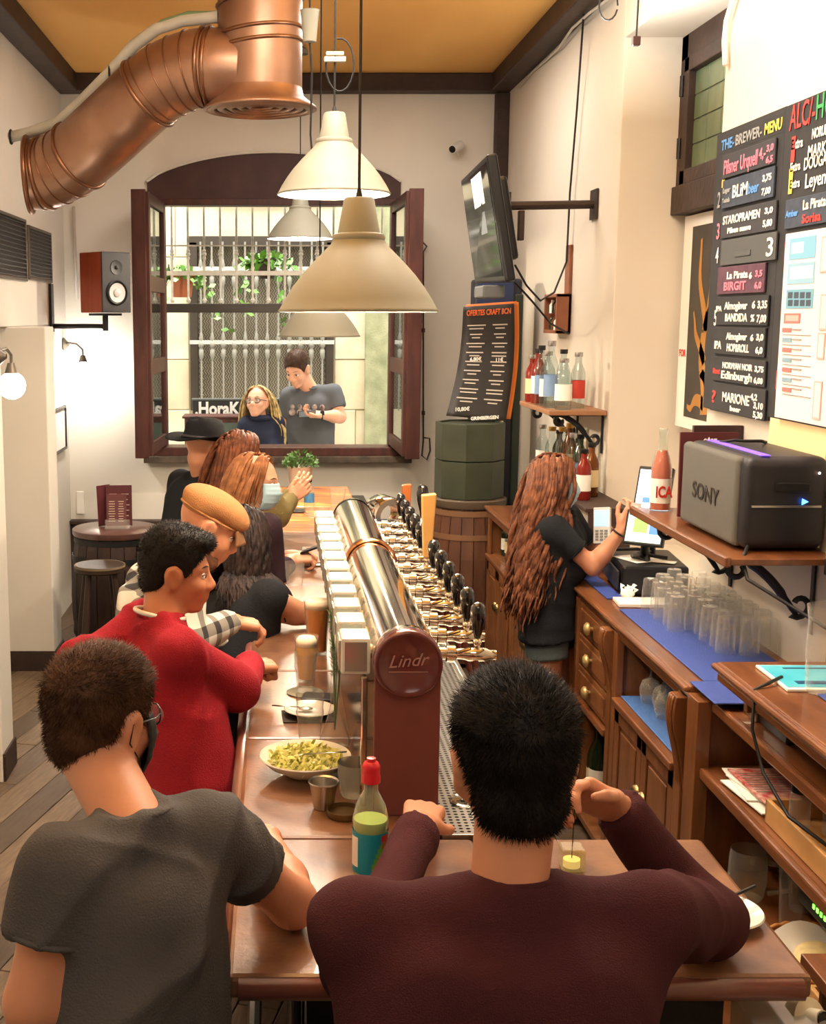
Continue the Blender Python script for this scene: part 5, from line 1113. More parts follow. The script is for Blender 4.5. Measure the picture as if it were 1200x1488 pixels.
q = MB(); q.add([onc(-1.4+i*.12,.062*s+j*.066*s) for i in range(6) for j in (0,1)], [(2*i,2*i+2,2*i+3,2*i+1) for i in range(5)]); q.build('label_white_mark', M_paper, t, fix=False)
q = MB(); q.lathe([(0,.229),(.019,.229),(.0195,.238),(.018,.246),(.018,.256),(.0185,.262),(.014,.270),(.010,.272),(.009,.279),(0,.280)], c, 28); q.build('cap', mat('red_cap',(214,38,48),.35), t, smooth=True)
# menu tray, phone-side things and potted plant
c = onbar(462,822); t = thing('metal_tray', 'flat reflective tray with papers beside the first taps', 'tray', (c.x,c.y,ZB)); q = MB(); q.bb(c.x-.07,c.x+.10,c.y-.03,c.y+.42,ZB+.001,ZB+.012); q.build('tray_body', M_steel, t, bevel=.004); q = MB(); q.bb(c.x-.05,c.x+.09,c.y,c.y+.38,ZB+.012,ZB+.016); q.build('printed_sheet', mat('pinkish_sheet',(168,128,112),.35,rgb2=(120,84,70),scale=14), t)
c = onbar(436,706); t = thing('potted_herb', 'leafy green herb in a pale grey pot at the far end of the bar', 'plant', (c.x,c.y,ZB)); q = MB(); q.lathe([(0,0),(.07,0),(.085,.13),(.09,.135),(.082,.135),(.075,.12),(0,.12)], (c.x,c.y,ZB+.001), 26); q.build('pot', mat('pale_pot',(206,198,184),.6), t, smooth=True)
q = MB(); rr = random.Random(4)
for i in range(330):
    a = rr.uniform(0,6.28); r = .105*math.sqrt(rr.random()); z = ZB+.13+rr.uniform(0,.11)*(1-(r/.13)**2); p = V((c.x+math.cos(a)*r,c.y+math.sin(a)*r,z)); u_ = V((math.cos(a)*.7,math.sin(a)*.7,rr.uniform(-.2,1))).normalized(); w_ = u_.orthogonal().normalized()*.009; u_ *= .034
    q.add([p,p+u_*.5+w_,p+u_,p+u_*.5-w_],[(0,1,2,3)])
o = q.build('foliage', mat('herb_leaf',(92,130,64),.5,rgb2=(60,96,44),scale=40), t, fix=False); o['kind'] = 'stuff'
def bottle(lbl, c, H, r, m, capm, label_m=None, group=None, neck=.3, name='bottle', lz=(.18,.5), parent=None, sh=.62):
    t = thing(name, lbl, 'bottle', c, group); c = V(c); nr = r*neck+.004
    q = MB(); q.lathe([(0,0),(r*.92,0),(r,.006),(r,H*sh),(r*.86,H*(sh+.07)),(nr*1.15,H*(sh+.17)),(nr,H*(sh+.2)),(nr,H*.93),(nr*1.25,H*.935),(nr*1.25,H*.955),(0,H*.955)], c, 20); q.build('bottle_body', m, t, smooth=True)
    q = MB(); q.lathe([(nr*1.2,H*.92),(nr*1.3,H*.93),(nr*1.3,H),(0,H)], c, 14); q.build('cap', capm, t, smooth=True)
    if label_m: q = MB(); q.lathe([(r+.0006,H*lz[0]),(r+.0006,H*lz[1])], c, 24); q.build('label', label_m, t, smooth='all')
    return t
c = onbar(449,748); bottle('small water bottle with a blue label by the potted herb', (c.x,c.y,ZB+.001), .21, .03, M_pet, mat('dark_cap',(30,34,50),.4), mat('blue_label',(70,130,180),.4), lz=(.35,.6))

# spirit bottles on the shelf
M_clr = glass('spirit_glass',(232,240,240),.03,1.6); M_redb = mat('red_spirit',(150,44,32),.06,trans=.4); M_dk = mat('dark_green_bottle',(28,40,24),.08,coat=.5); M_amb = mat('amber_bottle',(120,66,24),.08,trans=.3)
CP = [mat('silver_cap',(190,190,190),.25,.8), M_black, mat('gold_cap',(196,160,84),.3,.8)]
LB = [M_paper, mat('cream_label',(226,206,160),.6), mat('blue_grey_label',(120,150,190),.5), mat('red_label',(190,60,46),.5)]
spec = [(770,583,.27,.038,M_redb,0,1,'red liqueur bottle at the left front of the high bottle shelf'),(781,580,.31,.040,M_redb,1,0,'tall red spirit bottle, second from the left on the high shelf'),(790,584,.33,.034,M_clr,1,2,'clear gin bottle with a dark cap on the high shelf'),(800,589,.30,.042,M_clr,0,0,'round shouldered clear bottle at the front of the high shelf'),(812,589,.36,.038,M_clr,0,2,'tallest clear bottle with a glass stopper on the high shelf'),(826,590,.27,.045,M_clr,0,0,'broad clear bottle at the right end of the high shelf'),(806,578,.31,.036,M_clr,1,None,'clear bottle with a black cap at the back of the high shelf'),(820,577,.30,.038,M_clr,0,3,'clear bottle with a red label at the back of the high shelf')]
for px, py, H, r, m, cp, lb, lbl in spec:
    i_ = [x[7] for x in spec].index(lbl); c = [(1.49,7.22),(1.50,7.10),(1.49,6.98),(1.50,6.86),(1.49,6.73),(1.53,6.60),(1.60,6.92),(1.63,6.70)][i_]; bottle(lbl, (c[0], c[1], 1.731), H, r, m, CP[cp], LB[lb] if lb is not None else None, 'spirit bottles on the high shelf', neck=.35)
spec = [(752,.30,M_clr,0,0),(764,.28,M_dk,1,1),(776,.31,M_clr,2,0),(790,.34,M_amb,2,1),(802,.33,M_clr,2,3),(815,.30,M_dk,1,0),(828,.32,M_clr,0,2),(840,.28,M_amb,1,1),(748,.26,M_redb,1,0)]
names = ['clear bottle at the left end of the step behind the barmaid','dark green bottle on the step, left of her head','clear bottle with a gold cap on the step behind the barmaid','amber bottle above the head of the barmaid','gold capped clear bottle with a red label above the head of the barmaid','dark bottle with a pale label just right of her head','clear bottle with a blue label on the step by the wall','short amber bottle at the right end of the step','red bottle low at the left end of the far worktop']
for (px, H, m, cp, lb), nm in zip(spec, names):
    y = 6.15+.14*spec.index((px,H,m,cp,lb)); i_ = names.index(nm); bottle(nm, (1.58+.07*(i_%2), 7.30-i_*.125, 1.291), H, .038, m, CP[cp], LB[lb], 'bottles on the step behind the barmaid', neck=.33)
for i, (px, py, H, m, lb, lbl) in enumerate(((822,1098,.30,M_dk,0,'dark wine bottle with a pale label under the drawers, left one'),(834,1098,.31,M_dk,1,'dark wine bottle with a cream label under the drawers, right one'),(842,1090,.29,M_dk,1,'dark wine bottle at the back under the drawers'),(879,1128,.30,liquid('yellow_spirit',(226,196,60)),None,'yellow liqueur bottle beside the cabinet post'))):
    c = PX(px, 1060, 1.46); bottle(lbl, (1.42+.09*(i%2), [5.2,5.08,5.24,4.82][i], .052), [.42,.44,.40,.40][i], .042, m, CP[1 if i < 3 else 2], LB[lb] if lb is not None else mat('yellow_label',(220,190,60),.5), 'bottles in the bay under the drawers' if i < 3 else None)
for i, px in enumerate((712,722,732)):
    bottle(['small bottle with a blue cap in the far cabinet opening, left one','small bottle in the far cabinet opening, middle one','small bottle in the far cabinet opening, right one'][i], (1.42, 7.5-.12*i, .766), .22, .030, [M_dk,M_clr,M_dk][i], CP[i], LB[i], 'small bottles in the far cabinet opening')

# upturned glasses on the blue mat
k = 0; proto = None
for j in range(4):
    for i in range(11):
        x = 1.49+.073*j+(.01 if i%2 else 0); y = 4.15+.083*i+(.03 if j%2 else 0)
        if j == 0 and not (4 <= i <= 8): continue
        if y > 4.98: continue
        if proto is None: proto = glass_obj('upturned_glass', 'clear beer glass upside down in the crowd on the blue mat', 'glass', (0,0,0), TUMB, 'upturned beer glasses on the blue mat', n=18, up=True); o = proto
        else: o = copy_tree(proto)
        ORD = ['nearest','second','third','fourth','fifth','sixth','seventh','eighth','ninth','tenth','eleventh']; o['label'] = 'upturned beer glass on blue mat, %s from near end, %s row' % (ORD[i-(4 if j == 0 else 0)], ['aisle side','second','third','wall side'][j])
        o.location = (x, y, ZW+.0075); o.scale = (1,1,random.choice((1,1,1.04,.96)))
for i, (px, py, z, lbl) in enumerate(((1196,1006,ZR,'tall glass jug at the right edge on the raised wooden top'),)):
    c = PZ(px, py, z); glass_obj('glass_jug', lbl, 'jug', (c.x,c.y,z+.001), [(.045,0),(.048,.01),(.052,.12),(.05,.20),(.056,.24)])
# wine glasses in the niche
proto = None
for i in range(7):
    for j in range(2):
        y = 3.98+.092*i; x = 1.42+.10*j
        if proto is None:
            proto = thing('wine_glass', 'stemmed wine glass upside down in the cabinet niche', 'glass', (0,0,0), 'upturned wine glasses in the cabinet niche'); H = .19
            q = MB(); q.lathe([(.030,0),(.038,.03),(.040,.055),(.030,.085),(.006,.10),(.0035,.11),(.0035,.180),(.008,.184),(.034,.189),(.034,.191),(0,.191)], (0,0,0), 20); q.lathe([(.029,0),(.037,.03),(.039,.055),(.029,.083),(0,.096)], (0,0,0), 20); q.build('glass_body', M_glass, proto, smooth='all'); o = proto
        else: o = copy_tree(proto)
        o['label'] = 'upturned stemmed wine glass in the cabinet niche, %s from the near end, %s row' % (ORD[i], ['front','back'][j]); o.location = (x+(.02 if i%2 else 0), y, .774)

# ================================================================ THINGS ON THE RIGHT
# music speaker lying on its side
t = thing('party_speaker', 'big black music speaker lying on its side on the wall shelf', 'speaker', (1.60, 4.14, 1.487))
Mgr = mat('charcoal_speaker_grille', (94,92,86), .7, bump=.4, bscale=700); Msp = mat('black_speaker_body', (34,34,40), .45)
q = MB(); q.bb(1.475,1.745,3.86,4.43,1.488,1.785); o = q.build('cabinet', Msp, t, smooth='all'); b = o.modifiers.new('bevel','BEVEL'); b.width = .035; b.segments = 6
q = MB(); q.bb(1.462,1.50,3.90,4.43,1.492,1.78); gr_ = q.build('grille', Mgr, t, smooth='all'); b = gr_.modifiers.new('bevel','BEVEL'); b.width = .018; b.segments = 5
text('SONY', .078, mat('dark_logo',(18,18,18),.4), gr_, (1.461,4.30,1.60), (0,-1,0), (0,0,1), width=.26, bold=.0015)
q = MB(); q.bb(1.50,1.72,3.855,3.862,1.625,1.632); q.build('side_groove', M_steel, t, bevel=.001)
q = MB(); q.bb(1.57,1.68,3.850,3.862,1.675,1.705); q.build('handle_slot', M_black, t, bevel=.004)
q = MB(); q.prism([(1.655,3.852,1.655),(1.655,3.852,1.635),(1.675,3.852,1.645)],(0,-.003,0)); q.build('blue_light', mat('blue_led',(70,140,255),.3,emit=6,ecol=(60,130,255)), t)
q = MB(); q.ball((1.705,3.853,1.735),.004,8,6); q.build('red_light', mat('white_led',(255,230,220),.3,emit=5,ecol=(255,200,180)), t)
q = MB(); q.bb(1.53,1.56,3.88,4.38,1.786,1.789); q.build('light_strip', mat('violet_strip',(110,84,190),.3,emit=1.2,ecol=(110,70,210)), t)
q = MB(); q.tube([(1.55,4.30,1.787),(1.58,4.25,1.80),(1.62,4.27,1.795),(1.66,4.22,1.80),(1.70,4.28,1.79)], .006, 6); q.build('cable_coil', M_cord, t, smooth='all')
q = MB(); q.bb(1.61,1.746,3.50,3.76,1.49,1.79); 
t = thing('loudspeaker', 'dark rounded loudspeaker edge behind the big speaker at the right border', 'speaker', (1.70,3.55,1.36)); q = MB(); q.bb(1.69,1.745,3.5,3.74,1.49,1.80); o = q.build('cabinet', Msp, t, smooth='all'); b = o.modifiers.new('bevel','BEVEL'); b.width=.02; b.segments=4
q = MB(); q.bb(1.68,XB,3.52,3.72,1.44,1.488); q.build('bracket', M_iron, t)
q = MB(); q.tube([(1.50,3.87,1.50),(1.46,3.80,1.47),(1.455,3.74,1.42),(1.55,3.66,1.36),(1.66,3.5,1.29),(1.70,3.3,1.25),(1.70,3.1,1.225)], .006, 8); tag(q.build('speaker_cable', M_cord, None, smooth='all'), 'black cable hanging from the big speaker down to the raised worktop', 'cable')
# drink bottle and menus at the far end of the shelf
M_org = mat('orange_soda',(226,96,40),.08,trans=.3); 
c = V((1.485,4.73,1.482)); t = thing('bottle', 'clear glass bottle of orange drink with a white lettered label on the wall shelf', 'bottle', c)
q = MB(); q.lathe([(0,0),(.036,0),(.039,.01),(.039,.16),(.028,.21),(.016,.25),(.014,.30),(.016,.302),(.016,.315),(0,.315)], c, 24); q.build('bottle_body', M_pet, t, smooth='all')
q = MB(); q.lathe([(0,.004),(.036,.004),(.037,.16),(.026,.21),(.018,.232),(0,.232)], c, 24); q.build('drink', M_org, t, smooth=True)
q = MB(); q.lathe([(.0396,.03),(.0396,.125)], c, 30); lb_ = q.build('label', M_paper, t, smooth='all'); text('ICA', .06, mat('label_print_red',(196,58,40),.5), lb_, c+V((-.032,-.0405,.055)), (1,0,0), (0,0,1), bold=.002, width=.064)
t = thing('menu', 'burgundy menu board with white heading standing behind the big speaker', 'menu', (1.60,4.55,1.482))
R, o = card(t, (1.605,4.56,1.483), .215, .315, .0, -.04, M_menu, lines=0, th=.012)
text('CÔRT', .030, M_paper, o, (1.575,4.545,1.755), (1,0,0), (0,0,1), width=.05, bold=.001); text('CERVEZAS', .018, mat('pink_print',(214,140,130),.6), o, (1.555,4.546,1.725), (1,0,0), (0,0,1), width=.09); text('ELABORADAS', .014, mat('pink_print',(214,140,130),.6), o, (1.553,4.547,1.70), (1,0,0), (0,0,1), width=.09)
q = MB()
for i in range(4): q.bb(1.522,1.545,4.543,4.548,1.57+.034*i,1.595+.034*i)
q.build('red_marks', mat('red_print',(190,52,44),.6), o)
t = thing('menu', 'second dark menu behind the burgundy one, touching the wall', 'menu', (1.68,4.62,1.482)); card(t, (1.655,4.62,1.483), .185, .335, .0, -.02, mat('dark_menu_cover',(58,34,34),.4), lines=0, th=.02)
t = thing('card_sheet', 'yellowish card leaning on the wall behind the big speaker', 'card', (1.74,4.2,1.48)); q = MB(); q.box((XR-.012,4.12,1.70), (.006,.46,.42), Matrix.Rotation(.02,3,'Y')); q.build('card', mat('cream_card',(236,214,160),.7), t)
# point-of-sale gear
t = thing('till_printer', 'black till box with loose papers on top, beyond the blue mat', 'till', (1.6,5.25,ZW))
Rt = Matrix.Rotation(-.10,3,'Z'); q = MB(); q.box((1.60,5.24,ZW+.070), (.27,.40,.13), Rt); q.build('housing', M_black, t, bevel=.012); q = MB(); q.box((1.455,5.26,ZW+.065),(.01,.34,.08),Rt); q.build('drawer_front', mat('dark_grey_plastic',(44,46,52),.4), t, bevel=.003)
q = MB(); q.box((1.55,5.2,ZW+.138),(.14,.16,.002),Matrix.Rotation(.4,3,'Z')); q.box((1.64,5.12,ZW+.140),(.09,.05,.002),Matrix.Rotation(-.5,3,'Z')); q.build('papers', M_paper, t)
q = MB(); q.tube([(1.50,5.35,ZW+.15),(1.56,5.25,ZW+.17),(1.63,5.3,ZW+.15),(1.55,5.2,ZW+.16),(1.66,5.15,ZW+.15)], .008, 6); q.build('cable', M_cord, t, smooth='all')
M_scr = mat('lit_screen',(196,216,206),.2,emit=1.1,ecol=(190,220,200)); M_scr2 = mat('bright_screen',(225,240,255),.2,emit=1.6,ecol=(215,235,255)); Mhdr=mat('screen_header',(80,130,190),.3,emit=.7,ecol=(80,130,190)); Mgrn=mat('screen_green',(130,180,90),.3,emit=.8,ecol=(140,190,100))
def screen(lbl, c, w_, h_, yaw, tilt, m, bars, base=None, name='touch_screen'):
    t = thing(name, lbl, 'screen', (c[0],c[1],base if base is not None else c[2])); c = V(c); R = Matrix.Rotation(yaw,3,'Z')@Matrix.Rotation(tilt,3,'X')
    q = MB(); q.box(c, (w_,.03,h_), R); q.build('casing', M_black, t, bevel=.005); q = MB(); q.box(c+R@V((0,-.0156,0)), (w_*.88,.001,h_*.84), R); s = q.build('display', m, t)
    for x, z, a, b2, mm in bars: q = MB(); q.box(c+R@V((x*w_,-.0166,z*h_)), (a*w_,.0008,b2*h_), R); q.build('display_block', mm, s)
    if base is not None: q = MB(); q.tube([c+R@V((0,.015,-h_*.2)), V((c.x+.02,c.y+.06,base+.03)), V((c.x,c.y+.05,base))], [.016,.02,.05], 10); q.build('stand', M_black, t, smooth=True)
    return t
screen('small till touch screen tilted back under the wall shelf', P(938,768,5.12), .17, .15, -.62, -.35, M_scr, [(-.1,.05,.35,.4,Mgrn),(.25,.1,.25,.55,Mhdr),(0,.36,.84,.08,Mhdr)], ZW+.135)
screen('bright upper screen showing through behind the orange bottle', P(950,712,5.30), .15, .20, -.62, -.35, M_scr2, [(-.1,-.25,.3,.12,Mhdr),(.2,-.3,.25,.08,M_black)], ZW)
q = MB(); q.box((1.52,4.93,ZW+.008), (.26,.13,.014), Matrix.Rotation(-.06,3,'Z')); tag(q.build('paper_pad', M_paper, None, bevel=.002), 'white paper pad lying at the far end of the long blue mat', 'paper'); bpy.data.objects['paper_pad'].location.z += .001
q = MB(); rr = random.Random(2); q.ball((1.46,5.02,ZW+.025),(.03,.026,.022),12,8)
for i in range(14): p = V((1.46+rr.uniform(-.03,.03),5.02+rr.uniform(-.03,.03),ZW+.02+rr.uniform(0,.03))); q.add([p,p+V((.02,.006,.012)),p+V((.004,.018,.02))],[(0,1,2)])
tag(q.build('crumpled_tissue', M_paper, None), 'crumpled white tissue beside the black till box', 'tissue')
t = thing('ledger', 'pink and white stack of papers between the till and the glasses', 'papers', (1.70,5.05,ZW)); q = MB(); q.box((1.69,4.98+.10,ZW+.148),(.10,.16,.01),Rt); q.build('sheet', mat('pink_paper',(230,190,176),.7), t)
bpy.data.objects.remove(q and t.children[0]); bpy.data.objects.remove(t)
# magazine, mats on the raised top
t = thing('magazine', 'white edged magazine with a bright blue cover on the raised wooden top', 'magazine', (1.55,3.42,ZR)); R = Matrix.Rotation(-.02,3,'Z')
q = MB(); q.box((1.545,3.37,ZR+.005),(.30,.24,.008),R); q.build('pages', M_paper, t, bevel=.002); q = MB(); q.box((1.545,3.375,ZR+.0098),(.285,.215,.0006),R); cv = q.build('cover', mat('cyan_cover',(60,186,214),.3,rgb2=(110,206,226),scale=6), t)
q = MB(); q.box((1.50,3.31,ZR+.0106),(.12,.03,.0004),R); q.box((1.60,3.35,ZR+.0106),(.06,.06,.0004),R); q.box((1.56,3.45,ZR+.0106),(.20,.012,.0004),R); q.build('cover_print', mat('cover_print',(40,80,120),.4), cv)
tag(ubox('bar_mat', M_blue, None, (1.46,1.73,2.9,3.22,ZR+.001,ZR+.007)), 'blue rubber mat on the raised wooden top, next to the magazine', 'mat')
tag(ubox('bar_mat', M_blue, None, (FX-.02,1.58,3.60,3.83,ZW+.003,ZW+.009)), 'ribbed end of a blue mat lying at the step between the two worktops', 'mat')
q = MB(); q.tube([(1.42,3.36,ZR+.012),(1.36,3.30,ZR+.012),(1.315,3.28,ZR-.0),(1.31,3.27,1.10),(1.32,3.2,1.0),(1.33,3.05,.94),(1.40,2.9,.90)], .005, 6); tag(q.build('charging_cable', M_cord, None, smooth='all'), 'thin black cable looping from the magazine down the shelf front', 'cable')
# on the open shelves
zs1 = ZW-.02+.0; zs2 = .826; zs3 = .466
t = thing('small_speaker', 'small black box with a metal mesh front on the top open shelf', 'box', (1.50,3.45,zs1)); ubox('housing', M_black, t, (1.42,1.66,3.30,3.52,zs1+.001,zs1+.125), bevel=.006); ubox('mesh_front', M_steel, t, (1.41,1.44,3.50,3.60,zs1+.001,zs1+.12), bevel=.004)
t = thing('leaflets', 'untidy pile of printed leaflets on the middle open shelf', 'papers', (1.48,3.5,zs2)); rr = random.Random(6)
for i in range(6): q = MB(); q.box((1.46+rr.uniform(-.02,.04),3.50+rr.uniform(-.05,.04),zs2+.004+i*.006),(.20,.26,.004),Matrix.Rotation(rr.uniform(-.3,.3),3,'Z')); o = q.build('leaflet', M_paper if i < 4 else mat('red_flower_print',(176,48,52),.6,rgb2=(226,190,176),scale=40), t)
q = MB(); 
for i in range(9): q.box((1.45,3.41+i*.018,zs2+.0385+.0),(.12,.004,.0006))
q.build('printed_lines', mat('grey_print',(120,110,104),.8), t)
def jar(lbl, c, r, H, m, cm, name='jar', cat='jar'):
    t = thing(name, lbl, cat, c); c = V(c); q = MB(); q.lathe([(0,0),(r,0),(r,H*.78),(r*.8,H*.84),(0,H*.84)], c, 20); q.build('jar_body', m, t, smooth=True); q = MB(); q.lathe([(r*.9,H*.84),(r*.9,H),(0,H)], c, 20); q.build('lid', cm, t, smooth=True); return t
zt = zs2+.016
t = thing('wooden_tray', 'pale wooden tray of condiments on the middle open shelf', 'tray', (1.50,3.05,zs2)); Mt = mat('pale_tray_wood',(196,148,92),.5,var=.1)
ubox('tray_base', Mt, t, (1.37,1.66,2.84,3.28,zs2+.001,zs2+.012)); ubox('tray_side', Mt, t, (1.365,1.378,2.84,3.28,zs2+.001,zs2+.07)); ubox('tray_side', Mt, t, (1.365,1.66,3.27,3.283,zs2+.001,zs2+.07)); ubox('tray_side', Mt, t, (1.365,1.66,2.837,2.85,zs2+.001,zs2+.07))
jar('salt jar with a dark lid in the wooden condiment tray', (1.43,3.21,zt), .028,.12, M_glass, M_black); jar('clear jar with a steel lid in the wooden condiment tray', (1.50,3.16,zt), .027,.13, M_glass, M_steel)
bottle('orange sauce bottle with a red cap in the wooden tray', (1.47,3.04,zt), .19,.028, mat('yellow_sauce',(230,150,40),.4), mat('red_cap',(214,38,48),.35), mat('orange_label',(220,90,50),.5)); bottle('red sauce bottle with a green cap in the wooden tray', (1.57,3.12,zt), .21,.028, mat('red_sauce',(170,50,40),.4), mat('green_cap',(50,110,60),.4), LB[1]); bottle('dark sauce bottle in the wooden tray near the post', (1.56,2.98,zt), .20,.027, M_dk, M_black, LB[0]); bottle('dark checked vinegar bottle nearest the post in the wooden tray', (1.44,2.90,zt), .22,.028, mat('check_label',(60,56,54),.5,rgb2=(190,186,180),scale=120), M_black)
t = thing('router', 'dark network box with a row of small green lights under the middle shelf', 'router', (1.5,2.95,.6)); q = MB(); q.box((1.52,2.95,.70),(.24,.34,.05)); q.build('housing', mat('dark_router',(52,52,46),.5), t, bevel=.005); q = MB()
for i in range(6): q.box((1.399,3.02-i*.022,.705),(.003,.010,.012))
q.build('green_lights', mat('green_led',(120,220,80),.3,emit=2.5,ecol=(110,230,70)), t); ubox('hanger', M_iron, t, (1.45,1.60,2.9,3.0,.725,.80))
# mugs, glasses, basket, bowls
t = glass_obj('beer_mug', 'big glass beer mug with a handle on the lower shelf', 'mug', (1.44,3.56,zs3), [(.045,0),(.050,.01),(.058,.06),(.056,.13),(.052,.155)], n=24, m=glass('mug_glass',(236,232,214),.03,1.6,.12)); q = MB(); q.tube([(1.485,3.52,zs3+.13),(1.53,3.49,zs3+.125),(1.54,3.48,zs3+.06),(1.49,3.52,zs3+.03)], .008, 8); q.build('handle', M_glass, t, smooth='all')
for i in range(4): glass_obj('beer_glass', ['ribbed beer glass next to the mug on the lower shelf','second ribbed glass behind the mug on the lower shelf','glass beside the paper basket on the lower shelf','farthest clear glass in the corner of the lower shelf'][i], 'glass', ([1.50,1.57,1.58,1.66][i],[3.38,3.48,3.28,3.58][i],zs3), [(r,z*1.1) for r,z in PINT], n=14)
t = thing('bread_basket', 'round wicker basket lined with white paper on the lower shelf', 'basket', (1.48,3.10,zs3)); c = V((1.47,3.10,zs3)); q = MB()
for k in range(6): rr_ = .095+.012*k; q.tube([c+V((math.cos(a)*rr_*1.0,math.sin(a)*rr_*1.1,.008+.011*k+.003*math.sin(a*24+k*3.14))) for a in [2*math.pi*i/60 for i in range(60)]], .007, 6, closed=True)
o = q.build('wicker', mat('wicker',(190,130,66),.6,var=.2,scale=60), t, smooth='all'); o['kind'] = 'stuff'
q = MB(); rr = random.Random(4); q.grid(lambda u,v: c+V((math.cos(u*6.283)*(.02+.12*v),math.sin(u*6.283)*(.02+.13*v),.03+.045*v*v+.008*math.sin(u*31)*v)), 40, 6); q.build('paper_liner', M_paper, t, smooth='all')
q = MB(); q.ball(c+V((0,0,.05)),(.07,.08,.03),18,8); q.build('bread', mat('pale_bread',(236,216,160),.8,var=.1,scale=40), t, smooth='all')
t = thing('wooden_box', 'open wooden drawer box in front of the bread basket on the lower shelf', 'box', (1.5,2.8,zs3)); ubox('box_base', Mt, t, (1.36,1.66,2.52,2.92,zs3+.001,zs3+.01)); ubox('box_side', Mt, t, (1.355,1.368,2.52,2.92,zs3+.001,zs3+.075)); ubox('box_side', Mt, t, (1.355,1.66,2.915,2.928,zs3+.001,zs3+.075)); ubox('box_side', Mt, t, (1.355,1.66,2.512,2.525,zs3+.001,zs3+.075))
q = MB(); q.tube([(1.42,2.86,zs3+.02),(1.48,2.78,zs3+.03),(1.54,2.66,zs3+.02)], [.008,.006,.016], 8, flat=.4); tag(q.build('wooden_spoon', mat('pale_spoon',(222,180,140),.5), None, smooth='all'), 'pale spoon lying in the open wooden box', 'spoon')
c = PZ(1182,1438,.80); c = V((1.26,2.30,0)); zc0 = PZ(1185,1440,.7)
bx_, by_ = 1.235, 2.27; zz0 = P(1182,1440,by_).z
t = thing('side_ledge', 'low pale ledge holding the bowls and tubs at the lower right corner', 'shelf', (1.28,2.2,0)); ubox('board', M_oak_h, t, (1.10,1.33,1.95,2.42,zz0-.03,zz0-.001)); ubox('support', M_oak, t, (1.13,1.32,1.98,2.0,0,zz0-.03)); ubox('support', M_oak, t, (1.13,1.32,2.37,2.39,0,zz0-.03))
proto = None
for i in range(6):
    if proto is None:
        proto = thing('bowl', 'bottom white bowl of the nested stack by the post', 'bowl', (0,0,0), 'nested white bowls'); q = MB(); q.lathe([(0,0),(.032,0),(.034,.004),(.052,.04),(.058,.062),(.060,.066),(.056,.064),(.048,.040),(.03,.008),(0,.007)], (0,0,0), 32); q.build('bowl_body', M_white, proto, smooth=True); o = proto
    else: o = copy_tree(proto)
    o.location = (bx_, by_, zz0+.0005+i*.0155); o['label'] = ['bottom','second','third','fourth','fifth','topmost'][i]+' white bowl of the nested stack beside the wooden post'
c = P(1150,1478,2.08); t = thing('plastic_tub', 'clear plastic tub holding round white lids in the bottom right corner', 'tub', (c.x,2.1,zz0)); ubox('tub_body', glass('tub_plastic',(235,232,220),.1,1.4,.25), t, (c.x-.085,c.x+.05,2.0,2.15,zz0,zz0+.07)); q = MB(); q.lathe([(0,0),(.036,0),(.038,.03),(.02,.034),(.018,.06),(0,.06)], (c.x+.02,2.10,zz0+.045), 24, axis=(.5,-1,.5)); q.build('round_lid', mat('cream_plastic',(226,216,188),.4), t, smooth=True); q = MB(); q.lathe([(0,0),(.016,0),(.016,.004)], V((c.x+.02,2.10,zz0+.045))+V((.5,-1,.5)).normalized()*.061, 16, axis=(.5,-1,.5)); q.build('dark_hole', M_black, t)

# ---------------------------------------------------------------- chalkboards and posters on the right wall
def px8(X, Y): return (960+X/2.8625, 120+Y/2.8625)
def wpt(X, Y, x=XR): a = px8(X, Y); return PX(a[0], a[1], x)
COL = {'w':(232,230,222),'p':(232,130,150),'b':(96,150,210),'r':(214,70,64),'g':(70,160,96),'y':(220,206,90),'o':(226,140,80),'gr':(150,152,150)}
def chk(k): return mat('chalk_'+k, COL[k], .9)
def strip(par, X0, X1, Y0, Y1, base, lines, xw=XR-.024):
    a = wpt(X0,Y0,xw); c = wpt(X1,(Y0+Y1)/2,xw); b2 = wpt(X0,Y1,xw); o = ubox('menu_strip', base, par, (xw,xw+.008,c.y,a.y,b2.z,a.z), bevel=.002); W_ = a.y-c.y; H_ = a.z-b2.z
    for (s, u, v, hh, ww, k) in lines: text(s, H_*hh, chk(k), o, (xw-.001,a.y-u*W_,b2.z+v*H_), (0,-1,0), (0,0,1), width=ww*W_, bold=.0012)
    return o
A = wpt(250,215); B_ = wpt(208,1355); D = wpt(512,300)
t = thing('chalkboard', 'tall chalkboard beer menu with ten lettered strips next to the high window', 'chalkboard', (XR,(A.y+D.y)/2,B_.z)); yl = A.y-.01; yr = wpt(508,600).y
ubox('board', M_chalkboard, t, (XR-.014,XR-.001,yr,yl+.01,B_.z,A.z)); cb2 = mat('strip_slate',(58,58,62),.8); cb3 = mat('strip_slate_blue',(62,70,84),.8,var=.2,scale=30); cb4 = mat('strip_slate_grey',(82,84,84),.8); cb5 = mat('strip_slate_plum',(92,62,76),.8,var=.2,scale=20)
o = strip(t, 252, 508, 222, 300, M_chalkboard, [('THE-',.02,.2,.75,.22,'b'),('BREWER-',.26,.2,.75,.42,'gr'),('MENU',.72,.2,.75,.25,'y')], XR-.0145)
strip(t, 258,470,306,402,cb2,[('Pilsner Urquell',.04,.18,.85,.66,'p'),('4,-',.73,.35,.6,.12,'p'),('3,0',.86,.55,.35,.12,'p'),('6,5',.86,.10,.35,.12,'p')])
strip(t, 258,466,410,525,cb3,[('BLiM',.22,.30,.62,.30,'w'),('beer',.54,.30,.5,.2,'b'),('Lager',.02,.55,.25,.16,'gr'),('Tostada',.02,.20,.22,.16,'gr'),('3,75',.80,.58,.30,.16,'w'),('7,00',.80,.14,.30,.16,'w')])
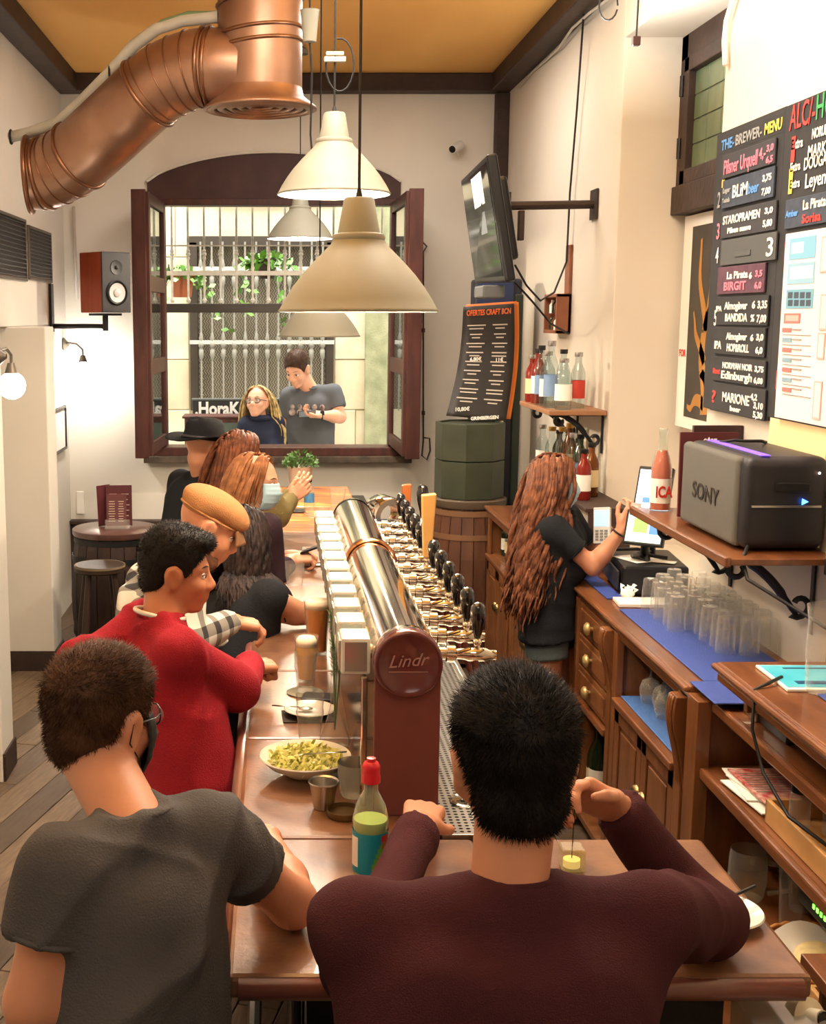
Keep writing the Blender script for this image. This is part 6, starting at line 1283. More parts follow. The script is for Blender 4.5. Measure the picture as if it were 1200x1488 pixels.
strip(t, 254,474,540,650,cb2,[('STAROPRAMEN',.04,.52,.42,.70,'w'),('Pilsen suave',.14,.16,.28,.45,'w'),('3,0',.82,.6,.28,.14,'w'),('5,80',.80,.16,.32,.16,'w')])
o = strip(t, 252,476,658,762,cb4,[('3',.84,.16,.95,.11,'w')])
a = wpt(308,700,XR-.026); c = wpt(372,712,XR-.026); ubox('slot', M_black, o, (XR-.026,XR-.023,c.y,a.y,c.z-.006,c.z+.016))
strip(t, 238,430,770,882,cb5,[('La Pirata',.22,.55,.36,.45,'w'),('BIRGIT',.16,.14,.42,.48,'p'),('6',.70,.5,.3,.06,'w'),('3,5',.82,.55,.3,.14,'p'),('6,0',.82,.15,.3,.14,'p')])
strip(t, 234,444,893,1008,M_chalkboard,[('Almogàver',.18,.56,.36,.46,'w'),('BANDIDA',.20,.14,.38,.44,'w'),('IPA',.0,.5,.25,.12,'w'),('6',.72,.58,.34,.06,'w'),('3,35',.82,.58,.34,.17,'w'),('7,00',.82,.12,.34,.17,'w'),('%',.71,.14,.32,.07,'w')])
strip(t, 226,432,1016,1128,M_chalkboard,[('IPA',.01,.2,.4,.15,'w'),('Almogàver',.26,.56,.34,.42,'w'),('HOP&ROLL',.28,.14,.38,.44,'w'),('6',.74,.55,.3,.06,'w'),('3,0',.85,.58,.3,.13,'w'),('6,0',.85,.14,.3,.13,'w')])
strip(t, 220,434,1138,1238,M_chalkboard,[('NORWAN NOIR',.20,.56,.34,.58,'w'),('Edinburgh',.18,.14,.44,.60,'w'),('Stout',.01,.3,.3,.15,'r'),('3,75',.82,.56,.3,.16,'w'),('6,00',.82,.12,.3,.16,'w')])
strip(t, 210,434,1245,1362,M_chalkboard,[('MARIONE',.24,.40,.46,.50,'w'),('beer',.40,.12,.24,.2,'w'),('4,2',.76,.62,.28,.12,'w'),('3,10',.82,.36,.28,.16,'w'),('5,30',.82,.06,.28,.16,'w'),('?',.02,.3,.6,.08,'r')])
for i, (Y, k) in enumerate(((440,'y'),(520,'gr'),(650,'p'),(750,'w'),(1010,'w'),(1360,'r'))): a = wpt(244-(Y-440)*.03,Y,XR-.016); text(str(i+1), .085, chk(k), t, (XR-.016,a.y+.02,a.z), (0,-1,0),(0,0,1), width=.03, bold=.001)
# second board and the white brochure sheet
A = wpt(514,108); yl = A.y-.006; yr = 3.55; zb_ = wpt(500,640).z; t = thing('chalkboard', 'second chalkboard menu with red and green heading at the right border', 'chalkboard', (XR,3.9,zb_)); ubox('board', M_chalkboard, t, (XR-.013,XR-.001,yr,yl,1.87,A.z))
def w2(s, X, Y, h, k, w_=None): a = wpt(X,Y,XR-.015); text(s, h, chk(k), t, (XR-.015,a.y,a.z), (0,-1,0),(0,0,1), bold=.001, width=w_)
w2('ALC/-',535,200,.115,'r',.20); w2('HOP',642,155,.11,'g',.18); w2('NORUEGA',628,235,.045,'w',.16); w2('Extra',543,280,.045,'w',.09); w2('MARKET',610,315,.055,'w',.19); w2('Extra',538,372,.04,'w',.08); w2('DOUGALL',594,365,.055,'w',.22); w2('Extra',536,442,.04,'w',.08); w2('Leyenda',598,440,.065,'w',.22)
for X,Y,k in ((515,340,'r'),(505,470,'y'),(495,610,'p'),(490,745,'r'),(485,860,'gr'),(470,1150,'w'),(455,1270,'r')): w2('1',X,Y,.12 if Y<700 else .09,k,.03)
strip(t, 520,700,490,610,cb3,[('La Pirata',.42,.55,.45,.5,'w'),('Sorisa',.42,.10,.42,.42,'r'),('Amber',.03,.4,.3,.3,'b')],XR-.022)
A = wpt(520,630,XR-.03); yb3 = 3.5; zt3 = A.z; zb3 = wpt(470,1390,XR-.03).z; t = thing('brochure_sheet', 'large pale glossy sheet with blue and red blocks over the second chalkboard', 'poster', (XR,3.8,zb3)); sh = ubox('sheet', mat('pale_pink_sheet',(238,222,216),.4), t, (XR-.030,XR-.024,yb3,A.y,zb3,zt3), bevel=.001)
NB = [0]
def blk(X0,X1,Y0,Y1,rgb,nm):
    NB[0] += 1; e_ = NB[0]*.00004; a = wpt(X0,Y0,XR-.031); c = wpt(X1,Y1,XR-.031); b2 = wpt(X0,Y1,XR-.031); ubox('printed_block', mat(nm,rgb,.5), sh, (XR-.0312-e_,XR-.030,c.y,a.y,b2.z,a.z), bevel=0)
blk(538,640,650,738,(120,180,208),'print_blue'); blk(545,592,668,712,(222,222,224),'print_pale'); blk(530,635,755,840,(140,184,206),'print_blue2'); blk(540,630,768,818,(226,224,226),'print_pale'); blk(524,630,862,940,(110,168,190),'print_blue3')
for i in range(4):
    for j in range(2): blk(530+i*25,548+i*25,872+j*32,898+j*32,(50,66,84),'print_navy')
blk(514,578,960,1000,(216,110,104),'print_red'); blk(520,572,968,992,(236,170,160),'print_rose')
for i in range(7): Y = 1020+i*41; blk(506,506+(36 if i%2==0 else 36),Y,Y+18,(212,84,76) if i%2==0 else (130,160,176),'print_red' if i%2==0 else 'print_grey'); blk(546,584,Y+4,Y+10,(150,140,136),'print_line'); blk(506,624,Y+27,Y+29,(120,110,108),'print_line2')
for X, Y0, Y1 in ((672,640,790),(668,880,1030),(656,1040,1150),(640,1240,1400)): blk(X,X+22,Y0,Y1,(232,170,166),'print_rose2'); blk(X+4,X+18,Y0+8,Y1-8,(240,216,210),'print_pale2')
# framed wall art in the niche
xn = XN-.012; zt4 = 2.72; zb4 = 1.66; t = thing('niche_poster', 'white bordered dark poster with a golden tree shape inside the wall niche', 'poster', (XN,6.0,zb4)); fr = ubox('white_border', M_paper, t, (xn,XN-.001,5.30,6.44,zb4,zt4)); ar = ubox('artwork', mat('dark_olive_art',(70,64,54),.6,rgb2=(48,46,44),scale=3), fr, (xn-.003,xn,5.36,6.30,zb4+.06,zt4-.06), bevel=0)
q = MB(); rr = random.Random(12)
for (y0,z0,y1,z1,r0_,r1_) in ((6.02,1.75,6.05,2.15,.06,.035),(6.05,2.15,6.18,2.6,.035,.012),(6.05,2.15,5.95,2.62,.04,.012),(6.04,2.0,6.25,2.25,.03,.010),(6.0,2.2,5.8,2.5,.03,.01),(6.02,1.8,6.28,1.78,.035,.012),(6.0,1.9,5.7,2.1,.03,.01),(6.05,1.95,5.85,1.7,.03,.01)):
    n = 9; L_ = []; R_ = []
    for i in range(n+1):
        u = i/n; y = y0+(y1-y0)*u+.03*math.sin(u*5+y1*9); z = z0+(z1-z0)*u+.02*math.sin(u*6); d = V((0,z1-z0,-(y1-y0))).normalized()*(r0_+(r1_-r0_)*u); L_.append(V((xn-.0045,y,z))+d); R_.append(V((xn-.0045,y,z))-d)
    q.add(L_+R_, [(i,i+1,n+2+i,n+1+i) for i in range(n)])
q.build('golden_tree', mat('gold_ochre',(176,124,56),.6), ar, fix=False)
text('FOR', .05, chk('r'), fr, (xn-.0015,6.42,2.02), (0,-1,0),(0,0,1), width=.1, bold=.001)

# ---------------------------------------------------------------- television, bracket, cables
tn, tb, fn_, fb = P(707,224,6.55), P(735,410,6.55), P(669,262,7.35), P(690,412,7.35)
nrm = (tb-tn).cross(fn_-tn).normalized(); nrm = nrm if nrm.x < 0 else -nrm
t = thing('television', 'black flat television tilted down on a wall arm, seen nearly edge on', 'television', (tb+fb)/2)
def quadat(a, b_, off, th):
    def L(u, v): return (tn.lerp(fn_, u)).lerp(tb.lerp(fb, u), v)
    q = MB(); q.prism([L(a,b_)+nrm*off, L(1-a,b_)+nrm*off, L(1-a,1-b_)+nrm*off, L(a,1-b_)+nrm*off], nrm*th); return q, L
q, L = quadat(0,0,-.055,.055); q.build('casing', mat('tv_black',(26,27,30),.35), t, bevel=.012)
q, L = quadat(.16,.16,-.12,.07); q.build('rear_housing', mat('tv_black',(26,27,30),.35), t, bevel=.02)
q, L = quadat(.045,.05,.0,.003); sc_ = q.build('screen', mat('tv_glass',(34,38,42),.06,coat=.5), t)
for a,b2,c2,d2,m in ((.25,.08,.60,.34,mat('tv_reflection_white',(226,230,214),.3,emit=.9,ecol=(226,230,214))),(.30,.40,.50,.58,mat('tv_patch_grey',(120,130,134),.3,emit=.3,ecol=(120,130,134)))):  # white patch is a reflection painted onto the screen as a glowing block
    q = MB(); q.prism([L(a,b2)+nrm*.0035, L(c2,b2)+nrm*.0035, L(c2,d2)+nrm*.0035, L(a,d2)+nrm*.0035], nrm*.001); q.build('picture_block', m, sc_)
ctr = L(.5,.5)-nrm*.12; bk = thing('wall_bracket', 'dark steel wall arm holding the television', 'bracket', (XR,ctr.y,ctr.z)); q = MB(); wy = P(852,297,6.95)
q.tube([(XR-.002,6.95,P(852,297,6.95).z), (ctr.x+.03,ctr.y,P(757,299,6.95).z)], .024, 8); q.box(ctr+V((.012,0,0)),(.02,.22,.30)); q.box((ctr.x+.10,ctr.y,ctr.z-.02),(.03,.05,.16)); q.bb(XR-.015,XR-.002,6.88,7.02,wy.z-.08,wy.z+.08); q.build('arm', mat('dark_bracket',(58,46,40),.5,.3), bk, bevel=.003)
bp_ = L(.5,1)+V((.0,0,-.05)); q = MB(); q.box(bp_,(.12,.30,.07)); o = q.build('mount_foot', mat('grey_mount',(96,100,102),.5), t, bevel=.01)
def wcable(lbl, pts, r=.006): q = MB(); q.tube(pts, r, 6); return tag(q.build('wall_cable', M_cord, None, smooth='all'), lbl, 'cable')
ca = [PX(848,20,XR-.05),PX(838,160,XR-.03),PX(828,280,XR-.03),PX(823,380,XR-.03),P(805,425,7.3),P(785,437,7.1),P(765,415,7.0),P(748,385,6.95)]
wcable('long black cable dropping from the ceiling beam and looping to the television', ca)
wcable('short black cable running from the television foot down to the bottle shelf wall', [P(748,410,7.0),P(775,440,7.1),P(800,470,7.2),PX(826,485,XR-.02)])
q = MB(); q.tube([(1.72+.02*math.sin(i*.9),2.0+i*.42,zb-.03+.015*math.sin(i*2.1)) for i in range(18)], .008, 5); tag(q.build('fairy_cable', mat('clear_cable',(200,194,180),.4), None, smooth='all'), 'pale crumpled cable running under the right ceiling beam', 'cable')
q = MB(); c = P(884,8,5.6); q.tube([c+V((math.cos(a)*.04,0,math.sin(a)*.06)) for a in [i*.4 for i in range(16)]], .004, 5); q.tube([c+V((0,0,.05)),V((c.x+.1,c.y,ZC-.1))],.004,5); tag(q.build('cable_loop', M_cord, None), 'small black cable loop hanging at the top edge above the niche', 'cable')
q = MB(); q.tube([PX(1068,-10,XR-.02),PX(1056,30,XR-.02),PX(1053,60,XR-.02),PX(1054,95,XR-.02)], .012, 8); tag(q.build('white_cable', M_paper, None, smooth='all'), 'white cable conduit on the wall edge beside the high window', 'cable')
# camera on the back wall
c = P(664,214,YB-.12); t = thing('security_camera', 'small white security camera on the back wall above the television', 'camera', c); q = MB(); q.cyl(c+V((.03,.04,.02)), c+V((-.04,-.05,-.02)), .035, .032, n=16); q.build('camera_body', M_paper, t, smooth=True); q = MB(); q.cyl(c+V((-.041,-.051,-.0205)), c+V((-.045,-.056,-.023)), .026, n=14); q.build('lens', M_black, t); q = MB(); q.tube([c+V((0,0,-.03)), c+V((.02,.06,-.05)), c+V((.03,.118,-.04))], .010, 8); q.build('mount', M_paper, t)
# iron window crank pole
t = thing('window_crank', 'thin iron rod with a hook and crank hanging right of the window', 'rod', P(615,660,YB-.05)); q = MB(); q.tube([P(609,325,YB-.06),P(612,350,YB-.06),P(620,358,YB-.06),P(615,366,YB-.06),P(615,640,YB-.06),P(613,662,YB-.06),P(620,668,YB-.06),P(625,655,YB-.06),P(624,637,YB-.06),P(616,636,YB-.06)], .007, 6); q.box(P(615,480,YB-.03),(.02,.06,.03)); q.box(P(615,600,YB-.03),(.02,.06,.03)); q.build('rod', mat('rusty_iron',(70,54,46),.6), t, smooth='all')
q = MB(); q.tube([P(603,628,YB-.12),P(608,622,YB-.12),P(609,632,YB-.12),P(603,640,YB-.12)], .006, 6); q.box(P(606,634,YB-.06),(.012,.12,.012)); tag(q.build('window_hook', M_iron, None, smooth='all'), 'small iron hook at the lower right corner of the window', 'hook')
# small wall rack
ya_, yb_ = PX(806,450,XR-.04).y, PX(826,450,XR).y; z0 = PX(815,484,XR).z; z1 = PX(815,428,XR).z; t = thing('wall_rack', 'small wooden wall rack with little bottles above the shelf of spirits', 'rack', (XR,(ya_+yb_)/2,z0)); Mw = mat('reddish_rack',(140,86,58),.5,var=.1)
ym_ = (ya_+yb_)/2; ubox('rack_frame', Mw, t, (XR-.09,XR-.002,ym_-.17,ym_-.15,z0,z1),(XR-.09,XR-.002,ym_+.15,ym_+.17,z0,z1),(XR-.09,XR-.002,ym_-.17,ym_+.17,z0,z0+.02),(XR-.09,XR-.002,ym_-.17,ym_+.17,z1-.02,z1),(XR-.02,XR-.002,ym_-.17,ym_+.17,z0,z1)); ubox('hanging_board', Mw, t, (XR-.02,XR-.002,ym_-.16,ym_-.05,z1,PX(822,358,XR).z))
for i in range(4):
    for j in range(2): q = MB(); q.lathe([(0,0),(.018,0),(.018,.05),(.008,.065),(.008,.08),(0,.08)], (XR-.055,ym_-.10+i*.065,z0+.02+j*.10), 10); q.build('little_bottle', [M_dk,M_paper,M_amb][(i+j)%3], t, smooth=True)

# ---------------------------------------------------------------- tall dark column, curved poster, green drum on a barrel
cz = P(720,405,8.3).z; t = thing('dark_column', 'tall dark blue black display column behind the curved beer poster', 'column', (1.5,8.4,0)); x0 = P(690,500,8.25).x; x1 = P(757,500,8.25).x
ubox('column_body', mat('blue_black_panel',(34,38,50),.35), t, (x0,x1,8.25,8.5,0,cz), bevel=.02); ubox('side_trim', mat('green_black_trim',(40,52,44),.4), t, (x1-.05,x1+.005,8.235,8.5,0,cz-.1), bevel=.01); ubox('logo_band', mat('dark_blue_band',(40,54,90),.3), t, (x0+.01,x1-.06,8.242,8.25,cz-.3,cz-.03))
q = MB(); 
for i in range(5): q.lathe([(.022,-.05),(.03,-.02),(.03,.02),(.022,.05)], ((x0+x1)/2+.02,8.22,1.55-.13*i), 12)
q.build('hook_row', M_chrome, t, smooth=True)
tl, tr, bl, br = P(673,446,8.18), P(747,441,8.18), P(648,604,8.02), P(735,612,8.05)
def sheet(par, name, m, off, s=(0,1,0,1), cur=.12):
    q = MB()
    def fn(u, v):
        u = s[0]+(s[1]-s[0])*u; v = s[2]+(s[3]-s[2])*v; p = tl.lerp(tr,u).lerp(bl.lerp(br,u),v); return p+V((.035*math.sin(v*math.pi)*(1)-.0,.06*math.sin(v*math.pi),0))*(1)+V(off)
    q.grid(fn, 6, 22); return q.build(name, m, par, smooth='all', solid=.0015), fn
t = thing('beer_poster', 'curled black beer menu poster with orange heading pinned on the dark column', 'poster', (1.45,8.1,1.6)); M_or = mat('orange_sheet',(226,132,42),.6)
sheet(t, 'orange_sheet', M_or, (.035,.03,.01)); sheet(t, 'orange_sheet', mat('orange_sheet_b',(206,112,48),.6), (.02,.015,.015)); sh, _ = sheet(t, 'poster_sheet', mat('black_poster',(42,38,36),.5), (0,0,0))
def pfn(u, v): p = tl.lerp(tr,u).lerp(bl.lerp(br,u),v); return p+V((.035*math.sin(v*math.pi),.06*math.sin(v*math.pi),0))+V((0,-.004,0))
rr = random.Random(2)
for side in (0,1):
    q = MB(); v = .17
    while v < .9:
        for k in range(2):
            w_ = rr.uniform(.22,.36) if k == 0 else rr.uniform(.14,.28); uc = .27 if side == 0 else .72; a, b2 = uc-w_/2, uc+w_/2; q.add([pfn(a,v),pfn(b2,v),pfn(b2,v+.011),pfn(a,v+.011)],[(0,1,2,3)]); v += .030
        v += .022
    q.build('printed_lines', mat('poster_print',(190,180,168),.8), sh)
pd = (pfn(1,.05)-pfn(0,.05)).normalized(); text('OFERTES CRAFT BCN', .05, mat('poster_orange',(222,110,60),.7), sh, pfn(.07,.085), pd, V((0,-.05,1)), width=(pfn(.93,.05)-pfn(.07,.05)).length, bold=.0015)
text('6,80€', .032, M_paper, sh, pfn(.20,.50), pd, V((0,0,1)), bold=.001); text('11€', .032, M_paper, sh, pfn(.66,.50), pd, V((0,0,1)), bold=.001); text('10,80€', .034, M_paper, sh, pfn(.12,.955), pd, V((0,0,1)), bold=.001); text('GRIMBERGEN', .030, M_paper, t, pfn(.42,1.02)+V((0,.01,0)), pd, V((0,0,1)), bold=.0015)
dc = P(680,716,8.0); bzt = dc.z-.02; barrel('plain brown wooden barrel carrying the green drum', (dc.x,7.98,0), bzt, .225, .27, mat('brown_barrel_wood',(104,68,48),.5,rgb2=(80,50,36),scale=6,stretch=(3,3,.6)), mat('barrel_lid',(92,78,64),.4), mat('barrel_hoop_wood',(128,92,66),.5), name='barrel')
t = thing('octagonal_drum', 'dark green eight sided wooden drum with a seam, on top of the brown barrel', 'drum', (dc.x,7.98,bzt)); zt5 = P(680,613,8.0).z; Mgd = mat('dark_green_paint',(62,68,52),.45,rgb2=(48,54,42),scale=5,bump=.1)
hm = (zt5-bzt)/2
for k in range(2):
    for i in range(8):
        a0 = math.radians(22.5+45*i+8); a1 = math.radians(22.5+45*(i+1)+8); r = .225; z0 = bzt+.004+k*(hm+.002); z1 = z0+hm-.004; P0 = V((dc.x+math.cos(a0)*r,7.98+math.sin(a0)*r,z0)); P1 = V((dc.x+math.cos(a1)*r,7.98+math.sin(a1)*r,z0)); ci = V((dc.x,7.98,z0))
        q = MB(); q.prism([P0,P1,P1.lerp(ci,.1),P0.lerp(ci,.1)],(0,0,z1-z0)); q.build('panel', Mgd, t, bevel=.003)
q = MB(); q.prism([V((dc.x+math.cos(math.radians(30.5+45*i))*.215,7.98+math.sin(math.radians(30.5+45*i))*.215,zt5-.02)) for i in range(8)],(0,0,.012)); q.build('drum_top', Mgd, t)
q = MB(); q.prism([V((dc.x+math.cos(math.radians(30.5+45*i))*.21,7.98+math.sin(math.radians(30.5+45*i))*.21,bzt+.002)) for i in range(8)],(0,0,.012)); q.build('drum_bottom', Mgd, t)
c = PZ(1048,1335,ZB)
t = thing('tea_plate', 'small white saucer with a spoon and glass cup at the right end of the bar', 'plate', (.83,2.30,ZB)); sp = PZ(1048,1336,ZB); q = MB(); q.lathe([(0,.004),(.04,.004),(.065,.012),(.078,.018),(.076,.021),(.062,.015),(.04,.008),(0,.008)], (sp.x,sp.y,ZB), 36); q.build('dish', M_white, t, smooth=True)
q = MB(); q.tube([(sp.x-.02,sp.y+.01,ZB+.022),(sp.x+.09,sp.y+.07,ZB+.035)], .0035, 6); tag(q.build('teaspoon', M_black, None), 'dark teaspoon lying over the white saucer', 'spoon')
glass_obj('espresso_glass', 'small clear glass cup standing on the white saucer', 'glass', (sp.x-.015,sp.y+.02,ZB+.0095), [(.022,0),(.026,.02),(.030,.05)])
c = PZ(830,1262,ZB); t = thing('candle_cube', 'little square glass candle holder on the bar near the raised hand', 'candle', (c.x,c.y,ZB)); ubox('glass_cube', glass('cube_glass',(240,232,196),.03,1.5,.12), t, (c.x-.024,c.x+.024,c.y-.024,c.y+.024,ZB+.001,ZB+.05), bevel=.004); q = MB(); q.lathe([(0,0),(.018,0),(.018,.016),(0,.018)], (c.x,c.y,ZB+.006), 16); q.build('wax', mat('pale_wax',(252,240,180),.5,emit=.3,ecol=(255,236,160)), t, smooth=True); q = MB(); q.tube([(c.x,c.y,ZB+.024),(c.x+.002,c.y,ZB+.14)], .0012, 5); q.build('wick_rod', M_iron, t)

# ================================================================ PEOPLE
SK = skinm('skin_warm', (214,150,116)); SK2 = skinm('skin_tan', (196,128,92)); SK3 = skinm('skin_fair', (226,168,136))
tattoo = None
# 1 grey t-shirt man, front left, sitting on a stool
HB = hair_m('brown_hair', (98,68,48), (66,44,30))
hips = P(170,1500,1.86); hips.z = .84
w1 = PZ(385,1215,1.125); e1 = PZ(425,1312,1.125)
r1 = person('man in a grey t-shirt, glasses and black face mask seen from behind, front left', hips, P(92,1262,1.84), P(292,1208,2.02), P(150,1046,2.12), 52, 6, 0,
  elL=P(50,1455,1.80), elR=e1, wrL=P(60,1600,1.90), wrR=w1, handR=dict(d=(-.55,.8,-.12), n=(.0,.25,1), curl=.9, t=-1), handL=dict(d=(.4,.9,-.3), n=(0,0,1)),
  skin=SK, shirt=cloth('grey_cotton', (84,82,82)), sleeve=.52, pants=cloth('dark_denim', (44,52,66)), s=1.0, h=.0075, seat=True, fat=1.16, amp=.013, lname='t_shirt', seed=3, headscale=1.02)
root, hc, R = r1[:3]
short_hair(root, hc, R, 1.04, HB, 16000, .013, .0055, seed=2)
eyeglasses(root, hc, R, 1.02, mat('dark_eyeglass_frame', (30,32,44), .3)); face_mask(root, hc, R, 1.02, mat('black_mask', (26,26,28), .8), M_black)
stool('dark bar stool under the man in the grey t-shirt', (hips.x-.02, hips.y+.02, 0), .735, .17, M_stool)
# 2 maroon jumper man, front centre
hips = V((.27,1.60,.86)); 
elR = PZ(1030,1335,1.135); wrR = P(893,1172,2.06); elL = P(522,1462,1.97); elL.z = 1.12; wrL = P(608,1198,2.36)
r2 = person('man in a maroon jumper seen from behind, front centre, right hand raised to his cheek', hips, P(518,1345,1.70), P(950,1330,1.74), P(744,1112,1.80), 92, 4, 0,
  elL=elL, elR=elR, wrL=wrL, wrR=wrR, handL=dict(d=(.25,.9,.02), n=(.1,-.15,1), curl=.75, t=1, sp=.03), handR=dict(d=(-.86,-.25,.45), n=(.25,.75,.5), curl=.8, t=-1),
  skin=SK, shirt=cloth('maroon_knit', (74,36,40), var=.10, bump=.5, bscale=420), sleeve=1, pants=cloth('black_jeans', (26,26,30)), s=1.0, h=.0075, seat=True, fat=1.12, amp=.008, lname='jumper', seed=8, headscale=1.06, eyes=(60,40,30))
root, hc, R = r2[:3]
short_hair(root, hc, R, 1.09, hair_m('black_hair', (38,32,30), (18,16,16)), 20000, .014, .0055, top=.006, seed=5, fringe=0, low=.012)
stool('dark bar stool under the man in the maroon jumper', (hips.x, hips.y+.0, 0), .755, .17, M_stool)
# 3 red sweatshirt man, standing
hips = P(270,1150,3.30); hips = V((hips.x, 3.32, .93))
r3 = person('man in a red sweatshirt leaning on the bar in profile, short black hair', hips, P(205,905,3.52), P(262,948,3.26), P(256,832,3.46), 4, 8, 0,
  elL=P(118,968,3.36), elR=P(345,1000,3.40), wrL=P(190,1035,3.45), wrR=P(362,968,3.62), handR=dict(d=(.8,.55,-.1), n=(.1,-.1,1), curl=1.3, t=-1), handL=dict(d=(.5,.3,-.8), n=(-.5,0,0), curl=.8),
  skin=SK2, shirt=cloth('red_fleece', (150,32,44), var=.08), sleeve=1, pants=cloth('dark_trousers', (40,40,46)), s=.95, h=.008, fat=1.12, amp=.013, lname='sweatshirt', seed=11, hem=.08, headscale=.98, eyes=(40,26,20))
root, hc, R, f, rh, up, mid = r3
short_hair(root, hc, R, 1.0, hair_m('black_hair', (38,32,30), (18,16,16)), 10000, .007, .006, top=.010, seed=6, fringe=1)
q = MB(); nb = mid+up*.066; q.tube([nb+rh*math.cos(a)*.068+f*(math.sin(a)*.066+.012)+up*(-.016*math.sin(a)) for a in [2*math.pi*i/24 for i in range(24)]], .007, 8, closed=True); q.build('white_collar', mat('white_cotton', (224,220,210), .8), root, smooth='all', label='white t-shirt edge at the neck')
# 4 flat cap man in plaid
hips = P(225,1000,3.95); hips = V((hips.x-.02, 3.95, .95))
r4 = person('bearded man in a tan flat cap and grey plaid shirt looking down at the bar', hips, P(212,842,4.22), P(262,858,3.88), P(302,766,4.05), 8, 30, 0,
  elL=P(250,930,4.3), elR=P(268,938,3.78), wrL=P(330,930,4.35), wrR=P(338,902,3.98), handR=dict(d=(.9,.35,-.25), n=(.1,-.1,1), curl=.7, t=-1), handL=dict(d=(.9,.3,-.1), n=(0,0,1)),
  skin=SK, shirt=plaid_mat(), sleeve=.98, pants=cloth('dark_trousers', (40,40,46)), s=1.0, h=.0095, fat=1.1, amp=.008, lname='shirt', seed=14, hem=.04, headscale=1.05, legdir=(1,.2,0))
root, hc, R = r4[:3]; s = 1.05
S = SDF(.008); L = lambda x,y,z: hc+R@V((x*s,y*s,z*s)); S.el(L(-.012,0,.072), (.112*s,.088*s,.052*s), R); S.el(L(.045,0,.060), (.068*s,.070*s,.036*s), R); S.el(L(-.045,0,.048), (.068*s,.078*s,.040*s), R); S.subel(L(.0,0,-.002), (.13*s,.12*s,.038*s), R)
Mcap = cloth('tan_wool_cap', (172,122,80), var=.05); co = np_obj('flat_cap', *S.mesh(.006), Mcap, root, 'tan flat cap')
q = MB(); q.grid(lambda u,v: L(.078+.052*v*math.cos((u-.5)*2.4), (u-.5)*(.125+.01*v), .050-.028*v-.012*v*v-.07*(u-.5)**2), 14, 6); q.build('peak', mat('dark_cap_peak', (136,96,64), .8), co, smooth='all', solid=.008)
q = MB(); q.tube([L(math.cos(a)*.104-.012, math.sin(a)*.083, .036-.002*math.cos(a)) for a in [2*math.pi*i/30 for i in range(30)]], .004, 6, closed=True); q.build('cap_band', Mcap, co, smooth='all')
S = SDF(.006); 
for q_ in (-1,1): S.rc(L(-.008,.058*q_,-.045), L(.052,.030*q_,-.096), .020*s, .020*s); 
S.rc(L(.06,-.02,-.09), L(.06,.02,-.09), .024*s); S.rc(L(.086,-.018,-.047), L(.086,.018,-.047), .007*s)
np_obj('beard', *S.mesh(.005), mat('short_beard', (120,78,54), .8, rgb2=(92,58,40), scale=80), root)
q = MB(); q.ball(L(.002,-.083,-.034), .005, 8, 6); q.build('earring', M_steel, root, smooth='all')
q = MB()
wrp, elp = P(338,902,3.98), P(268,938,3.78)
rr = random.Random(3)
for i in range(46): u = rr.uniform(.35,.95); c = elp.lerp(wrp,u); d = (wrp-elp).normalized(); u_, w_ = ortho(d); a = rr.uniform(0,6.28); q.ball(c+(u_*math.cos(a)+w_*math.sin(a))*(.0425-.017*max(0,(u-.3)/.7)), (rr.uniform(.003,.010),rr.uniform(.003,.010),rr.uniform(.003,.008)), 8, 5)
q.build('forearm_tattoo', mat('tattoo_ink', (92,66,56), .7), root, smooth='all')
# 5 dark curly haired woman in a black tee
hips = P(340,1010,4.45); hips = V((hips.x-.05, 4.42, .93))
r5 = person('woman with long dark curly hair and a black t-shirt resting her arm on the bar', hips, P(330,862,4.75), P(392,868,4.42), P(352,782,4.62), 35, 22, 0,
  elL=P(372,905,4.95), elR=PZ(446,893,1.12), wrL=P(420,880,5.0), wrR=PZ(385,893,1.13), handR=dict(d=(-.9,.2,-.1), n=(0,0,1), curl=.6, t=-1), handL=dict(d=(.9,.1,-.2), n=(0,0,1)),
  skin=SK, shirt=cloth('black_cotton', (30,31,34)), sleeve=.20, pants=cloth('dark_trousers', (40,40,46)), s=.93, h=.0095, female=True, amp=.006, lname='t_shirt', seed=17, headscale=.97)
root, hc, R, f, rh, up, mid = r5
long_hair(root, hc, R, .97, hair_m('dark_curly_hair', (58,44,40), (26,20,20)), 260, .44, .0095, .036, 52, seed=5, steps=34, coll=[(mid-up*.06-f*.03, (.22,.15,.16), None)], fall=(.02,-.10,-1), front=.30)
# 6 woman in a pale blue face mask
hips = P(360,900,5.25); hips = V((hips.x-.12, 5.25, .93))
r6 = person('light brown haired woman in a pale blue face mask holding a phone over the bar', hips, P(330,752,5.62), P(388,768,5.28), P(372,702,5.5), -12, 6, 0,
  elL=P(395,830,5.7), elR=P(398,838,5.35), wrL=P(424,806,5.72), wrR=P(425,812,5.55), handR=dict(d=(.95,.25,.05), n=(.1,-.3,1), curl=.9, t=-1), handL=dict(d=(.95,.1,.05), n=(0,.3,1), curl=.9),
  skin=SK3, shirt=cloth('dark_plum_top', (52,36,44)), sleeve=1.7, pants=cloth('dark_trousers', (40,40,46)), s=.95, h=.0105, female=True, lname='top', seed=19, headscale=1.04)
root, hc, R, f, rh, up, mid = r6
long_hair(root, hc, R, 1.06, hair_m('light_brown_hair', (160,106,66), (110,68,42)), 150, .24, .011, .012, 30, seed=9, steps=16, coll=[(mid-up*.06, (.20,.15,.14), None)], fall=(-.25,.02,-1), front=.48)
face_mask(root, hc, R, 1.05, mat('pale_blue_mask', (176,208,222), .8), M_paper)
mkphone('dark phone held low over the bar by the woman in the pale blue mask', P(457,797,5.58)+V((-.01,0,0)), (.2,.9,0), (.85,-.2,.35), mat('phone_dark_screen', (30,40,50), .2), (.07,.11,.009))
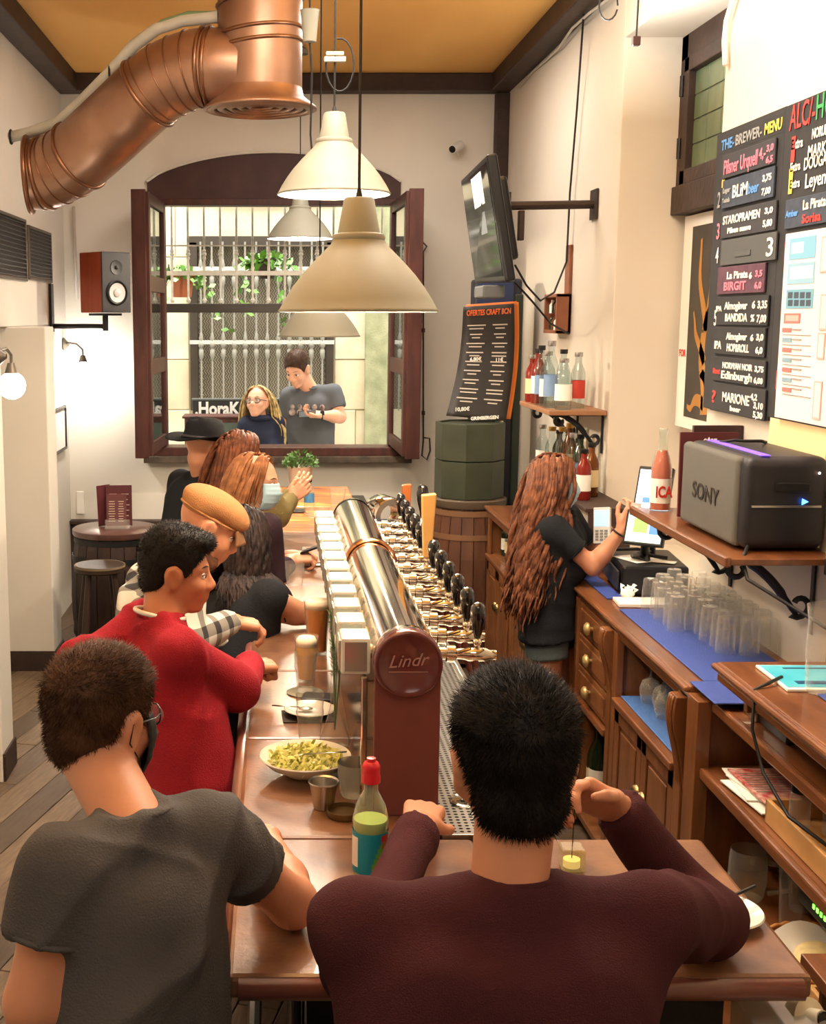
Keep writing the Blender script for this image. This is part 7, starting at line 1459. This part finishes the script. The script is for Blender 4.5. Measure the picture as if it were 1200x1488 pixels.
# 7 brown haired woman in olive, beyond
hips = V((P(350,800,6.0).x-.08, 6.05, .93))
r7 = person('brown haired woman in an olive jacket, hands raised by the potted herb', hips, P(325,715,6.35), P(392,728,6.1), P(350,668,6.3), 25, 10, 0,
  elL=P(400,745,6.5), elR=P(402,748,6.12), wrL=P(424,716,6.55), wrR=P(424,724,6.25), handR=dict(d=(.7,.2,.6), n=(.3,-.8,.3), curl=.6, t=-1), handL=dict(d=(.6,.1,.75), n=(.2,-.8,.2), curl=.5),
  skin=SK3, shirt=cloth('olive_canvas', (128,116,76)), sleeve=1, pants=cloth('dark_trousers', (40,40,46)), s=.95, h=.011, female=True, lname='jacket', seed=23, headscale=1.12)
root, hc, R, f, rh, up, mid = r7
long_hair(root, hc, R, 1.16, hair_m('chestnut_hair', (126,72,44), (70,40,26)), 150, .30, .013, .014, 26, seed=12, steps=16, coll=[(mid-up*.06, (.20,.15,.14), None)], fall=(-.3,-.1,-1), front=.25)
# 8 man in a black fedora
hips = V((P(280,800,6.3).x-.04, 6.32, .95))
r8 = person('man in a black wide brimmed hat and black t-shirt standing nearest the window', hips, P(262,700,6.62), P(325,706,6.3), P(298,652,6.45), 42, 8, 0,
  elL=P(250,780,6.6), elR=P(345,780,6.45), wrL=P(290,800,6.7), wrR=P(395,775,6.7), handR=dict(d=(.9,.3,0), n=(0,0,1)), 
  skin=SK, shirt=cloth('black_cotton', (30,31,34)), sleeve=.7, pants=cloth('black_jeans', (26,26,30)), s=.98, h=.011, lname='t_shirt', seed=27, headscale=1.1, fat=1.1)
root, hc, R = r8[:3]; s = 1.12; s = 1.22; L = lambda x,y,z: hc+R@V((x*s,y*s,(z-.012)*s))
q = MB(); rows = []
for r_, z in ((.170,.047),(.172,.052),(.14,.046),(.098,.050),(.092,.075),(.086,.115),(.074,.140),(.045,.146),(.0,.138)):
    rows.append((r_, z))
vs = []; N = 40
for r_, z in rows:
    for k in range(N):
        a = 2*math.pi*k/N; dz = (.018*math.cos(2*a)*-1+.004) if r_ > .12 else 0; pn = (1-.22*max(0,(z-.10)/.05)*abs(math.sin(a))) if r_ < .09 else 1
        vs.append(L(-.012+r_*1.02*math.cos(a), r_*.86*math.sin(a)*pn, z+dz-(.012 if (z > .13 and abs(math.sin(a)) < .5) else 0)))
q.add(vs, [(i*N+k, i*N+(k+1)%N, (i+1)*N+(k+1)%N, (i+1)*N+k) for i in range(len(rows)-1) for k in range(N)]); ho = q.build('hat', cloth('black_felt', (26,26,28)), root, smooth='all', label='black wide brimmed felt hat')
q = MB(); q.tube([L(-.012+.099*math.cos(a), .083*math.sin(a), .058) for a in [2*math.pi*k/36 for k in range(36)]], .008, 6, closed=True, flat=1); q.build('hat_band', mat('hat_ribbon', (52,50,52), .4), ho, smooth='all')
# 9 barmaid
hips = V((P(806,900,5.42).x-.03, 5.40, .885))
r9 = person('barmaid with very long wavy brown hair, black t-shirt and denim shorts holding a card terminal', hips, P(822,752,5.62), P(800,768,5.28), P(806,702,5.42), 2, 4, 0,
  elL=P(872,812,5.62), elR=P(862,824,5.25), wrL=P(884,790,5.58), wrR=P(905,768,5.22), handR=dict(d=(.5,.15,.85), n=(.2,-.8,-.1), curl=.7, t=-1), handL=dict(d=(-.2,-.35,.9), n=(.6,.6,.2), curl=.9, t=-1),
  skin=SK, shirt=cloth('black_cotton_b', (34,36,40)), sleeve=.60, pants=cloth('denim_shorts', (104,120,130), var=.12), s=.95, h=.0085, female=True, amp=.007, lname='t_shirt', seed=31, hem=.06, shorts=True, headscale=.98, fat=.95, legdir=(1,.15,0))
root, hc, R, f, rh, up, mid = r9
long_hair(root, hc, R, 1.02, hair_m('wavy_brown_hair', (136,84,56), (74,44,32)), 340, .64, .0095, .034, 18, seed=21, steps=36, coll=[(mid-up*.10, (.135,.17,.24), None)], fall=(-.13,-.12,-1), front=.22, spread=.08)
face_mask(root, hc, R, .99, mat('pale_blue_mask', (176,208,222), .8), M_paper)
q = MB(); wq = P(905,768,5.22).lerp(P(862,824,5.25),.12); d = (P(905,768,5.22)-P(862,824,5.25)).normalized(); u_, w_ = ortho(d); q.tube([wq+(u_*math.cos(a)+w_*math.sin(a))*.031 for a in [2*math.pi*k/18 for k in range(18)]], .004, 6, closed=True); q.build('bracelet', M_black, root, smooth='all')
tm = P(875,764,5.50); t, Rp, n_ = mkphone('white card payment terminal with a lit screen held by the barmaid', tm, (.85,-.45,.1), (.25,.2,1), mat('terminal_screen', (150,190,214), .3, emit=.8, ecol=(150,190,214)), (.075,.165,.026), 'card_terminal', 'terminal')
for o in kids(t):
    if o.name.startswith('casing'): o.data.materials.clear(); o.data.materials.append(mat('white_terminal', (222,220,214), .4))
    if o.name.startswith('screen'):
        for v in o.data.vertices: l = Rp.transposed()@v.co; l.y = .032+l.y*.50; v.co = Rp@l
q = MB()
for i in range(4):
    for j in range(3): q.box(tm+Rp@V((-.02+.02*j,-.025-.013*i,.0145)), (.014,.008,.003), Rp)
q.build('keypad', mat('grey_keys', (130,130,128), .5), t)
tp = P(921,742,5.23); q = MB(); q.box(tp,(.035,.012,.03),Matrix.Rotation(.4,3,'Z')); q.add([tp+V((-.02,0,-.02)),tp+V((.03,.01,-.02)),tp+V((.035,.01,.03)),tp+V((-.01,0,.035))],[(0,1,2,3)]); tag(q.build('receipt', M_paper, None), 'small white paper slip in the raised hand of the barmaid', 'paper')
# 10 man outside
yo = 10.75
r10 = person('man in a dark grey printed t-shirt standing outside the window looking down at his phone', V((P(447,700,yo).x,yo+.02,.80)), P(484,570,yo-.04), P(420,575,yo+.04), P(432,537,yo-.10), -118, 30, 0,
  elL=P(494,606,yo-.10), elR=P(414,625,yo+.05), wrL=P(466,603,yo-.26), wrR=P(420,668,yo), handL=dict(d=(-.9,-.2,.1), n=(0,.5,-1), curl=.6, t=1), handR=dict(d=(0,0,-1), n=(-1,0,0)),
  skin=SK3, shirt=cloth('slate_cotton', (88,90,94)), sleeve=.62, pants=cloth('dark_denim', (44,52,66)), s=1.18, h=.012, lname='t_shirt', seed=37, headscale=1.22, fat=1.08, floor=-.35)
root, hc, R, f, rh, up, mid = r10
short_hair(root, hc, R, 1.26, hair_m('short_brown_hair', (84,60,46), (56,38,28)), 3000, .012, .009, seed=8, top=.004)
q = MB(); rr = random.Random(5)
for i in range(5):
    c = P(427+i*8.5,590,yo-.20); c = mid-up*.14+rh*(-.13+.065*i)*-1+f*.155
    q.ball(c+V((0,0,.035)), (.022,.006,.026), 10, 6); q.ball(c+V((0,0,-.01)), (.030,.006,.028), 10, 6)
q.build('chest_print', mat('shirt_print', (190,170,160), .8, rgb2=(40,36,38), scale=24), root, smooth='all')
q = MB(); wq = P(468,603,yo-.25); q.tube([wq+V((0,math.cos(a)*.040,math.sin(a)*.040)) for a in [2*math.pi*k/18 for k in range(18)]], .008, 6, closed=True); q.box(wq+V((0,-.035,.018)), (.035,.014,.035)); q.build('wristwatch', M_black, root)
mkphone('phone held by the man outside the window', P(446,601,yo-.30), (1,0,.05), (0,-.6,.5), mat('phone_lit_screen', (150,160,170), .2), (.15,.085,.01))
# 11 blonde woman outside
yo = 10.55
r11 = person('woman outside the window with long blonde streaked hair, round glasses and a navy jacket', V((P(384,720,yo).x,yo+.03,.72)), P(402,615,yo), P(358,618,yo), P(374,585,yo-.03), -112, -10, 4,
  skin=SK3, shirt=cloth('navy_jacket', (40,44,62)), sleeve=1, pants=cloth('dark_denim', (44,52,66)), s=1.05, h=.012, female=True, lname='jacket', seed=41, headscale=1.12, floor=-.35)
root, hc, R, f, rh, up, mid = r11
long_hair(root, hc, R, 1.14, hair_m('blonde_streak_hair', (206,180,120), (120,98,70)), 130, .52, .011, .010, 20, seed=31, steps=18, coll=[(mid-up*.06, (.20,.16,.14), None)], fall=(0,.05,-1), front=.30)
eyeglasses(root, hc, R, 1.12, mat('dark_eyeglass_frame', (30,32,44), .3), w_=.003)
q = MB(); nb = mid+up*.03; q.tube([nb+rh*math.cos(a)*.075+f*(math.sin(a)*.075+.01)+up*.03 for a in [2*math.pi*i/20 for i in range(20)]], .026, 8, closed=True); q.build('jacket_collar', cloth('navy_jacket', (40,44,62)), root, smooth='all')
